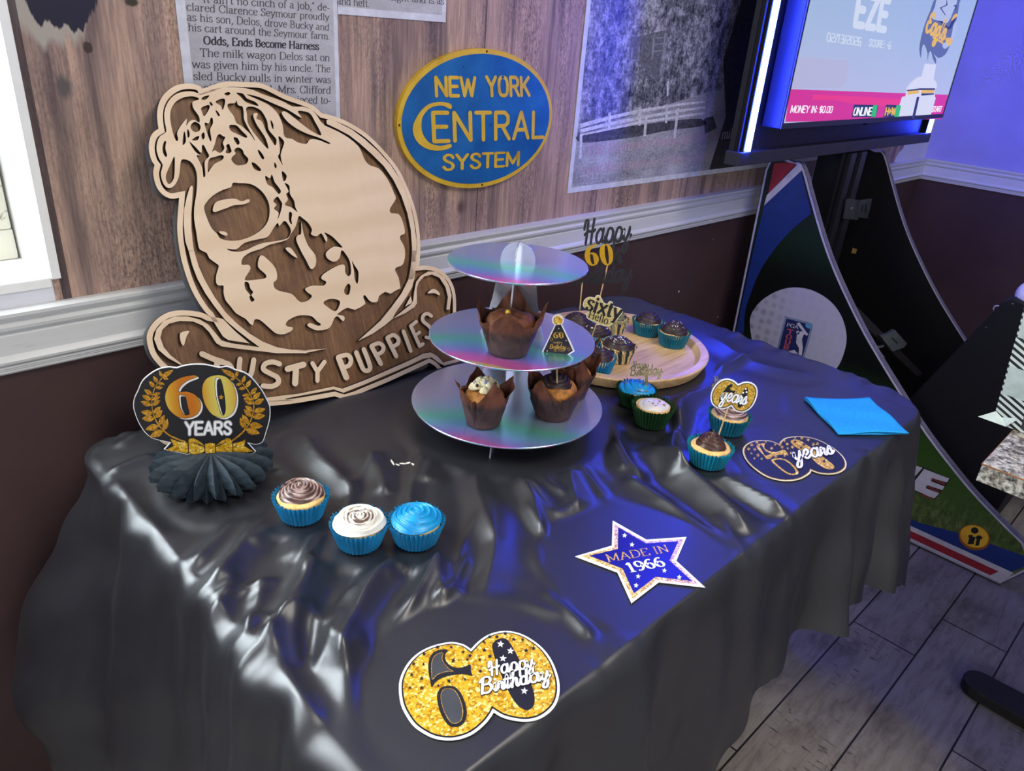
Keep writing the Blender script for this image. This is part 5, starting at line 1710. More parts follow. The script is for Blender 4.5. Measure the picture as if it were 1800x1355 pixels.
ST = '985 220 1055 220 1135 188 1215 245 1300 248 1405 330 1335 352 930 272 935 350 985 408 890 440 895 550 485 320 618 322 730 365 795 402 770 438 637 448 357 385 255 480 350 485 237 582 333 618 220 708 333 712 595 643 750 630 492 687'
for q in P(ST):
    lay(c1, 'black_star', FT, [px(FT, [(680 + a / 5.4545, 1080 + b_ / 5.4545) for a, b_ in star(q, 24 if q[0] % 2 else 19, .2)])], .0012, CBLACK)
for q in P('1090 293 1185 358 1113 430 1318 742'):
    lay(c1, 'white_star', FT, [px(FT, [(680 + a / 5.4545, 1080 + b_ / 5.4545) for a, b_ in star(q, 36, .1)])], .0014, CWHITE)
E1 = lambda a, b_: (680 + a / 5.4545, 1080 + b_ / 5.4545)
scr = dict(font=SCRIPT, thin=.95, thick=1.4, slant=.06, n=5)
words(c1, 'lettering_edge', FT, [('Happy', E1(985, 598), E1(1420, 505), E1(962, 478), dict(scr, thin=1.6, thick=2.05)), ('Birthday', E1(905, 772), E1(1570, 622), E1(885, 640), dict(scr, thin=1.6, thick=2.05))], .0015, CBLACK)
words(c1, 'lettering', FT, [('Happy', E1(985, 598), E1(1420, 505), E1(962, 478), scr), ('Birthday', E1(905, 772), E1(1570, 622), E1(885, 640), scr)], .0018, CWHITE)

# navy star: made in 1966
O = px(FT, cF('580 98 975 322 1445 290 1326 570 1665 882 1120 820 800 1066 636 705 140 518 570 392'))
c2 = thing('star_card', 'five pointed navy star card with gold glitter border lettered made in 1966', 'decoration', FT.pt(ctr(O)))
MB().flat(FT, [O], -.0008, 0).build('card_base', CWHITE, c2)
mg = Mt('gold_to_pink_glitter', (200, 160, 80), .35, .2, .6)
vo = mg.node('TexVoronoi', i_Scale=620.0, i_Vector=mg.coord())
f = mg.node('SeparateXYZ', i_Vector=vo.outputs['Color']).outputs[0]
sx_ = mg.node('SeparateXYZ', i_Vector=mg.coord()).outputs[0]
ca = mg.ramp(f, [(.1, (176, 122, 14)), (.45, (222, 176, 44)), (.93, (255, 238, 150))])
cb_ = mg.ramp(f, [(.1, (164, 104, 118)), (.45, (208, 164, 168)), (.93, (250, 226, 226))])
mg.set('Base Color', mg.mix(mg.ramp(mg.math('ADD', mg.math('MULTIPLY', sx_, 9.0), .42), [(.2, (0, 0, 0)), (.8, (1, 1, 1))]), ca, cb_))
lay(c2, 'glitter_border', FT, [px(FT, cF('598 142 968 347 1410 315 1290 572 1590 850 1110 798 815 1020 652 690 215 515 600 418'))], .0003, mg.m)
lay(c2, 'navy_field', FT, [px(FT, cF('645 180 970 370 1350 345 1245 570 1510 812 1085 760 828 955 695 665 305 515 640 435'))], .0006, NAVY)
for q in P('718 280 805 388 877 760 853 866 1185 692 1358 770'):
    lay(c2, 'white_star', FT, [px(FT, [(990 + a / 6.6667, 900 + b_ / 6.6667) for a, b_ in star(q, 32, .1)])], .0009, CWHITE)
F1_ = lambda a, b_: (990 + a / 6.6667, 900 + b_ / 6.6667)
words(c2, 'gold_lettering', FT, [('MADE IN', F1_(522, 592), F1_(1258, 468), F1_(484, 508), dict(thin=.4, thick=.95))], .0009, GOLDF)
words(c2, 'year_lettering', FT, [('1966', F1_(768, 714), F1_(1212, 634), F1_(704, 610), dict(thin=.5, thick=1.55))], .0009, CWHITE)

# black and gold sixty years card
o6 = cornered(cG('1035 768 960 737 880 731 790 736 722 766 686 815 695 880 740 950 820 1020 920 1080 1030 1112 1150 1118 1250 1096 1325 1052 1345 1020'),
              cG('1345 1020 1420 1046 1520 1056 1610 1041 1668 1002 1680 950 1652 890 1592 830 1512 776 1412 726 1302 698 1192 692 1100 706 1050 738 1035 768'))
O = px(FT, o6)
c3 = thing('anniversary_card', 'black number sixty card with gold stars lettered years beside the blue napkin', 'decoration', FT.pt(ctr(O)))
MB().flat(FT, [O], -.0008, 0).build('card_base', CCREAM, c3)
lay(c3, 'gold_outline', FT, [inset(O, .0019)], .0003, GOLDF)
lay(c3, 'black_field', FT, [inset(O, .0030)], .0005, CBLACK)
kk = f_(cG('815 785 845 765 900 765 890 785 900 815 950 840 1010 845 1080 825 1122 877 1060 870 980 885 920 915 880 870 840 830'), 3)
lay(c3, 'gold_hook', FT, [kk, f_(cG('845 790 865 782 878 800 905 838 955 860 930 872 900 880 870 835'), 3)], .0008, GOLD, 'evenodd')
kk = f_(cG('960 935 980 910 1040 905 1110 925 1180 980 1215 1030 1210 1060 1160 1068 1100 1050 1030 1000'))
lay(c3, 'gold_ring', FT, [kk, inset(kk, .0042)], .0008, GOLD, 'evenodd')
lay(c3, 'gold_slot', FT, [f_(cG('1142 748 1165 728 1215 730 1280 765 1370 830 1450 890 1530 950 1562 985 1545 1010 1480 1005 1400 960 1340 900 1260 840 1180 790'))], .0008, GOLD)
G1_ = lambda a, b_: (1180 + a / 5.4545, 640 + b_ / 5.4545)
for q in P('770 780 740 818 767 860 795 908 800 822 865 912 830 878 820 752 960 812 995 776 1060 800 1085 740 1110 770 1115 812 1160 800 1150 858 1085 885 1000 890 945 905 1250 712 1310 730 1185 708 1400 768 1360 775 905 750 1040 775'):
    lay(c3, 'gold_star', FT, [px(FT, [G1_(a, b_) for a, b_ in star(q, 21 if q[0] % 2 == 0 else 15, .3)])], .0010, GOLDF)
for q in P('1185 748 1270 775 1243 805 1465 935'):
    lay(c3, 'black_star', FT, [px(FT, [G1_(a, b_) for a, b_ in star(q, 20, .3)])], .0011, CBLACK)
scr2 = dict(font=SCRIPT, thin=.95, thick=1.4, slant=.1, n=5)
words(c3, 'lettering_edge', FT, [('years', G1_(1180, 925), G1_(1562, 862), G1_(1130, 800), dict(scr2, thin=1.6, thick=2.0))], .0013, CBLACK)
words(c3, 'lettering', FT, [('years', G1_(1180, 925), G1_(1562, 862), G1_(1130, 800), scr2)], .0016, CWHITE)

# folded blue paper napkin
m = Mt('blue_napkin_paper', (34, 152, 214), .75, 0, .2)
n = m.noise(300, 2, m.coord((1, 1, 1)))
m.set('Base Color', m.ramp(n, [(.3, (30, 142, 204)), (.7, (40, 160, 222))]))
m.bump(n, .3, .0006)
nq = [atz(a, b_, TZ + .003)[:2] for a, b_ in ((1413, 701), (1526, 702), (1597, 763), (1474, 763))]
b = MB()
NN = 26
for lv, (z0, amp, ins) in enumerate(((.0012, .0005, .0015), (.0030, .0009, .0007), (.0050, .0016, 0.0))):
    v, f = [], []
    for i in range(NN + 1):
        for j in range(NN + 1):
            u, w = i / NN, j / NN
            p = (1 - u) * (1 - w) * nq[0] + u * (1 - w) * nq[1] + u * w * nq[2] + (1 - u) * w * nq[3]
            c_ = np.mean(nq, axis=0)
            p = p + (c_ - p) * ins * 6 + np.array([.0012 * math.sin(9 * w + lv), .0012 * math.sin(8 * u + 2 * lv)])
            z = TZ + z0 + amp * (math.sin(5 * u + 3 * w + lv) + .6 * math.sin(11 * w - 4 * u)) + .0010 * max(0, abs(u - .5) * 2 - .8) * lv
            v.append((p[0], p[1], z))
    for i in range(NN):
        for j in range(NN):
            a = i * (NN + 1) + j
            f.append((a, a + NN + 1, a + NN + 2, a + 1))
    b.add(v, f)
o = b.build('paper_napkin', m.m, sm=True)
sm_ = o.modifiers.new('thickness', 'SOLIDIFY')
sm_.thickness = .0009
tag(o, 'folded bright blue paper napkin lying flat near the rounded cloth corner', 'napkin')


# --- upright picks; each stands in a plane that faces the camera side of the table
def upright(pos, lean=0.0, turn=0.0):
    p = np.array(pos, float)
    d = CAM_C - p
    a = math.atan2(d[1], d[0]) + turn
    nrm = np.array([math.cos(a) * math.cos(lean), math.sin(a) * math.cos(lean), math.sin(lean)])
    u = np.cross((0, 0, 1), nrm)
    u /= np.linalg.norm(u)
    return Fr(p, u, np.cross(nrm, u))


WOOD = plain('toothpick_wood', (206, 172, 124), .6, var=.12, scale=60)


def stick(o, fr, a, b_, r=.0012, d=-.0016):
    A_, B_ = (fr.pt(fr.uv(*q), d) for q in (a, b_))
    MB().tube([A_, B_], r, 8).build('stick', WOOD, o)


# sixty years pick in the turquoise liner cupcake
p0 = np.array(on((1243, 813), CZ)) + np.array([.004, .003, .05])
fr = upright(p0)
o6 = cornered(cG('640 192 600 157 540 139 480 151 430 190 390 250 375 320 390 380 430 415 480 432 530 425 575 403'), cG('575 403 610 445 660 463 710 456 760 425 800 370 825 300 826 240 800 195 750 171 700 170 660 184 640 192'))
O = px(fr, o6)
pk_ = thing('cake_pick', 'gold glitter number sixty pick lettered years standing in the peaked chocolate cupcake', 'cake topper', p0)
MB().flat(fr, [O], -.0008, 0).build('card_base', CWHITE, pk_)
lay(pk_, 'black_outline', fr, [inset(O, .0021)], .0003, CBLACK)
lay(pk_, 'gold_field', fr, [inset(O, .0033)], .0005, GOLDF)
gg = lambda s_, n=3: px(fr, smooth(cG(s_), True, n))
lay(pk_, 'black_counter', fr, [gg('590 205 575 188 545 203 515 240 490 272 530 264 592 282 612 255 577 250 563 228')], .0008, CBLACK)
lay(pk_, 'black_counter', fr, [gg('470 300 490 295 502 330 497 370 475 390 458 365')], .0008, CBLACK)
lay(pk_, 'black_counter', fr, [gg('705 230 725 222 737 245 727 300 702 360 672 405 648 416 636 395 648 350 680 280')], .0008, CBLACK)
for q in P('715 235 722 265 690 272'):
    lay(pk_, 'white_dot', fr, [px(fr, [G1_(a, b_) for a, b_ in oval(q, 9, 9, 10)])], .0010, CWHITE)
words(pk_, 'lettering_edge', fr, [('years', G1_(470, 335), G1_(715, 385), G1_(500, 215), dict(scr2, thin=1.6, thick=2.0))], .0010, CBLACK)
words(pk_, 'lettering', fr, [('years', G1_(470, 335), G1_(715, 385), G1_(500, 215), scr2)], .0013, CWHITE)
stick(pk_, fr, G1_(545, 420), G1_(432, 745))

# party hat pick in the chocolate rose muffin
cI = lambda s_: P(s_, 940, 520, 6.157)
I1_ = lambda a, b_: (940 + a / 6.157, 520 + b_ / 6.157)
mp = np.array(onz((972, 728), TB + .0006))
p0 = mp + np.array([-.012, -.012, .075])
fr = upright(p0)
pk_ = thing('cake_pick', 'black party hat shaped pick with gold pompom standing in the chocolate rose muffin', 'cake topper', p0)
cone = px(fr, cI('222 300 160 430 118 520 75 605 130 640 190 660 250 668 310 660 370 640 433 600 390 500 340 400 288 295'))
MB().flat(fr, [cone, px(fr, [I1_(a, b_) for a, b_ in oval((250, 262), 65, 62, 28)])], -.0008, 0).build('card_base', CWHITE, pk_)
lay(pk_, 'black_hat', fr, [px(fr, cI('228 315 170 440 95 600 140 628 195 646 250 652 305 646 360 628 412 592 335 420 283 310'))], .0003, CBLACK)
lay(pk_, 'gold_pompom', fr, [px(fr, [I1_(a, b_) for a, b_ in oval((252, 265), 50, 48, 20)])], .0004, GOLD)
sixty(MB(), fr, I1_(198, 458), I1_(312, 458), I1_(198, 390), .0007).build('gold_number', GOLDF, pk_)
words(pk_, 'gold_lettering', fr, [('HAPPY', I1_(200, 512), I1_(302, 518), I1_(200, 492), dict(font=SANS, thin=.9, thick=.9)), ('Birthday', I1_(162, 568), I1_(340, 568), I1_(168, 528), dict(font=SCRIPT, thin=.9, thick=1.3)), ('TO YOU', I1_(202, 600), I1_(314, 598), I1_(202, 576), dict(font=SANS, thin=.9, thick=.9))], .0007, GOLDF)
for q in P('260 352 135 594 340 482 260 632'):
    lay(pk_, 'white_dot', fr, [px(fr, [I1_(a, b_) for a, b_ in oval(q, 6, 6, 8)])], .0007, CWHITE)
for q in ((182, 470), (370, 574)):
    lay(pk_, 'balloon_outline', fr, [px(fr, [I1_(a, b_) for a, b_ in oval(q, 15, 17, 16)]), px(fr, [I1_(a, b_) for a, b_ in oval(q, 11, 13, 16)])], .0007, GOLDF, 'evenodd')
stick(pk_, fr, I1_(238, 640), I1_(243, 1135))

# sixty hello pick
cJ = lambda s_: P(s_, 980, 380, 4.2357)
J1_ = lambda a, b_: (980 + a / 4.2357, 380 + b_ / 4.2357)
p0 = np.array((.987, .792, TZ)) + np.array([.0, -.002, .12])
fr = upright(p0)
pk_ = thing('cake_pick', 'pale gold pick lettered sixty hello on a thin wooden stick above the tray', 'cake topper', p0)
O = px(fr, smooth(cJ('190 672 200 622 238 600 276 606 286 592 308 587 326 606 345 642 370 652 385 634 410 640 418 668 470 685 488 712 465 745 440 778 415 792 392 818 345 818 280 790 220 760 216 722 234 702'), True, 3))
MB().flat(fr, [O], -.0008, 0).build('card_base', CCREAM, pk_)
lay(pk_, 'gold_field', fr, [inset(O, .0016)], .0003, glitter('pale_gold_glitter', (196, 170, 90), (222, 200, 128), (244, 232, 180), 900))
words(pk_, 'black_lettering', fr, [('sixty', J1_(206, 690), J1_(462, 772), J1_(240, 585), dict(thin=.7, thick=1.6)), ('Hello', J1_(226, 752), J1_(372, 806), J1_(240, 700), dict(thin=.6, thick=1.2))], .0006, CBLACK)
lay(pk_, 'black_dot', fr, [px(fr, [J1_(a, b_) for a, b_ in oval((302, 617), 11, 11, 14)])], .0006, CBLACK)
stick(pk_, fr, J1_(292, 795), J1_(186, 1098))

# black script topper on two sticks
p0 = np.array(on((1015, 592), TY)) + np.array([.012, -.004, .14])
fr = upright(p0, turn=.12)
pk_ = thing('cake_topper', 'tall black script happy birthday topper with gold sixty on two wooden sticks', 'cake topper', p0)
b = MB()
s3 = dict(font=SCRIPT, thin=.9, thick=1.45, slant=.05, n=5, d0=-.0008)
text_on(b, fr, 'Happy', J1_(192, 205), J1_(545, 175), J1_(200, 45), d=.0008, **s3)
text_on(b, fr, 'th', J1_(400, 352), J1_(478, 348), J1_(405, 262), d=.0008, **s3)
text_on(b, fr, 'Birthday', J1_(122, 508), J1_(548, 478), J1_(135, 375), d=.0008, **s3)
b.build('black_script', CBLACK, pk_)
b = MB()
sixty(b, fr, J1_(202, 368), J1_(412, 366), J1_(202, 208), .0014, .0009)
b.build('gold_number', plain('gold_card', (200, 154, 20), .4, .3, .5), pk_)
stick(pk_, fr, J1_(185, 492), J1_(166, 700), .0014)
stick(pk_, fr, J1_(376, 355), J1_(318, 600), .0014)

# little gold acrylic happy birthday toppers
MIR = Mt('gold_mirror_acrylic', (196, 190, 140), .22, .7, .5).m


def mini(label, base, pos, h0, bl, br_, tl, bl2, br2, tl2, post):
    fr = upright(pos)
    o = thing('mini_topper', label, 'cake topper', pos, 'tiny gold happy birthday toppers')
    b = MB()
    sf = dict(font=SCRIPT, thin=1.1, thick=1.4, n=4, d0=-.0006)
    text_on(b, fr, 'Happy', bl, br_, tl, d=.0006, **sf)
    text_on(b, fr, 'Birthday', bl2, br2, tl2, d=.0006, **sf)
    b.build('lettering', MIR, o)
    MB().flat(fr, [px(fr, [(post[0] - 3.2, post[1]), (post[0] + 3.2, post[1]), (post[0] + 2.6, post[2]), (post[0] - 2.6, post[2])])], -.0007, .0007).build('post', MIR, o)


mini('tiny gold happy birthday topper standing in the star sprinkled blue iced cupcake', 0, np.array(on((1121, 716), CZ)) + np.array([.01, .0, .055]), 0, (1113, 647), (1141, 646), (1113, 636), (1108, 660), (1164, 657), (1109, 645), (1136.5, 655, 680))
mini('tiny gold birthday topper mostly hidden behind the sixty hello pick', 0, np.array(on((1083, 634), TY)) + np.array([.004, .004, .06]), 0, (1070, 553), (1098, 556), (1070, 543), (1066, 571), (1103, 568), (1068, 556), (1078, 565, 590))
mini('tiny gold birthday topper peeking out behind the gold sixty years pick', 0, np.array(on((1277, 756), CZ)) + np.array([.0, .0, .055]), 0, (1256, 674), (1284, 674), (1256, 663), (1251, 687), (1304, 685), (1252, 676), (1280, 684, 716))
# crown pick on the hidden muffin
p0 = np.array((.886, .712, TB)) + np.array([-.012, -.010, .078])
fr = upright(p0)
o = thing('crown_pick', 'tiny cream and gold crown pick poking from the muffin behind the party hat', 'cake topper', p0)
MB().flat(fr, [px(fr, cI('285 822 318 845 335 818 350 840 372 815 385 838 380 895 370 925 340 890 300 850'))], -.0006, .0006).build('crown_card', CCREAM, o)
stick(o, fr, I1_(365, 905), I1_(372, 985), .0009)

# --- honeycomb centrepiece with the laurel card
cH = lambda s_: P(s_, 230, 630, 5.0192)
H1_ = lambda a, b_: (230 + a / 5.0192, 630 + b_ / 5.0192)
hc = np.array(on((377, 842), TZ + .001))
ctp = thing('honeycomb_centerpiece', 'black honeycomb paper fan base carrying a round sixty years laurel card', 'decoration', hc)
m = Mt('black_tissue_paper', (40, 50, 58), .55, 0, .35)
n = m.noise(120, 3, m.coord())
m.set('Base Color', m.ramp(n, [(.3, (36, 46, 54)), (.7, (54, 66, 74))]))
TISS = m.m
RH, HH = .080, .044
NP_ = 19


def petal_pt(r_, z, a):
    return (hc[0] + r_ * math.cos(a), hc[1] + r_ * math.sin(a), hc[2] + z)


# pleated sheets: each pair of neighbouring sheets meets in points along the rim, like honeycomb cells
def rimcurve(t):
    # from the top centre outwards and down to the table
    g_ = t * 2.0
    return RH * math.sin(min(g_, PI / 2)) ** .8 * (1 if g_ < PI / 2 else 1 - .25 * (g_ - PI / 2) / .43), HH * (.92 - .92 * (1 - math.cos(g_)) * .70)


rowsT = [(.006, HH * .99), (.032, HH * 1.0), (.058, HH * .95), (.074, HH * .82), (.081, HH * .62), (.080, HH * .40)]
rowsB = [(.030, HH * .74), (.055, HH * .58), (.068, HH * .42), (.074, HH * .28), (.070, HH * .13), (.060, .001)]
for nm, rows, off, inn in (('upper_pleats', rowsT, 0, .70), ('lower_pleats', rowsB, .5, .74)):
    v, f = [], []
    for i, (r_, z) in enumerate(rows):
        for j in range(2 * NP_):
            a = 2 * PI * (j / 2 + off) / NP_ + .03 * math.sin(j * 2.7)
            k = 1.0 if j % 2 == 0 else inn - .02 * i
            zz = z - (0 if j % 2 == 0 else .012 * min(i, 3) / 3) + (.012 if (j % 2 == 1 and i == 5) else 0)
            v.append(petal_pt(r_ * k, max(zz, .0008), a))
    M_ = 2 * NP_
    for i in range(len(rows) - 1):
        for j in range(M_):
            f.append((i * M_ + j, (i + 1) * M_ + j, (i + 1) * M_ + (j + 1) % M_, i * M_ + (j + 1) % M_))
    MB().add(v, f).build(nm, TISS, ctp)
frh = upright(hc + np.array([0, 0, HH]), turn=-.1)
O = px(frh, smooth(cH('405 80 480 58 580 48 680 55 775 76 850 68 930 100 1000 120 1060 160 1110 215 1160 280 1195 345 1225 410 1232 480 1222 560 1195 650 1165 735 1100 760 1035 745'), False, 3) + cH('1105 820 1080 838') + smooth(cH('900 853 700 850 500 848'), False, 2) + cH('290 802 345 742') + smooth(cH('260 725 190 705 125 655 72 575 38 495 20 420 28 350 58 285 100 195 180 125 260 85 340 72'), False, 3))
crd = MB().flat(frh, [O], -.0016, 0).build('laurel_card', CWHITE, ctp)
lay(crd, 'black_field', frh, [inset(O, .0011)], .0003, CBLACK)
LEAFG = glitter('leaf_gold', (150, 100, 10), (196, 140, 28), (226, 176, 70), 600)
h_ = lambda pts: px(frh, [H1_(*q) for q in pts])


def leaf(base, tip, w):
    b_, t_ = np.array(base, float), np.array(tip, float)
    d = t_ - b_
    n_ = np.array([-d[1], d[0]]) / np.linalg.norm(d)
    L = []
    for t in (.0, .2, .45, .7, .88, 1.0):
        L.append(b_ + d * t + n_ * w * math.sin(PI * t ** .8) * .5)
    R = []
    for t in (.88, .7, .45, .2):
        R.append(b_ + d * t - n_ * w * math.sin(PI * t ** .8) * .5)
    return [tuple(q) for q in L + R]


for side in (0, 1):
    stem = smooth(P('280 165 225 235 192 320 186 410 205 505 250 590 340 675 480 735'), False, 4)
    if side:
        stem = smooth(P('925 165 1000 235 1055 320 1084 400 1075 490 1040 580 975 660 880 735'), False, 4)
    MB().flat(frh, [h_(stroke(stem, 7, 15))], .0006).build('laurel_stem', LEAFG, crd)
    tot = len(stem) - 1
    prs = [(0, 44, 40)] + [(i, 0, 0) for i in ()]
    for k in range(10):
        t = .03 + .78 * k / 9
        i = int(t * tot)
        b0 = np.array(stem[i])
        tg = np.array(stem[min(i + 1, tot)]) - np.array(stem[i])
        tg /= np.linalg.norm(tg)
        nn = np.array([-tg[1], tg[0]]) * (1 if not side else -1)    # to the outside of the wreath
        for s_, sc_ in ((1, 1.0), (-1, .92)):
            ln = (60 + 7.0 * k) * sc_ * (1.05 if s_ == 1 else .95)
            dr = nn * s_ * .95 - tg * .45
            dr /= np.linalg.norm(dr)
            bb = b0 + nn * s_ * 5
            lf = leaf(bb, bb + dr * ln, ln * .50)
            o = lay(crd, 'laurel_leaf', frh, [h_(lf)], .0006, LEAFG)
            MB().flat(frh, [h_(stroke([bb + dr * ln * .15, bb + dr * ln * .75], 3, 1))], .0008).build('leaf_vein', CBLACK, o) if False else None
    tip = leaf((270, 168), (378, 96), 46) if not side else leaf((925, 162), (795, 90), 46)
    lay(crd, 'laurel_leaf', frh, [h_(tip)], .0006, LEAFG)
for nm, s_ in (('bow_knot', '655 752 700 742 742 748 745 828 700 834 657 828'), ('bow_loop', '655 770 600 725 550 700 512 708 505 770 512 838 560 845 630 830 655 812'), ('bow_loop', '745 770 800 725 850 700 880 708 900 770 900 838 850 848 770 830 745 812'),
               ('bow_tail', '350 705 430 735 500 742 505 830 400 820 308 806 378 770'), ('bow_tail', '1012 712 960 735 900 745 903 830 990 828 1082 818 1000 770')):
    lay(crd, nm, frh, [px(frh, cH(s_))], .0008 if nm != 'bow_knot' else .0011, GOLD)
b = MB()
for s_ in ('655 752 657 828 650 828 648 752', '745 748 750 748 752 830 746 830', '655 770 560 735 556 740 650 778', '745 770 838 735 842 740 750 778', '505 745 512 745 514 832 507 832', '898 745 904 745 905 832 899 832'):
    b.flat(frh, [px(frh, cH(s_))], .0013)
b.build('bow_crease', CBLACK, crd)
m = Mt('gold_foil_print', (206, 150, 50), .35, .15, .5)
sx_ = m.node('SeparateXYZ', i_Vector=m.coord()).outputs
f = m.math('ADD', m.math('MULTIPLY', m.math('SINE', m.math('MULTIPLY', m.math('ADD', sx_[0], m.math('MULTIPLY', sx_[1], -.8)), 62.0)), .5), .5)
m.set('Base Color', m.ramp(f, [(.05, (196, 112, 24)), (.5, (212, 156, 40)), (.95, (216, 200, 96))]))
FOILG = m.m
mv = lambda l, a, b_: [(q[0] + a / 5.0192, q[1] + b_ / 5.0192) for q in l]
for nm, a, hh in (('number', d6, d6h), ('number', d0, d0h)):
    lay(crd, nm + '_shadow', frh, [px(frh, mv(a, 18, 14)), px(frh, mv(hh, 18, 14))], .0007, CWHITE, 'evenodd')
    lay(crd, nm + '_edge', frh, [inset(px(frh, a), -.0006), inset(px(frh, hh), .0006)], .0010, CBLACK, 'evenodd')
    lay(crd, nm, frh, [px(frh, a), px(frh, hh)], .0013, FOILG, 'evenodd')
lay(crd, 'gold_star', frh, [h_(star((797, 337), 26, .1, .45))], .0016, LEAFG)
ys = dict(font=SANS, track=.3)
words(crd, 'lettering_edge', frh, [('YEARS', H1_(478, 668), H1_(888, 662), H1_(478, 560), dict(ys, thin=2.2, thick=2.2))], .0010, plain('grey_print', (150, 152, 156), .5))
words(crd, 'lettering', frh, [('YEARS', H1_(478, 668), H1_(888, 662), H1_(478, 560), dict(ys, thin=1.3, thick=1.3))], .0013, CWHITE)
# ------------------------------------------------------------------ golf arcade stand, screen, control console
XL, XRP = 2.248, 2.872
GB = plain('black_laminate', (13, 13, 15), .5, 0, .3)
ac = thing('arcade_stand', 'golf arcade stand with white edged graphic side panels beside the black clothed table', 'arcade machine', (2.56, .62, 0))
FP = Fr((XL, 0, 0), (0, -1, 0), (0, 0, 1))          # outer face of the near side panel
c4 = lambda s_: P(s_, 1280, 250, 3.0105)
c5 = lambda s_: P(s_, 1560, 560, 2.823)
fpx = lambda l: px(FP, l)
front_edge = smooth(c4('350 104 385 108 410 160 440 270 500 480 560 650 640 830 720 990 800 1130 910 1310') + [(1634, 765), (1702, 852), (1758, 912), (1800, 953)], False, 4)
fe = fpx(front_edge)
toe = FP.uv(1757, 1029)
back = [(-1.128, .006), (-1.128, .47), (-1.134, 1.0), (-1.12, 1.055)]
PROFL = fe + [(-.100, .10), (toe[0], .006)] + back
b = MB().flat(FP, [PROFL], -.020, -.0004)
sp1 = b.build('side_panel', GB, ac)
sp1['label'] = 'near side panel covered with golf graphics'
EDGE = plain('white_edge_molding', (172, 168, 186), .4)
FIN = inset(PROFL, .0085)
lay(sp1, 'edge_molding', FP, [PROFL, FIN], .0004, EDGE, 'evenodd')
MB().flat(FP, [PROFL, inset(PROFL, .0018)], -.0205, .0004, 'evenodd').build('edge_strip', EDGE, sp1)
m = Mt('golf_green_print', (20, 30, 20), .32, 0, .5)
zz = m.node('SeparateXYZ', i_Vector=m.coord()).outputs[2]
nz = m.noise(14, 6, m.coord(), .6)
nb = m.noise(70, 5, m.coord((1, 1, .5)), .7, .5)
gcol = m.ramp(zz, [(.02, (96, 110, 56)), (.14, (66, 92, 34)), (.30, (44, 74, 22)), (.40, (26, 46, 18)), (.50, (10, 14, 10)), (.70, (12, 16, 14)), (.82, (20, 40, 28)), (.95, (14, 26, 24))])
gl_ = m.mix(m.math('MULTIPLY', m.ramp(zz, [(.10, (1, 1, 1)), (.24, (0, 0, 0))]), .8), gcol, m.ramp(nb, [(.32, (30, 44, 18)), (.55, (84, 98, 48)), (.72, (150, 148, 96))]))
m.set('Base Color', gl_)
GREENP = m.m
lay(sp1, 'green_print', FP, [FIN], .0003, GREENP)
RED_ = plain('red_print', (148, 34, 44), .4)
BLUE_ = plain('blue_print', (24, 48, 112), .4)
WH_ = plain('white_print', (188, 184, 190), .4)
lay(sp1, 'white_stripe', FP, [fpx(c4('205 280 372 112 392 118 388 150 190 335'))], .0008, WH_)
lay(sp1, 'red_corner', FP, [fpx(c4('244 112 320 106 362 114 212 272'))], .0010, RED_)
lay(sp1, 'blue_field', FP, [fpx(c4('386 148 440 378') + smooth(c4('440 378 350 450 250 560 170 680 120 800 90 900 84 1010'), False, 3) + c4('40 1010 100 720 150 500 192 335'))], .0006, BLUE_)
# bottom bands, straight and level
lay(sp1, 'blue_band', FP, [[(-1.118, .075), (-.40, .082), (-.28, .108), (-.20, .116), (-.125, .124), (-.118, .097), (-.15, .050), (-1.118, .050)]], .0008, BLUE_)
lay(sp1, 'white_band', FP, [[(-1.118, .014), (-.155, .014), (-.137, .060), (-1.118, .060)]], .0009, WH_)
lay(sp1, 'red_band', FP, [[(-1.118, .0205), (-.185, .0205), (-.170, .044), (-1.118, .044)]], .0011, RED_)
# golf ball with dimples and tour badge
ball_ = smooth(c4('115 960 140 880 200 820 280 780 360 768 450 785 540 840 600 920 627 1020 615 1110 575 1195 500 1250 390 1270 250 1240 150 1120'), True, 4)
m = Mt('golf_ball_print', (176, 174, 184), .4)
vo = m.node('TexVoronoi', i_Scale=34.0, i_Vector=m.coord((1, 1, 1)), i_Randomness=.25)
yy = m.node('SeparateXYZ', i_Vector=m.coord()).outputs[1]
mask = m.math('MULTIPLY', m.ramp(yy, [(.32, (.10, .10, .10)), (.43, (1, 1, 1))]), 1.0)
dm = m.mix(m.math('MULTIPLY', m.ramp(vo.outputs[0], [(.25, (1, 1, 1)), (.5, (0, 0, 0))]), m.math('MULTIPLY', mask, .55)), (172, 170, 182), (84, 82, 100))
m.set('Base Color', dm)
lay(sp1, 'golf_ball_picture', FP, [fpx(ball_)], .0008, m.m)
bd = smooth(c4('300 930 312 922 425 952 444 962 447 985 404 1140 390 1190 360 1200 262 1170 245 1150 250 1120 262 1075'), True, 2)
lay(sp1, 'badge_edge', FP, [fpx(bd)], .0010, plain('badge_grey', (120, 130, 150), .4))
lay(sp1, 'badge', FP, [inset(fpx(bd), .0065)], .0012, plain('badge_navy', (30, 38, 84), .4))
j4 = lambda a, b_: (1280 + a / 3.0105, 250 + b_ / 3.0105)
b = MB()
text_on(b, FP, 'PGA', j4(309, 972), j4(372, 988), j4(313, 955), thin=.7, thick=1.3, d=.0014)
b.build('badge_lettering', WH_, sp1)
b = MB()
for ch, q in (('T', (322, 1000)), ('O', (315, 1028)), ('U', (308, 1056)), ('R', (301, 1084)), ):
    text_on(b, FP, ch, j4(q[0] - 10, q[1] + 9), j4(q[0] + 22, q[1] + 15), j4(q[0] - 5, q[1] - 13), thin=1.0, thick=1.9, d=.0015)
b.build('badge_red_lettering', plain('badge_red', (176, 74, 84), .4), sp1)
b = MB()
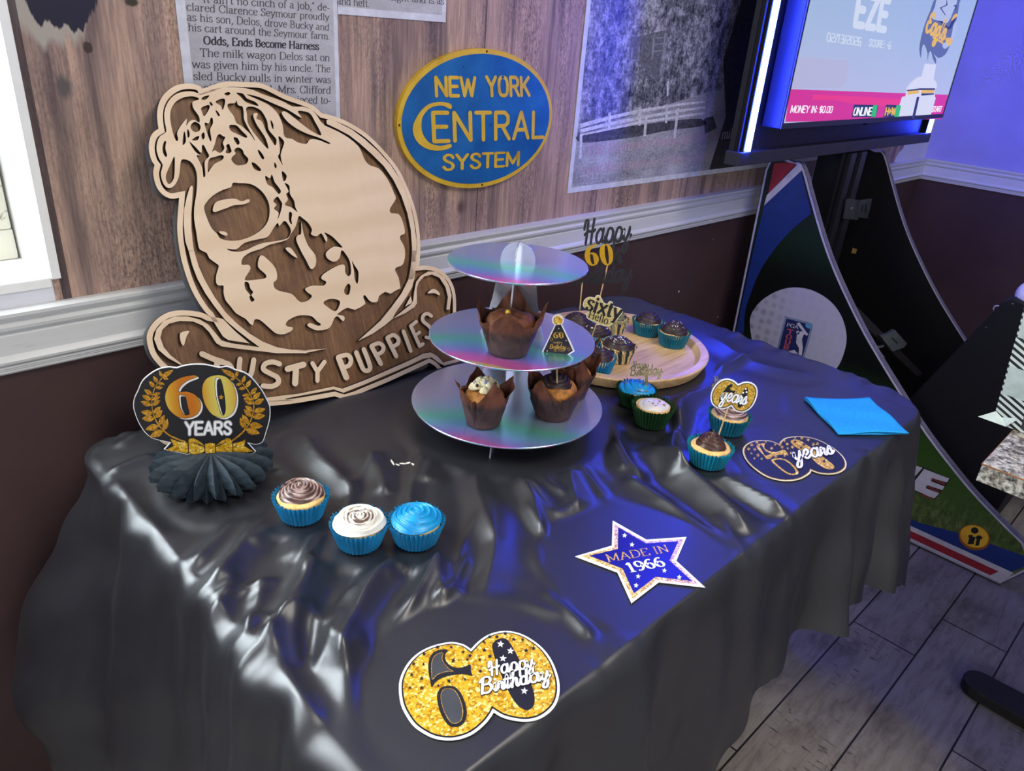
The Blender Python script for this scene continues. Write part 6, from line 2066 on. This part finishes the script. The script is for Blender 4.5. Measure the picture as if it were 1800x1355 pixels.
b.flat(FP, [fpx(c4('362 958 378 952 412 1000 424 1014 418 1024 402 1014 392 1040 396 1090 388 1140 372 1145 376 1090 360 1060 366 1010 388 998 400 1004'))], .0014)
b.flat(FP, [fpx([j4(*q) for q in oval((370, 1006), 9, 10, 12)])], .0014)
b.flat(FP, [fpx(c4('320 1105 352 1098 372 1120 366 1130'))], .0014)
b.build('badge_golfer', WH_, sp1)
lay(sp1, 'badge_ball', FP, [fpx([j4(*q) for q in oval((426, 972), 18, 12, 16, .5)])], .0014, plain('badge_sky', (84, 150, 184), .4))
# the last letters of the game name, and the maker's oval badge
q5 = lambda a, b_: (1560 + a / 2.823, 560 + b_ / 2.823)
lay(sp1, 'letter_edge', FP, [fpx(c5('175 735 315 795 235 900 100 840'))], .0008, CBLACK)
lay(sp1, 'letter', FP, [fpx(c5('183 745 308 793 296 812 225 792 216 806 284 832 272 850 200 826 190 840 258 866 232 893 110 838'))], .0011, WH_)
LRE = plain('letter_red_edge', (116, 50, 44), .4)
for s_ in ('216 796 225 790 290 814 284 826', '190 832 198 826 262 854 256 864', '166 868 232 890 226 896 160 875'):
    lay(sp1, 'letter_inline', FP, [fpx(c5(s_))], .0013, LRE)
lay(sp1, 'letter', FP, [fpx(c5('60 700 175 740 120 800 40 760'))], .0011, WH_)
el = [q5(*q) for q in oval((432, 1085), 80, 62, 32, .32)]
lay(sp1, 'maker_badge_edge', FP, [fpx(el)], .0012, plain('badge_brown', (150, 84, 22), .35))
m = Mt('badge_amber', (214, 150, 30), .3, 0, .5)
m.set('Base Color', m.ramp(m.noise(9, 2, m.coord()), [(.35, (196, 118, 24)), (.6, (226, 176, 44))]))
lay(sp1, 'maker_badge', FP, [fpx([q5(*q) for q in oval((432, 1080), 72, 54, 32, .32)])], .0014, m.m)
b = MB()
b.flat(FP, [fpx([q5(*q) for q in oval((434, 1050), 19, 16, 16, .2)])], .0017)
b.flat(FP, [fpx(c5('398 1118 408 1082 438 1082 428 1118')), fpx(c5('404 1072 424 1072 424 1084 402 1084'))], .0017)
b.flat(FP, [fpx(c5('436 1124 448 1074 466 1076 454 1126')), fpx(c5('440 1078 474 1082 468 1094 440 1090'))], .0017)
b.build('maker_letters', CBLACK, sp1)

# far side panel: same outline
FR_ = Fr((XRP, 0, 0), (0, -1, 0), (0, 0, 1))
sp2 = MB().flat(FR_, [PROFL], -.020, 0).build('side_panel', GB, ac)
sp2['label'] = 'far side panel seen from its plain black inside'
MB().flat(FR_, [PROFL, inset(PROFL, .0018)], -.0205, .0004, 'evenodd').build('edge_strip', EDGE, sp2)
lay(sp2, 'edge_molding', FR_, [PROFL, inset(PROFL, .0040)], .0006, EDGE, 'evenodd')
# black post, cross bar, brackets, slotted strap
MB().box(2.49, 2.66, 1.0, 1.085, 0, 1.058).build('post', GB, ac, bev=.004)
MB().box(2.515, 2.555, .985, 1.0, .02, 1.058).build('post_rail', plain('dark_rail', (30, 29, 33), .4), ac, bev=.002)
MB().box(2.595, 2.635, .985, 1.0, .02, 1.058).build('post_rail', plain('dark_rail', (30, 29, 33), .4), ac, bev=.002)
MB().box(XL, XRP - .02, .99, 1.12, .02, .10).build('base_bar', GB, ac, bev=.003)
ZINC = plain('zinc_bracket', (112, 118, 118), .35, .8)


def bracket(pxs, y, fold):
    fr = Fr((0, y, 0), (1, 0, 0), (0, 0, 1))
    b = MB()
    q = px(fr, pxs)
    b.flat(fr, [q], 0, .003)
    o = b.build('bracket', ZINC, ac)
    return o, fr


k4 = lambda s_: P(s_, 1440, 250, 6.775)
o, fr = bracket(k4('328 664 470 690 600 668 622 672 570 905 445 890 415 920 270 905'), .984, 0)
lay(o, 'slot', fr, [px(fr, k4('497 745 515 742 500 832 485 832')), px(fr, k4('540 735 562 732 545 830 525 830'))], .0034, CBLACK)
MB().flat(fr, [px(fr, k4('455 690 475 688 432 920 412 920'))], .003, .008).build('fold', ZINC, o)
MB().flat(fr, [px(fr, k4('300 680 330 664 300 905 266 905'))], .003, .008).build('fold', ZINC, o)
MB().flat(fr, [px(fr, k4('345 780 360 790 375 768 390 770 370 798 350 796'))], .003, .006).build('bolt', plain('bright_bolt', (200, 200, 196), .3, .8), o)
n4 = lambda s_: P(s_, 1500, 520, 5.645)
frb = Fr((2.34, .70, .52), (.78, -.50, 0), (0.1, .15, 1))
MB().flat(frb, [px(frb, n4('10 90 60 130 690 770 640 805 0 190'))], -.004, 0).build('slotted_strap', plain('dark_strap', (34, 31, 34), .45, .3), ac)
o = MB().flat(frb, [px(frb, n4('235 385 320 365 380 328 502 465 470 505 360 542'))], .001, .014).build('bracket', ZINC, ac)
lay(o, 'slot', frb, [px(frb, n4('340 408 356 402 412 455 398 468'))], .0145, CBLACK)
MB().flat(frb, [px(frb, n4('190 470 205 515 270 500 285 480 240 492 215 490'))], .001, .012).build('clip', ZINC, ac)
MB().flat(frb, [px(frb, n4('215 540 235 535 290 600 270 610'))], .001, .012).build('clip', ZINC, ac)
frt = Fr((0, 1.0, 0), (1, 0, 0), (0, 0, 1))
MB().flat(frt, [px(frt, k4('345 1245 390 1258 375 1312 330 1305'))], .016, .019).build('tan_tag', plain('tan_tag', (150, 116, 60), .6), ac)

# hanging cable behind the stand
pts = [hit(a, b_, (0, 1.16, 0), (0, 1, 0)) for a, b_ in ((1488, 262), (1480, 290), (1472, 312), (1458, 336), (1452, 356), (1449, 400), (1455, 440))]
o = MB().tube([tuple(q) for q in smooth([tuple(q) for q in pts], False, 4)], .0035, 6).build('power_cable', GB, sm=True)
tag(o, 'thin black cable hanging down the wall behind the arcade stand', 'cable')

# light frame behind the screen
YB = 1.0
fx = thing('screen_backboard', 'black board behind the large screen with glowing blue light strips at both sides', 'display board', (2.51, 1.1, 1.06))
BX0, BX1, BZ0, BZ1 = 1.808, 3.215, 1.062, 2.02
MB().box(BX0 + .01, BX1 - .01, YB + .014, YB + .028, BZ0 + .03, BZ1).build('back_panel', plain('matt_black_board', (20, 20, 26), .55), fx)
MB().box(BX0, BX1, YB - .012, YB + .030, BZ0, BZ0 + .034).build('ledge', plain('charcoal_ledge', (40, 40, 48), .5), fx, bev=.002)
MB().box(BX0 + .012, BX0 + .026, YB + .002, YB + .030, BZ0 + .03, BZ1).build('side_board', GB, fx, bev=.002)
MB().box(BX1 - .024, BX1 - .008, YB + .002, YB + .030, BZ0 + .03, BZ1).build('side_board', GB, fx, bev=.002)
LED = Mt('blue_led_strip', (200, 220, 255), .4)
LED.set('Emission Color', (.022, .045, 1.0, 1))
LED.set('Emission Strength', 120.0)
for x in (1.842, 3.178):
    MB().box(x - .005, x + .005, YB - .018, YB - .006, BZ0 + .036, BZ1).build('light_strip', LED.m, fx)
    al = area('blue_strip_glow', (x, YB - .022, 1.55), (0, -1, -.45), .012, .86, 3, (.035, .06, 1.0))
    MB().box(x - .010, x + .010, YB - .006, YB + .014, BZ0 + .034, BZ1).build('light_channel', GB, fx)

# large television
YT = .95
FTV = Fr((0, YT, 0), (1, 0, 0), (0, 0, 1))
tv = thing('television', 'large flat television showing a pale blue golf game screen with magenta bar', 'television', (2.53, 1.0, 1.155))
TXA, TXB, TZA, TZB = 1.917, 3.153, 1.156, 1.868
MB().box(TXA, TXB, YT + .0005, YT + .052, TZA, TZB).build('case', plain('black_plastic_case', (22, 22, 28), .4), tv, bev=.002)
MB().flat(FTV, [rect(TXA, TXB, TZA, TZB), rect(TXA + .008, TXB - .008, TZA + .014, TZB - .008)], 0, .003, 'evenodd').build('bezel', plain('black_bezel', (26, 26, 32), .3), tv)
MB().box(2.47, 2.58, YT - .002, YT + .01, TZA - .006, TZA + .001).build('sensor_bar', GB, tv)


def scr_mat(name, col, e=1.0):
    m = Mt(name, tuple(int(c * .15) for c in col), .22, 0, .5)
    m.set('Emission Color', lin(col))
    m.set('Emission Strength', e)
    return m.m


m = Mt('screen_sky', (24, 26, 30), .2, 0, .5)
zz = m.node('SeparateXYZ', i_Vector=m.coord()).outputs
f = m.math('ADD', m.math('MULTIPLY', zz[2], 1.0), m.math('MULTIPLY', m.noise(2.0, 2, m.coord()), .10))
m.set('Emission Color', m.ramp(f, [(.0, (176, 176, 208)), (.14, (168, 176, 208)), (.3, (154, 174, 204)), (.7, (130, 156, 200))]))
m.set('Emission Strength', .80)
scr = MB().flat(FTV, [rect(TXA + .008, TXB - .008, TZA + .014, TZB - .008)], .001).build('screen', m.m, tv)
s5 = lambda s_: P(s_, 1380, 0, 5.0)
S5 = lambda a, b_: (1380 + a / 5.0, b_ / 5.0)
tvp = lambda l: px(FTV, l)
MAG = scr_mat('screen_magenta', (196, 44, 136), .8)
lay(scr, 'magenta_bar', FTV, [tvp(s5('36 783 1428 832 1375 1045 -2 1070'))], .0016, MAG)
lay(scr, 'bar_streak', FTV, [tvp(s5('240 830 600 845 1040 870 1030 940 700 930 420 880 230 880'))], .0018, scr_mat('screen_hot_pink', (216, 50, 124), .8))
PALES = scr_mat('screen_pale_text', (190, 200, 214), .85)
lay(scr, 'pale_panel', FTV, [tvp(s5('108 500 560 530 540 700 480 770 38 775'))], .0014, scr_mat('screen_pale_panel', (168, 170, 200), .8))
b = MB()
big = dict(font=SANS, thin=1.9, thick=2.1, track=1.0, n=3)
text_on(b, FTV, 'EZE', S5(600, 212), S5(880, 262), S5(640, -60), d=.0018, **big)
text_on(b, FTV, '02/13/2026', S5(358, 360), S5(662, 400), S5(366, 288), d=.0018, font=SANS, thin=.95, thick=1.15, track=.4)
text_on(b, FTV, 'SCORE: -6', S5(728, 404), S5(922, 430), S5(740, 342), d=.0018, font=SANS, thin=.95, thick=1.15, track=.4)
b.build('score_text', PALES, scr)
b = MB()
text_on(b, FTV, 'MONEY IN: $0.00', S5(38, 988), S5(405, 990), S5(52, 928), d=.0022, font=SANS, thin=1.0, thick=1.25, track=.4)
text_on(b, FTV, 'START', S5(1282, 982), S5(1368, 978), S5(1292, 936), d=.0022, font=SANS, thin=1.3, thick=1.5)
text_on(b, FTV, 'ONLINE', S5(588, 1012), S5(748, 1010), S5(604, 946), d=.0028, font=SANS, thin=1.25, thick=1.5, track=.3)
b.build('bar_text', scr_mat('screen_white_text', (226, 226, 232), .9), scr)
NAV_ = scr_mat('screen_navy', (30, 44, 90), .7)
lay(scr, 'online_box', FTV, [tvp(s5('600 918 815 922 790 1030 578 1028'))], .0022, NAV_)
lay(scr, 'online_bar', FTV, [tvp(s5('768 922 806 924 786 1026 746 1024'))], .0030, scr_mat('screen_green', (40, 176, 100), .8))
lay(scr, 'play_box', FTV, [tvp(s5('880 920 1020 924 1002 1030 858 1026'))], .0022, NAV_)
lay(scr, 'play_bar', FTV, [tvp(s5('972 924 1012 926 990 1028 952 1026'))], .0030, scr_mat('screen_green', (40, 176, 100), .8))
b = MB()
text_on(b, FTV, 'H+W', S5(868, 1008), S5(960, 1006), S5(880, 948), d=.0028, font=SANS, thin=1.7, thick=2.0)
YEL = scr_mat('screen_gold', (216, 172, 60), .8)
b.build('play_text', YEL, scr)
TROW = scr_mat('screen_trophy_white', (196, 200, 214), .85)
b = MB()
b.flat(FTV, [tvp(s5('1225 560 1322 565 1300 690 1195 680')), tvp(smooth(s5('1195 670 1300 690 1330 760 1290 790 1180 770 1070 790 1075 760 1130 700'), True, 2))], .0024)
b.flat(FTV, [tvp(s5('1068 780 1310 770 1310 850 1318 860 1265 1040 960 1044 1022 850 1050 845'))], .0026)
b.build('trophy', TROW, scr)
lay(scr, 'trophy_band', FTV, [tvp(s5('1070 800 1110 786 1165 784 1168 818 1066 832')), tvp(s5('1192 786 1300 784 1302 815 1188 820'))], .0030, YEL)
lay(scr, 'trophy_line', FTV, [tvp(s5('1150 850 1172 850 1130 1042 1105 1042')), tvp(s5('1062 790 1180 775 1310 775 1308 790 1180 790 1062 800')), tvp(s5('1190 820 1300 818 1300 830 1188 840'))], .0032, NAV_)
logo = smooth(s5('1335 -40 1270 90 1225 200 1190 320 1172 430 1186 512 1192 450 1205 395 1222 400 1245 470 1242 550 1256 470 1276 450 1290 510 1316 560 1322 520 1300 470 1340 510 1400 480 1428 430 1440 400 1400 430 1378 410 1385 380 1440 350 1475 260 1505 150 1525 30 1528 -40'), True, 2)
lay(scr, 'logo_ball', FTV, [tvp(logo)], .0024, scr_mat('screen_slate', (84, 98, 140), .8))
lay(scr, 'logo_pale', FTV, [tvp(smooth(s5('1345 -40 1310 60 1275 150 1330 180 1420 200 1470 100 1500 30 1495 -40'), True, 2)), tvp(smooth(s5('1380 395 1450 330 1470 230 1500 180 1490 290 1450 370 1400 430'), True, 2))], .0026, scr_mat('screen_grey_blue', (160, 172, 200), .85))
b = MB()
for s_ in ('1410 -20 1420 45 1365 70 1405 132 1398 134 1352 68 1408 42', '1470 50 1495 42 1500 70 1480 90 1490 60', '1330 180 1375 185 1420 235 1440 230 1460 170 1500 150 1450 250 1415 262 1370 205'):
    b.flat(FTV, [tvp(s5(s_))], .0028)
b.build('logo_line', NAV_, scr)
b = MB()
text_on(b, FTV, "Eagle", S5(1222, 268), S5(1390, 352), S5(1268, 120), d=.0031, font=SCRIPT, thin=1.5, thick=2.0)
b.flat(FTV, [tvp(smooth(s5('1452 190 1470 140 1500 118 1506 140 1470 170'), True, 2)), tvp(s5('1290 318 1384 372 1380 388 1286 334')), tvp(smooth(s5('1400 340 1440 330 1465 350 1440 400 1415 390'), True, 2))], .0031)
b.build('logo_text', YEL, scr)

# control console with a white track ball in front of the stand
cs = thing('control_console', 'black arcade control console leaning forward with a white track ball on top', 'arcade console', (2.57, .3, 0))
prof = [(-.665, .02), (-.62, .27), (-.425, .75), (-.405, .765), (-.02, .70), (.02, .66), (.02, .60), (-.20, .54), (-.26, .02)]
MB().flat(Fr((2.40, 0, 0), (0, -1, 0), (0, 0, 1)), [prof], -.40, 0).build('body', plain('black_console_laminate', (13, 13, 16), .6, 0, .25), cs, bev=.004)
MB().ball((2.462, .372, .772), .043, 16).build('track_ball', plain('white_ball', (206, 204, 226), .3), cs, sm=True)
for q in ((1728, 577), (1774, 536)):
    p = hit(q[0], q[1], (2.4, 0, 0), (1, 0, 0))
    MB().ball((p[0] + .008, p[1] - .006, p[2] + .004), .0095, 8, .8).build('bolt', plain('dome_bolt', (60, 60, 62), .3, .7), cs, sm=True)
pts = [hit(a, b_, (2.42, 0, 0), (1, 0, 0)) for a, b_ in ((1747, 546), (1746.5, 541), (1749, 538), (1753, 537.5), (1757, 538.5))]
MB().tube([tuple(q) for q in pts], .0022, 8).build('wire_hook', EDGE, cs, sm=True)

# ------------------------------------------------------------------ speckled side table with a chequered paper bag
m = Mt('granite_laminate', (150, 148, 144), .35, 0, .5)
n1 = m.noise(110, 5, m.coord(), .65, .3)
n2 = m.noise(190, 3, m.coord((1, 1, 1), (4, 2, 0)), .6)
c = m.ramp(n1, [(.36, (44, 46, 44)), (.45, (108, 106, 100)), (.54, (170, 166, 156)), (.66, (206, 204, 194))])
m.set('Base Color', m.mix(m.ramp(n2, [(.60, (0, 0, 0)), (.66, (1, 1, 1))]), c, (150, 120, 90)))
GRAN = m.m
GX0, GX1, GY0, GY1, GZ = 1.308, 2.05, -.62, .178, .76
gt = thing('side_table', 'grey speckled laminate table whose corner stands beside the arcade console', 'table', (1.68, -.22, 0))
MB().box(GX0, GX1, GY0, GY1, GZ - .034, GZ).build('tabletop', GRAN, gt, bev=.0015)
MB().box(GX0 - .0008, GX1, GY1 - .0005, GY1 + .0008, GZ - .0035, GZ - .001).build('worn_edge', plain('brown_core_edge', (140, 98, 64), .6), gt)
b = MB()
b.box(GX0 - .0009, GX0 + .0005, GY0, GY1, GZ - .0035, GZ - .001)
b.build('worn_edge', plain('brown_core_edge', (140, 98, 64), .6), gt)
CI = plain('cast_iron_foot', (30, 28, 26), .55, 0, .4, .15, 60, .1)


def foot(a, b_, w):
    a, b_ = np.array(a), np.array(b_)
    d = (b_ - a) / np.linalg.norm(b_ - a)
    n_ = np.array([-d[1], d[0]])
    out = [a + n_ * w * .5, b_ + n_ * w * .72, b_ - n_ * w * .72, a - n_ * w * .5]
    L = [tuple(a + (-d * math.cos(t) + n_ * math.sin(t)) * w * .5) for t in np.linspace(-PI / 2, PI / 2, 9)]
    return L + [tuple(b_ + n_ * w * .62), tuple(b_ - n_ * w * .62)]


FF = Fr((0, 0, 0), (1, 0, 0), (0, 1, 0))
MB().flat(FF, [foot((1.758, .075), (1.76, -.22), .078)], .006, .034).build('foot', CI, gt, bev=.008)
MB().flat(FF, [foot((1.758, -.52), (1.76, -.22), .078)], .006, .034).build('foot', CI, gt, bev=.008)
MB().flat(FF, [foot((2.02, -.22), (1.76, -.22), .078)], .006, .034).build('foot', CI, gt, bev=.008)
MB().lathe([(.04, .02), (.04, GZ - .034)], 24, (1.76, -.22, 0)).build('column', CI, gt, sm=.6)

m = Mt('black_white_stripe_paper', (220, 224, 222), .5)
mp = m.coord((1, 1, 1))
sp = m.node('SeparateXYZ', i_Vector=mp).outputs
dg = m.math('SINE', m.math('MULTIPLY', m.math('ADD', sp[2], m.math('MULTIPLY', m.math('ADD', sp[1], sp[0]), -.55)), 2 * PI / .0115))
m.set('Base Color', m.ramp(m.math('ADD', m.math('MULTIPLY', dg, .5), .5), [(.46, (28, 34, 34)), (.54, (204, 212, 208))]))
STRP = m.m
WSQ = plain('pale_square_paper', (178, 192, 188), .5)
KSQ = plain('black_square_paper', (38, 40, 42), .5, var=.3, scale=8)
bg = thing('paper_bag', 'black and white chequered paper gift bag standing on the speckled table', 'gift bag', (1.62, .10, GZ + .001))
FB = Fr((0, .165, 0), (1, 0, 0), (0, 0, 1))
w7 = lambda s_: P(s_, 1650, 460, 6.773)
w8 = lambda s_: P(s_, 1680, 640, 5.21)
zb = GZ + .001
BAGL, BAGR = 1.490, 1.74
v = [(BAGL, .212, zb), (BAGR, .212, zb), (BAGR, .03, zb), (BAGL, .03, zb), (BAGL - .034, .236, zb + .34), (BAGR + .01, .200, zb + .34), (BAGR + .01, .02, zb + .34), (BAGL - .004, .02, zb + .34)]
MB().add(v, [(0, 1, 2, 3), (0, 4, 5, 1), (1, 5, 6, 2), (2, 6, 7, 3), (3, 7, 4, 0)]).build('bag', STRP, bg)
# checks on the side towards the camera
FB2 = Fr((BAGL, .210, zb), (0, -1, 0), (-.10, .07, 1))
sq = MB().flat(FB2, [[(.0, .060), (.042, .058), (.044, .112), (.0, .114)]], .0008).build('pale_check', WSQ, bg)
MB().flat(FB2, [[(.042, .006), (.14, .002), (.14, .058), (.042, .058)]], .0008).build('dark_check', KSQ, bg)
MB().flat(FB2, [[(.09, .112), (.14, .112), (.14, .17), (.09, .17)]], .0008).build('dark_check', KSQ, bg)
MB().flat(FB2, [[(.0, .168), (.042, .166), (.042, .222), (.0, .224)]], .0008).build('pale_check', WSQ, bg)
MB().add([(BAGL + .002, .210, zb + .024), (BAGL - .030, .232, zb + .012), (BAGL - .006, .19, zb + .002), (BAGL - .003, .178, zb + .020)], [(0, 1, 2), (0, 2, 3)]).build('paper_fold', WSQ, bg)

# a smear of white icing and two crumbs left on the cloth
ism = thing('icing_smear', 'thin smear of white icing flakes on the black cloth before the cake stand', 'icing smear', atz(708, 816, TZ + .002))
for a, b_, l_, w_, r_ in ((690, 813, 6, 1.6, 1.0), (699, 817, 4, 1.2, .3), (708, 815, 6, 1.2, .1), (717, 814, 5, 1.5, -.2), (727, 817, 5, 1.4, .5)):
    q = [(a + l_ * math.cos(t) * math.cos(r_) - w_ * math.sin(t) * math.sin(r_), b_ + l_ * math.cos(t) * math.sin(r_) + w_ * math.sin(t) * math.cos(r_)) for t in np.linspace(0, 2 * PI, 9)[:-1]]
    f5 = Fr((.6, .6, TZ + float(cloth_h(*[np.array([c_]) for c_ in atz(a, b_, TZ)[:2]])[0]) + .0006), (1, 0, 0), (0, 1, 0))
    MB().flat(f5, [px(f5, q)], 0, .0006).build('flake', I_WHITE, ism)
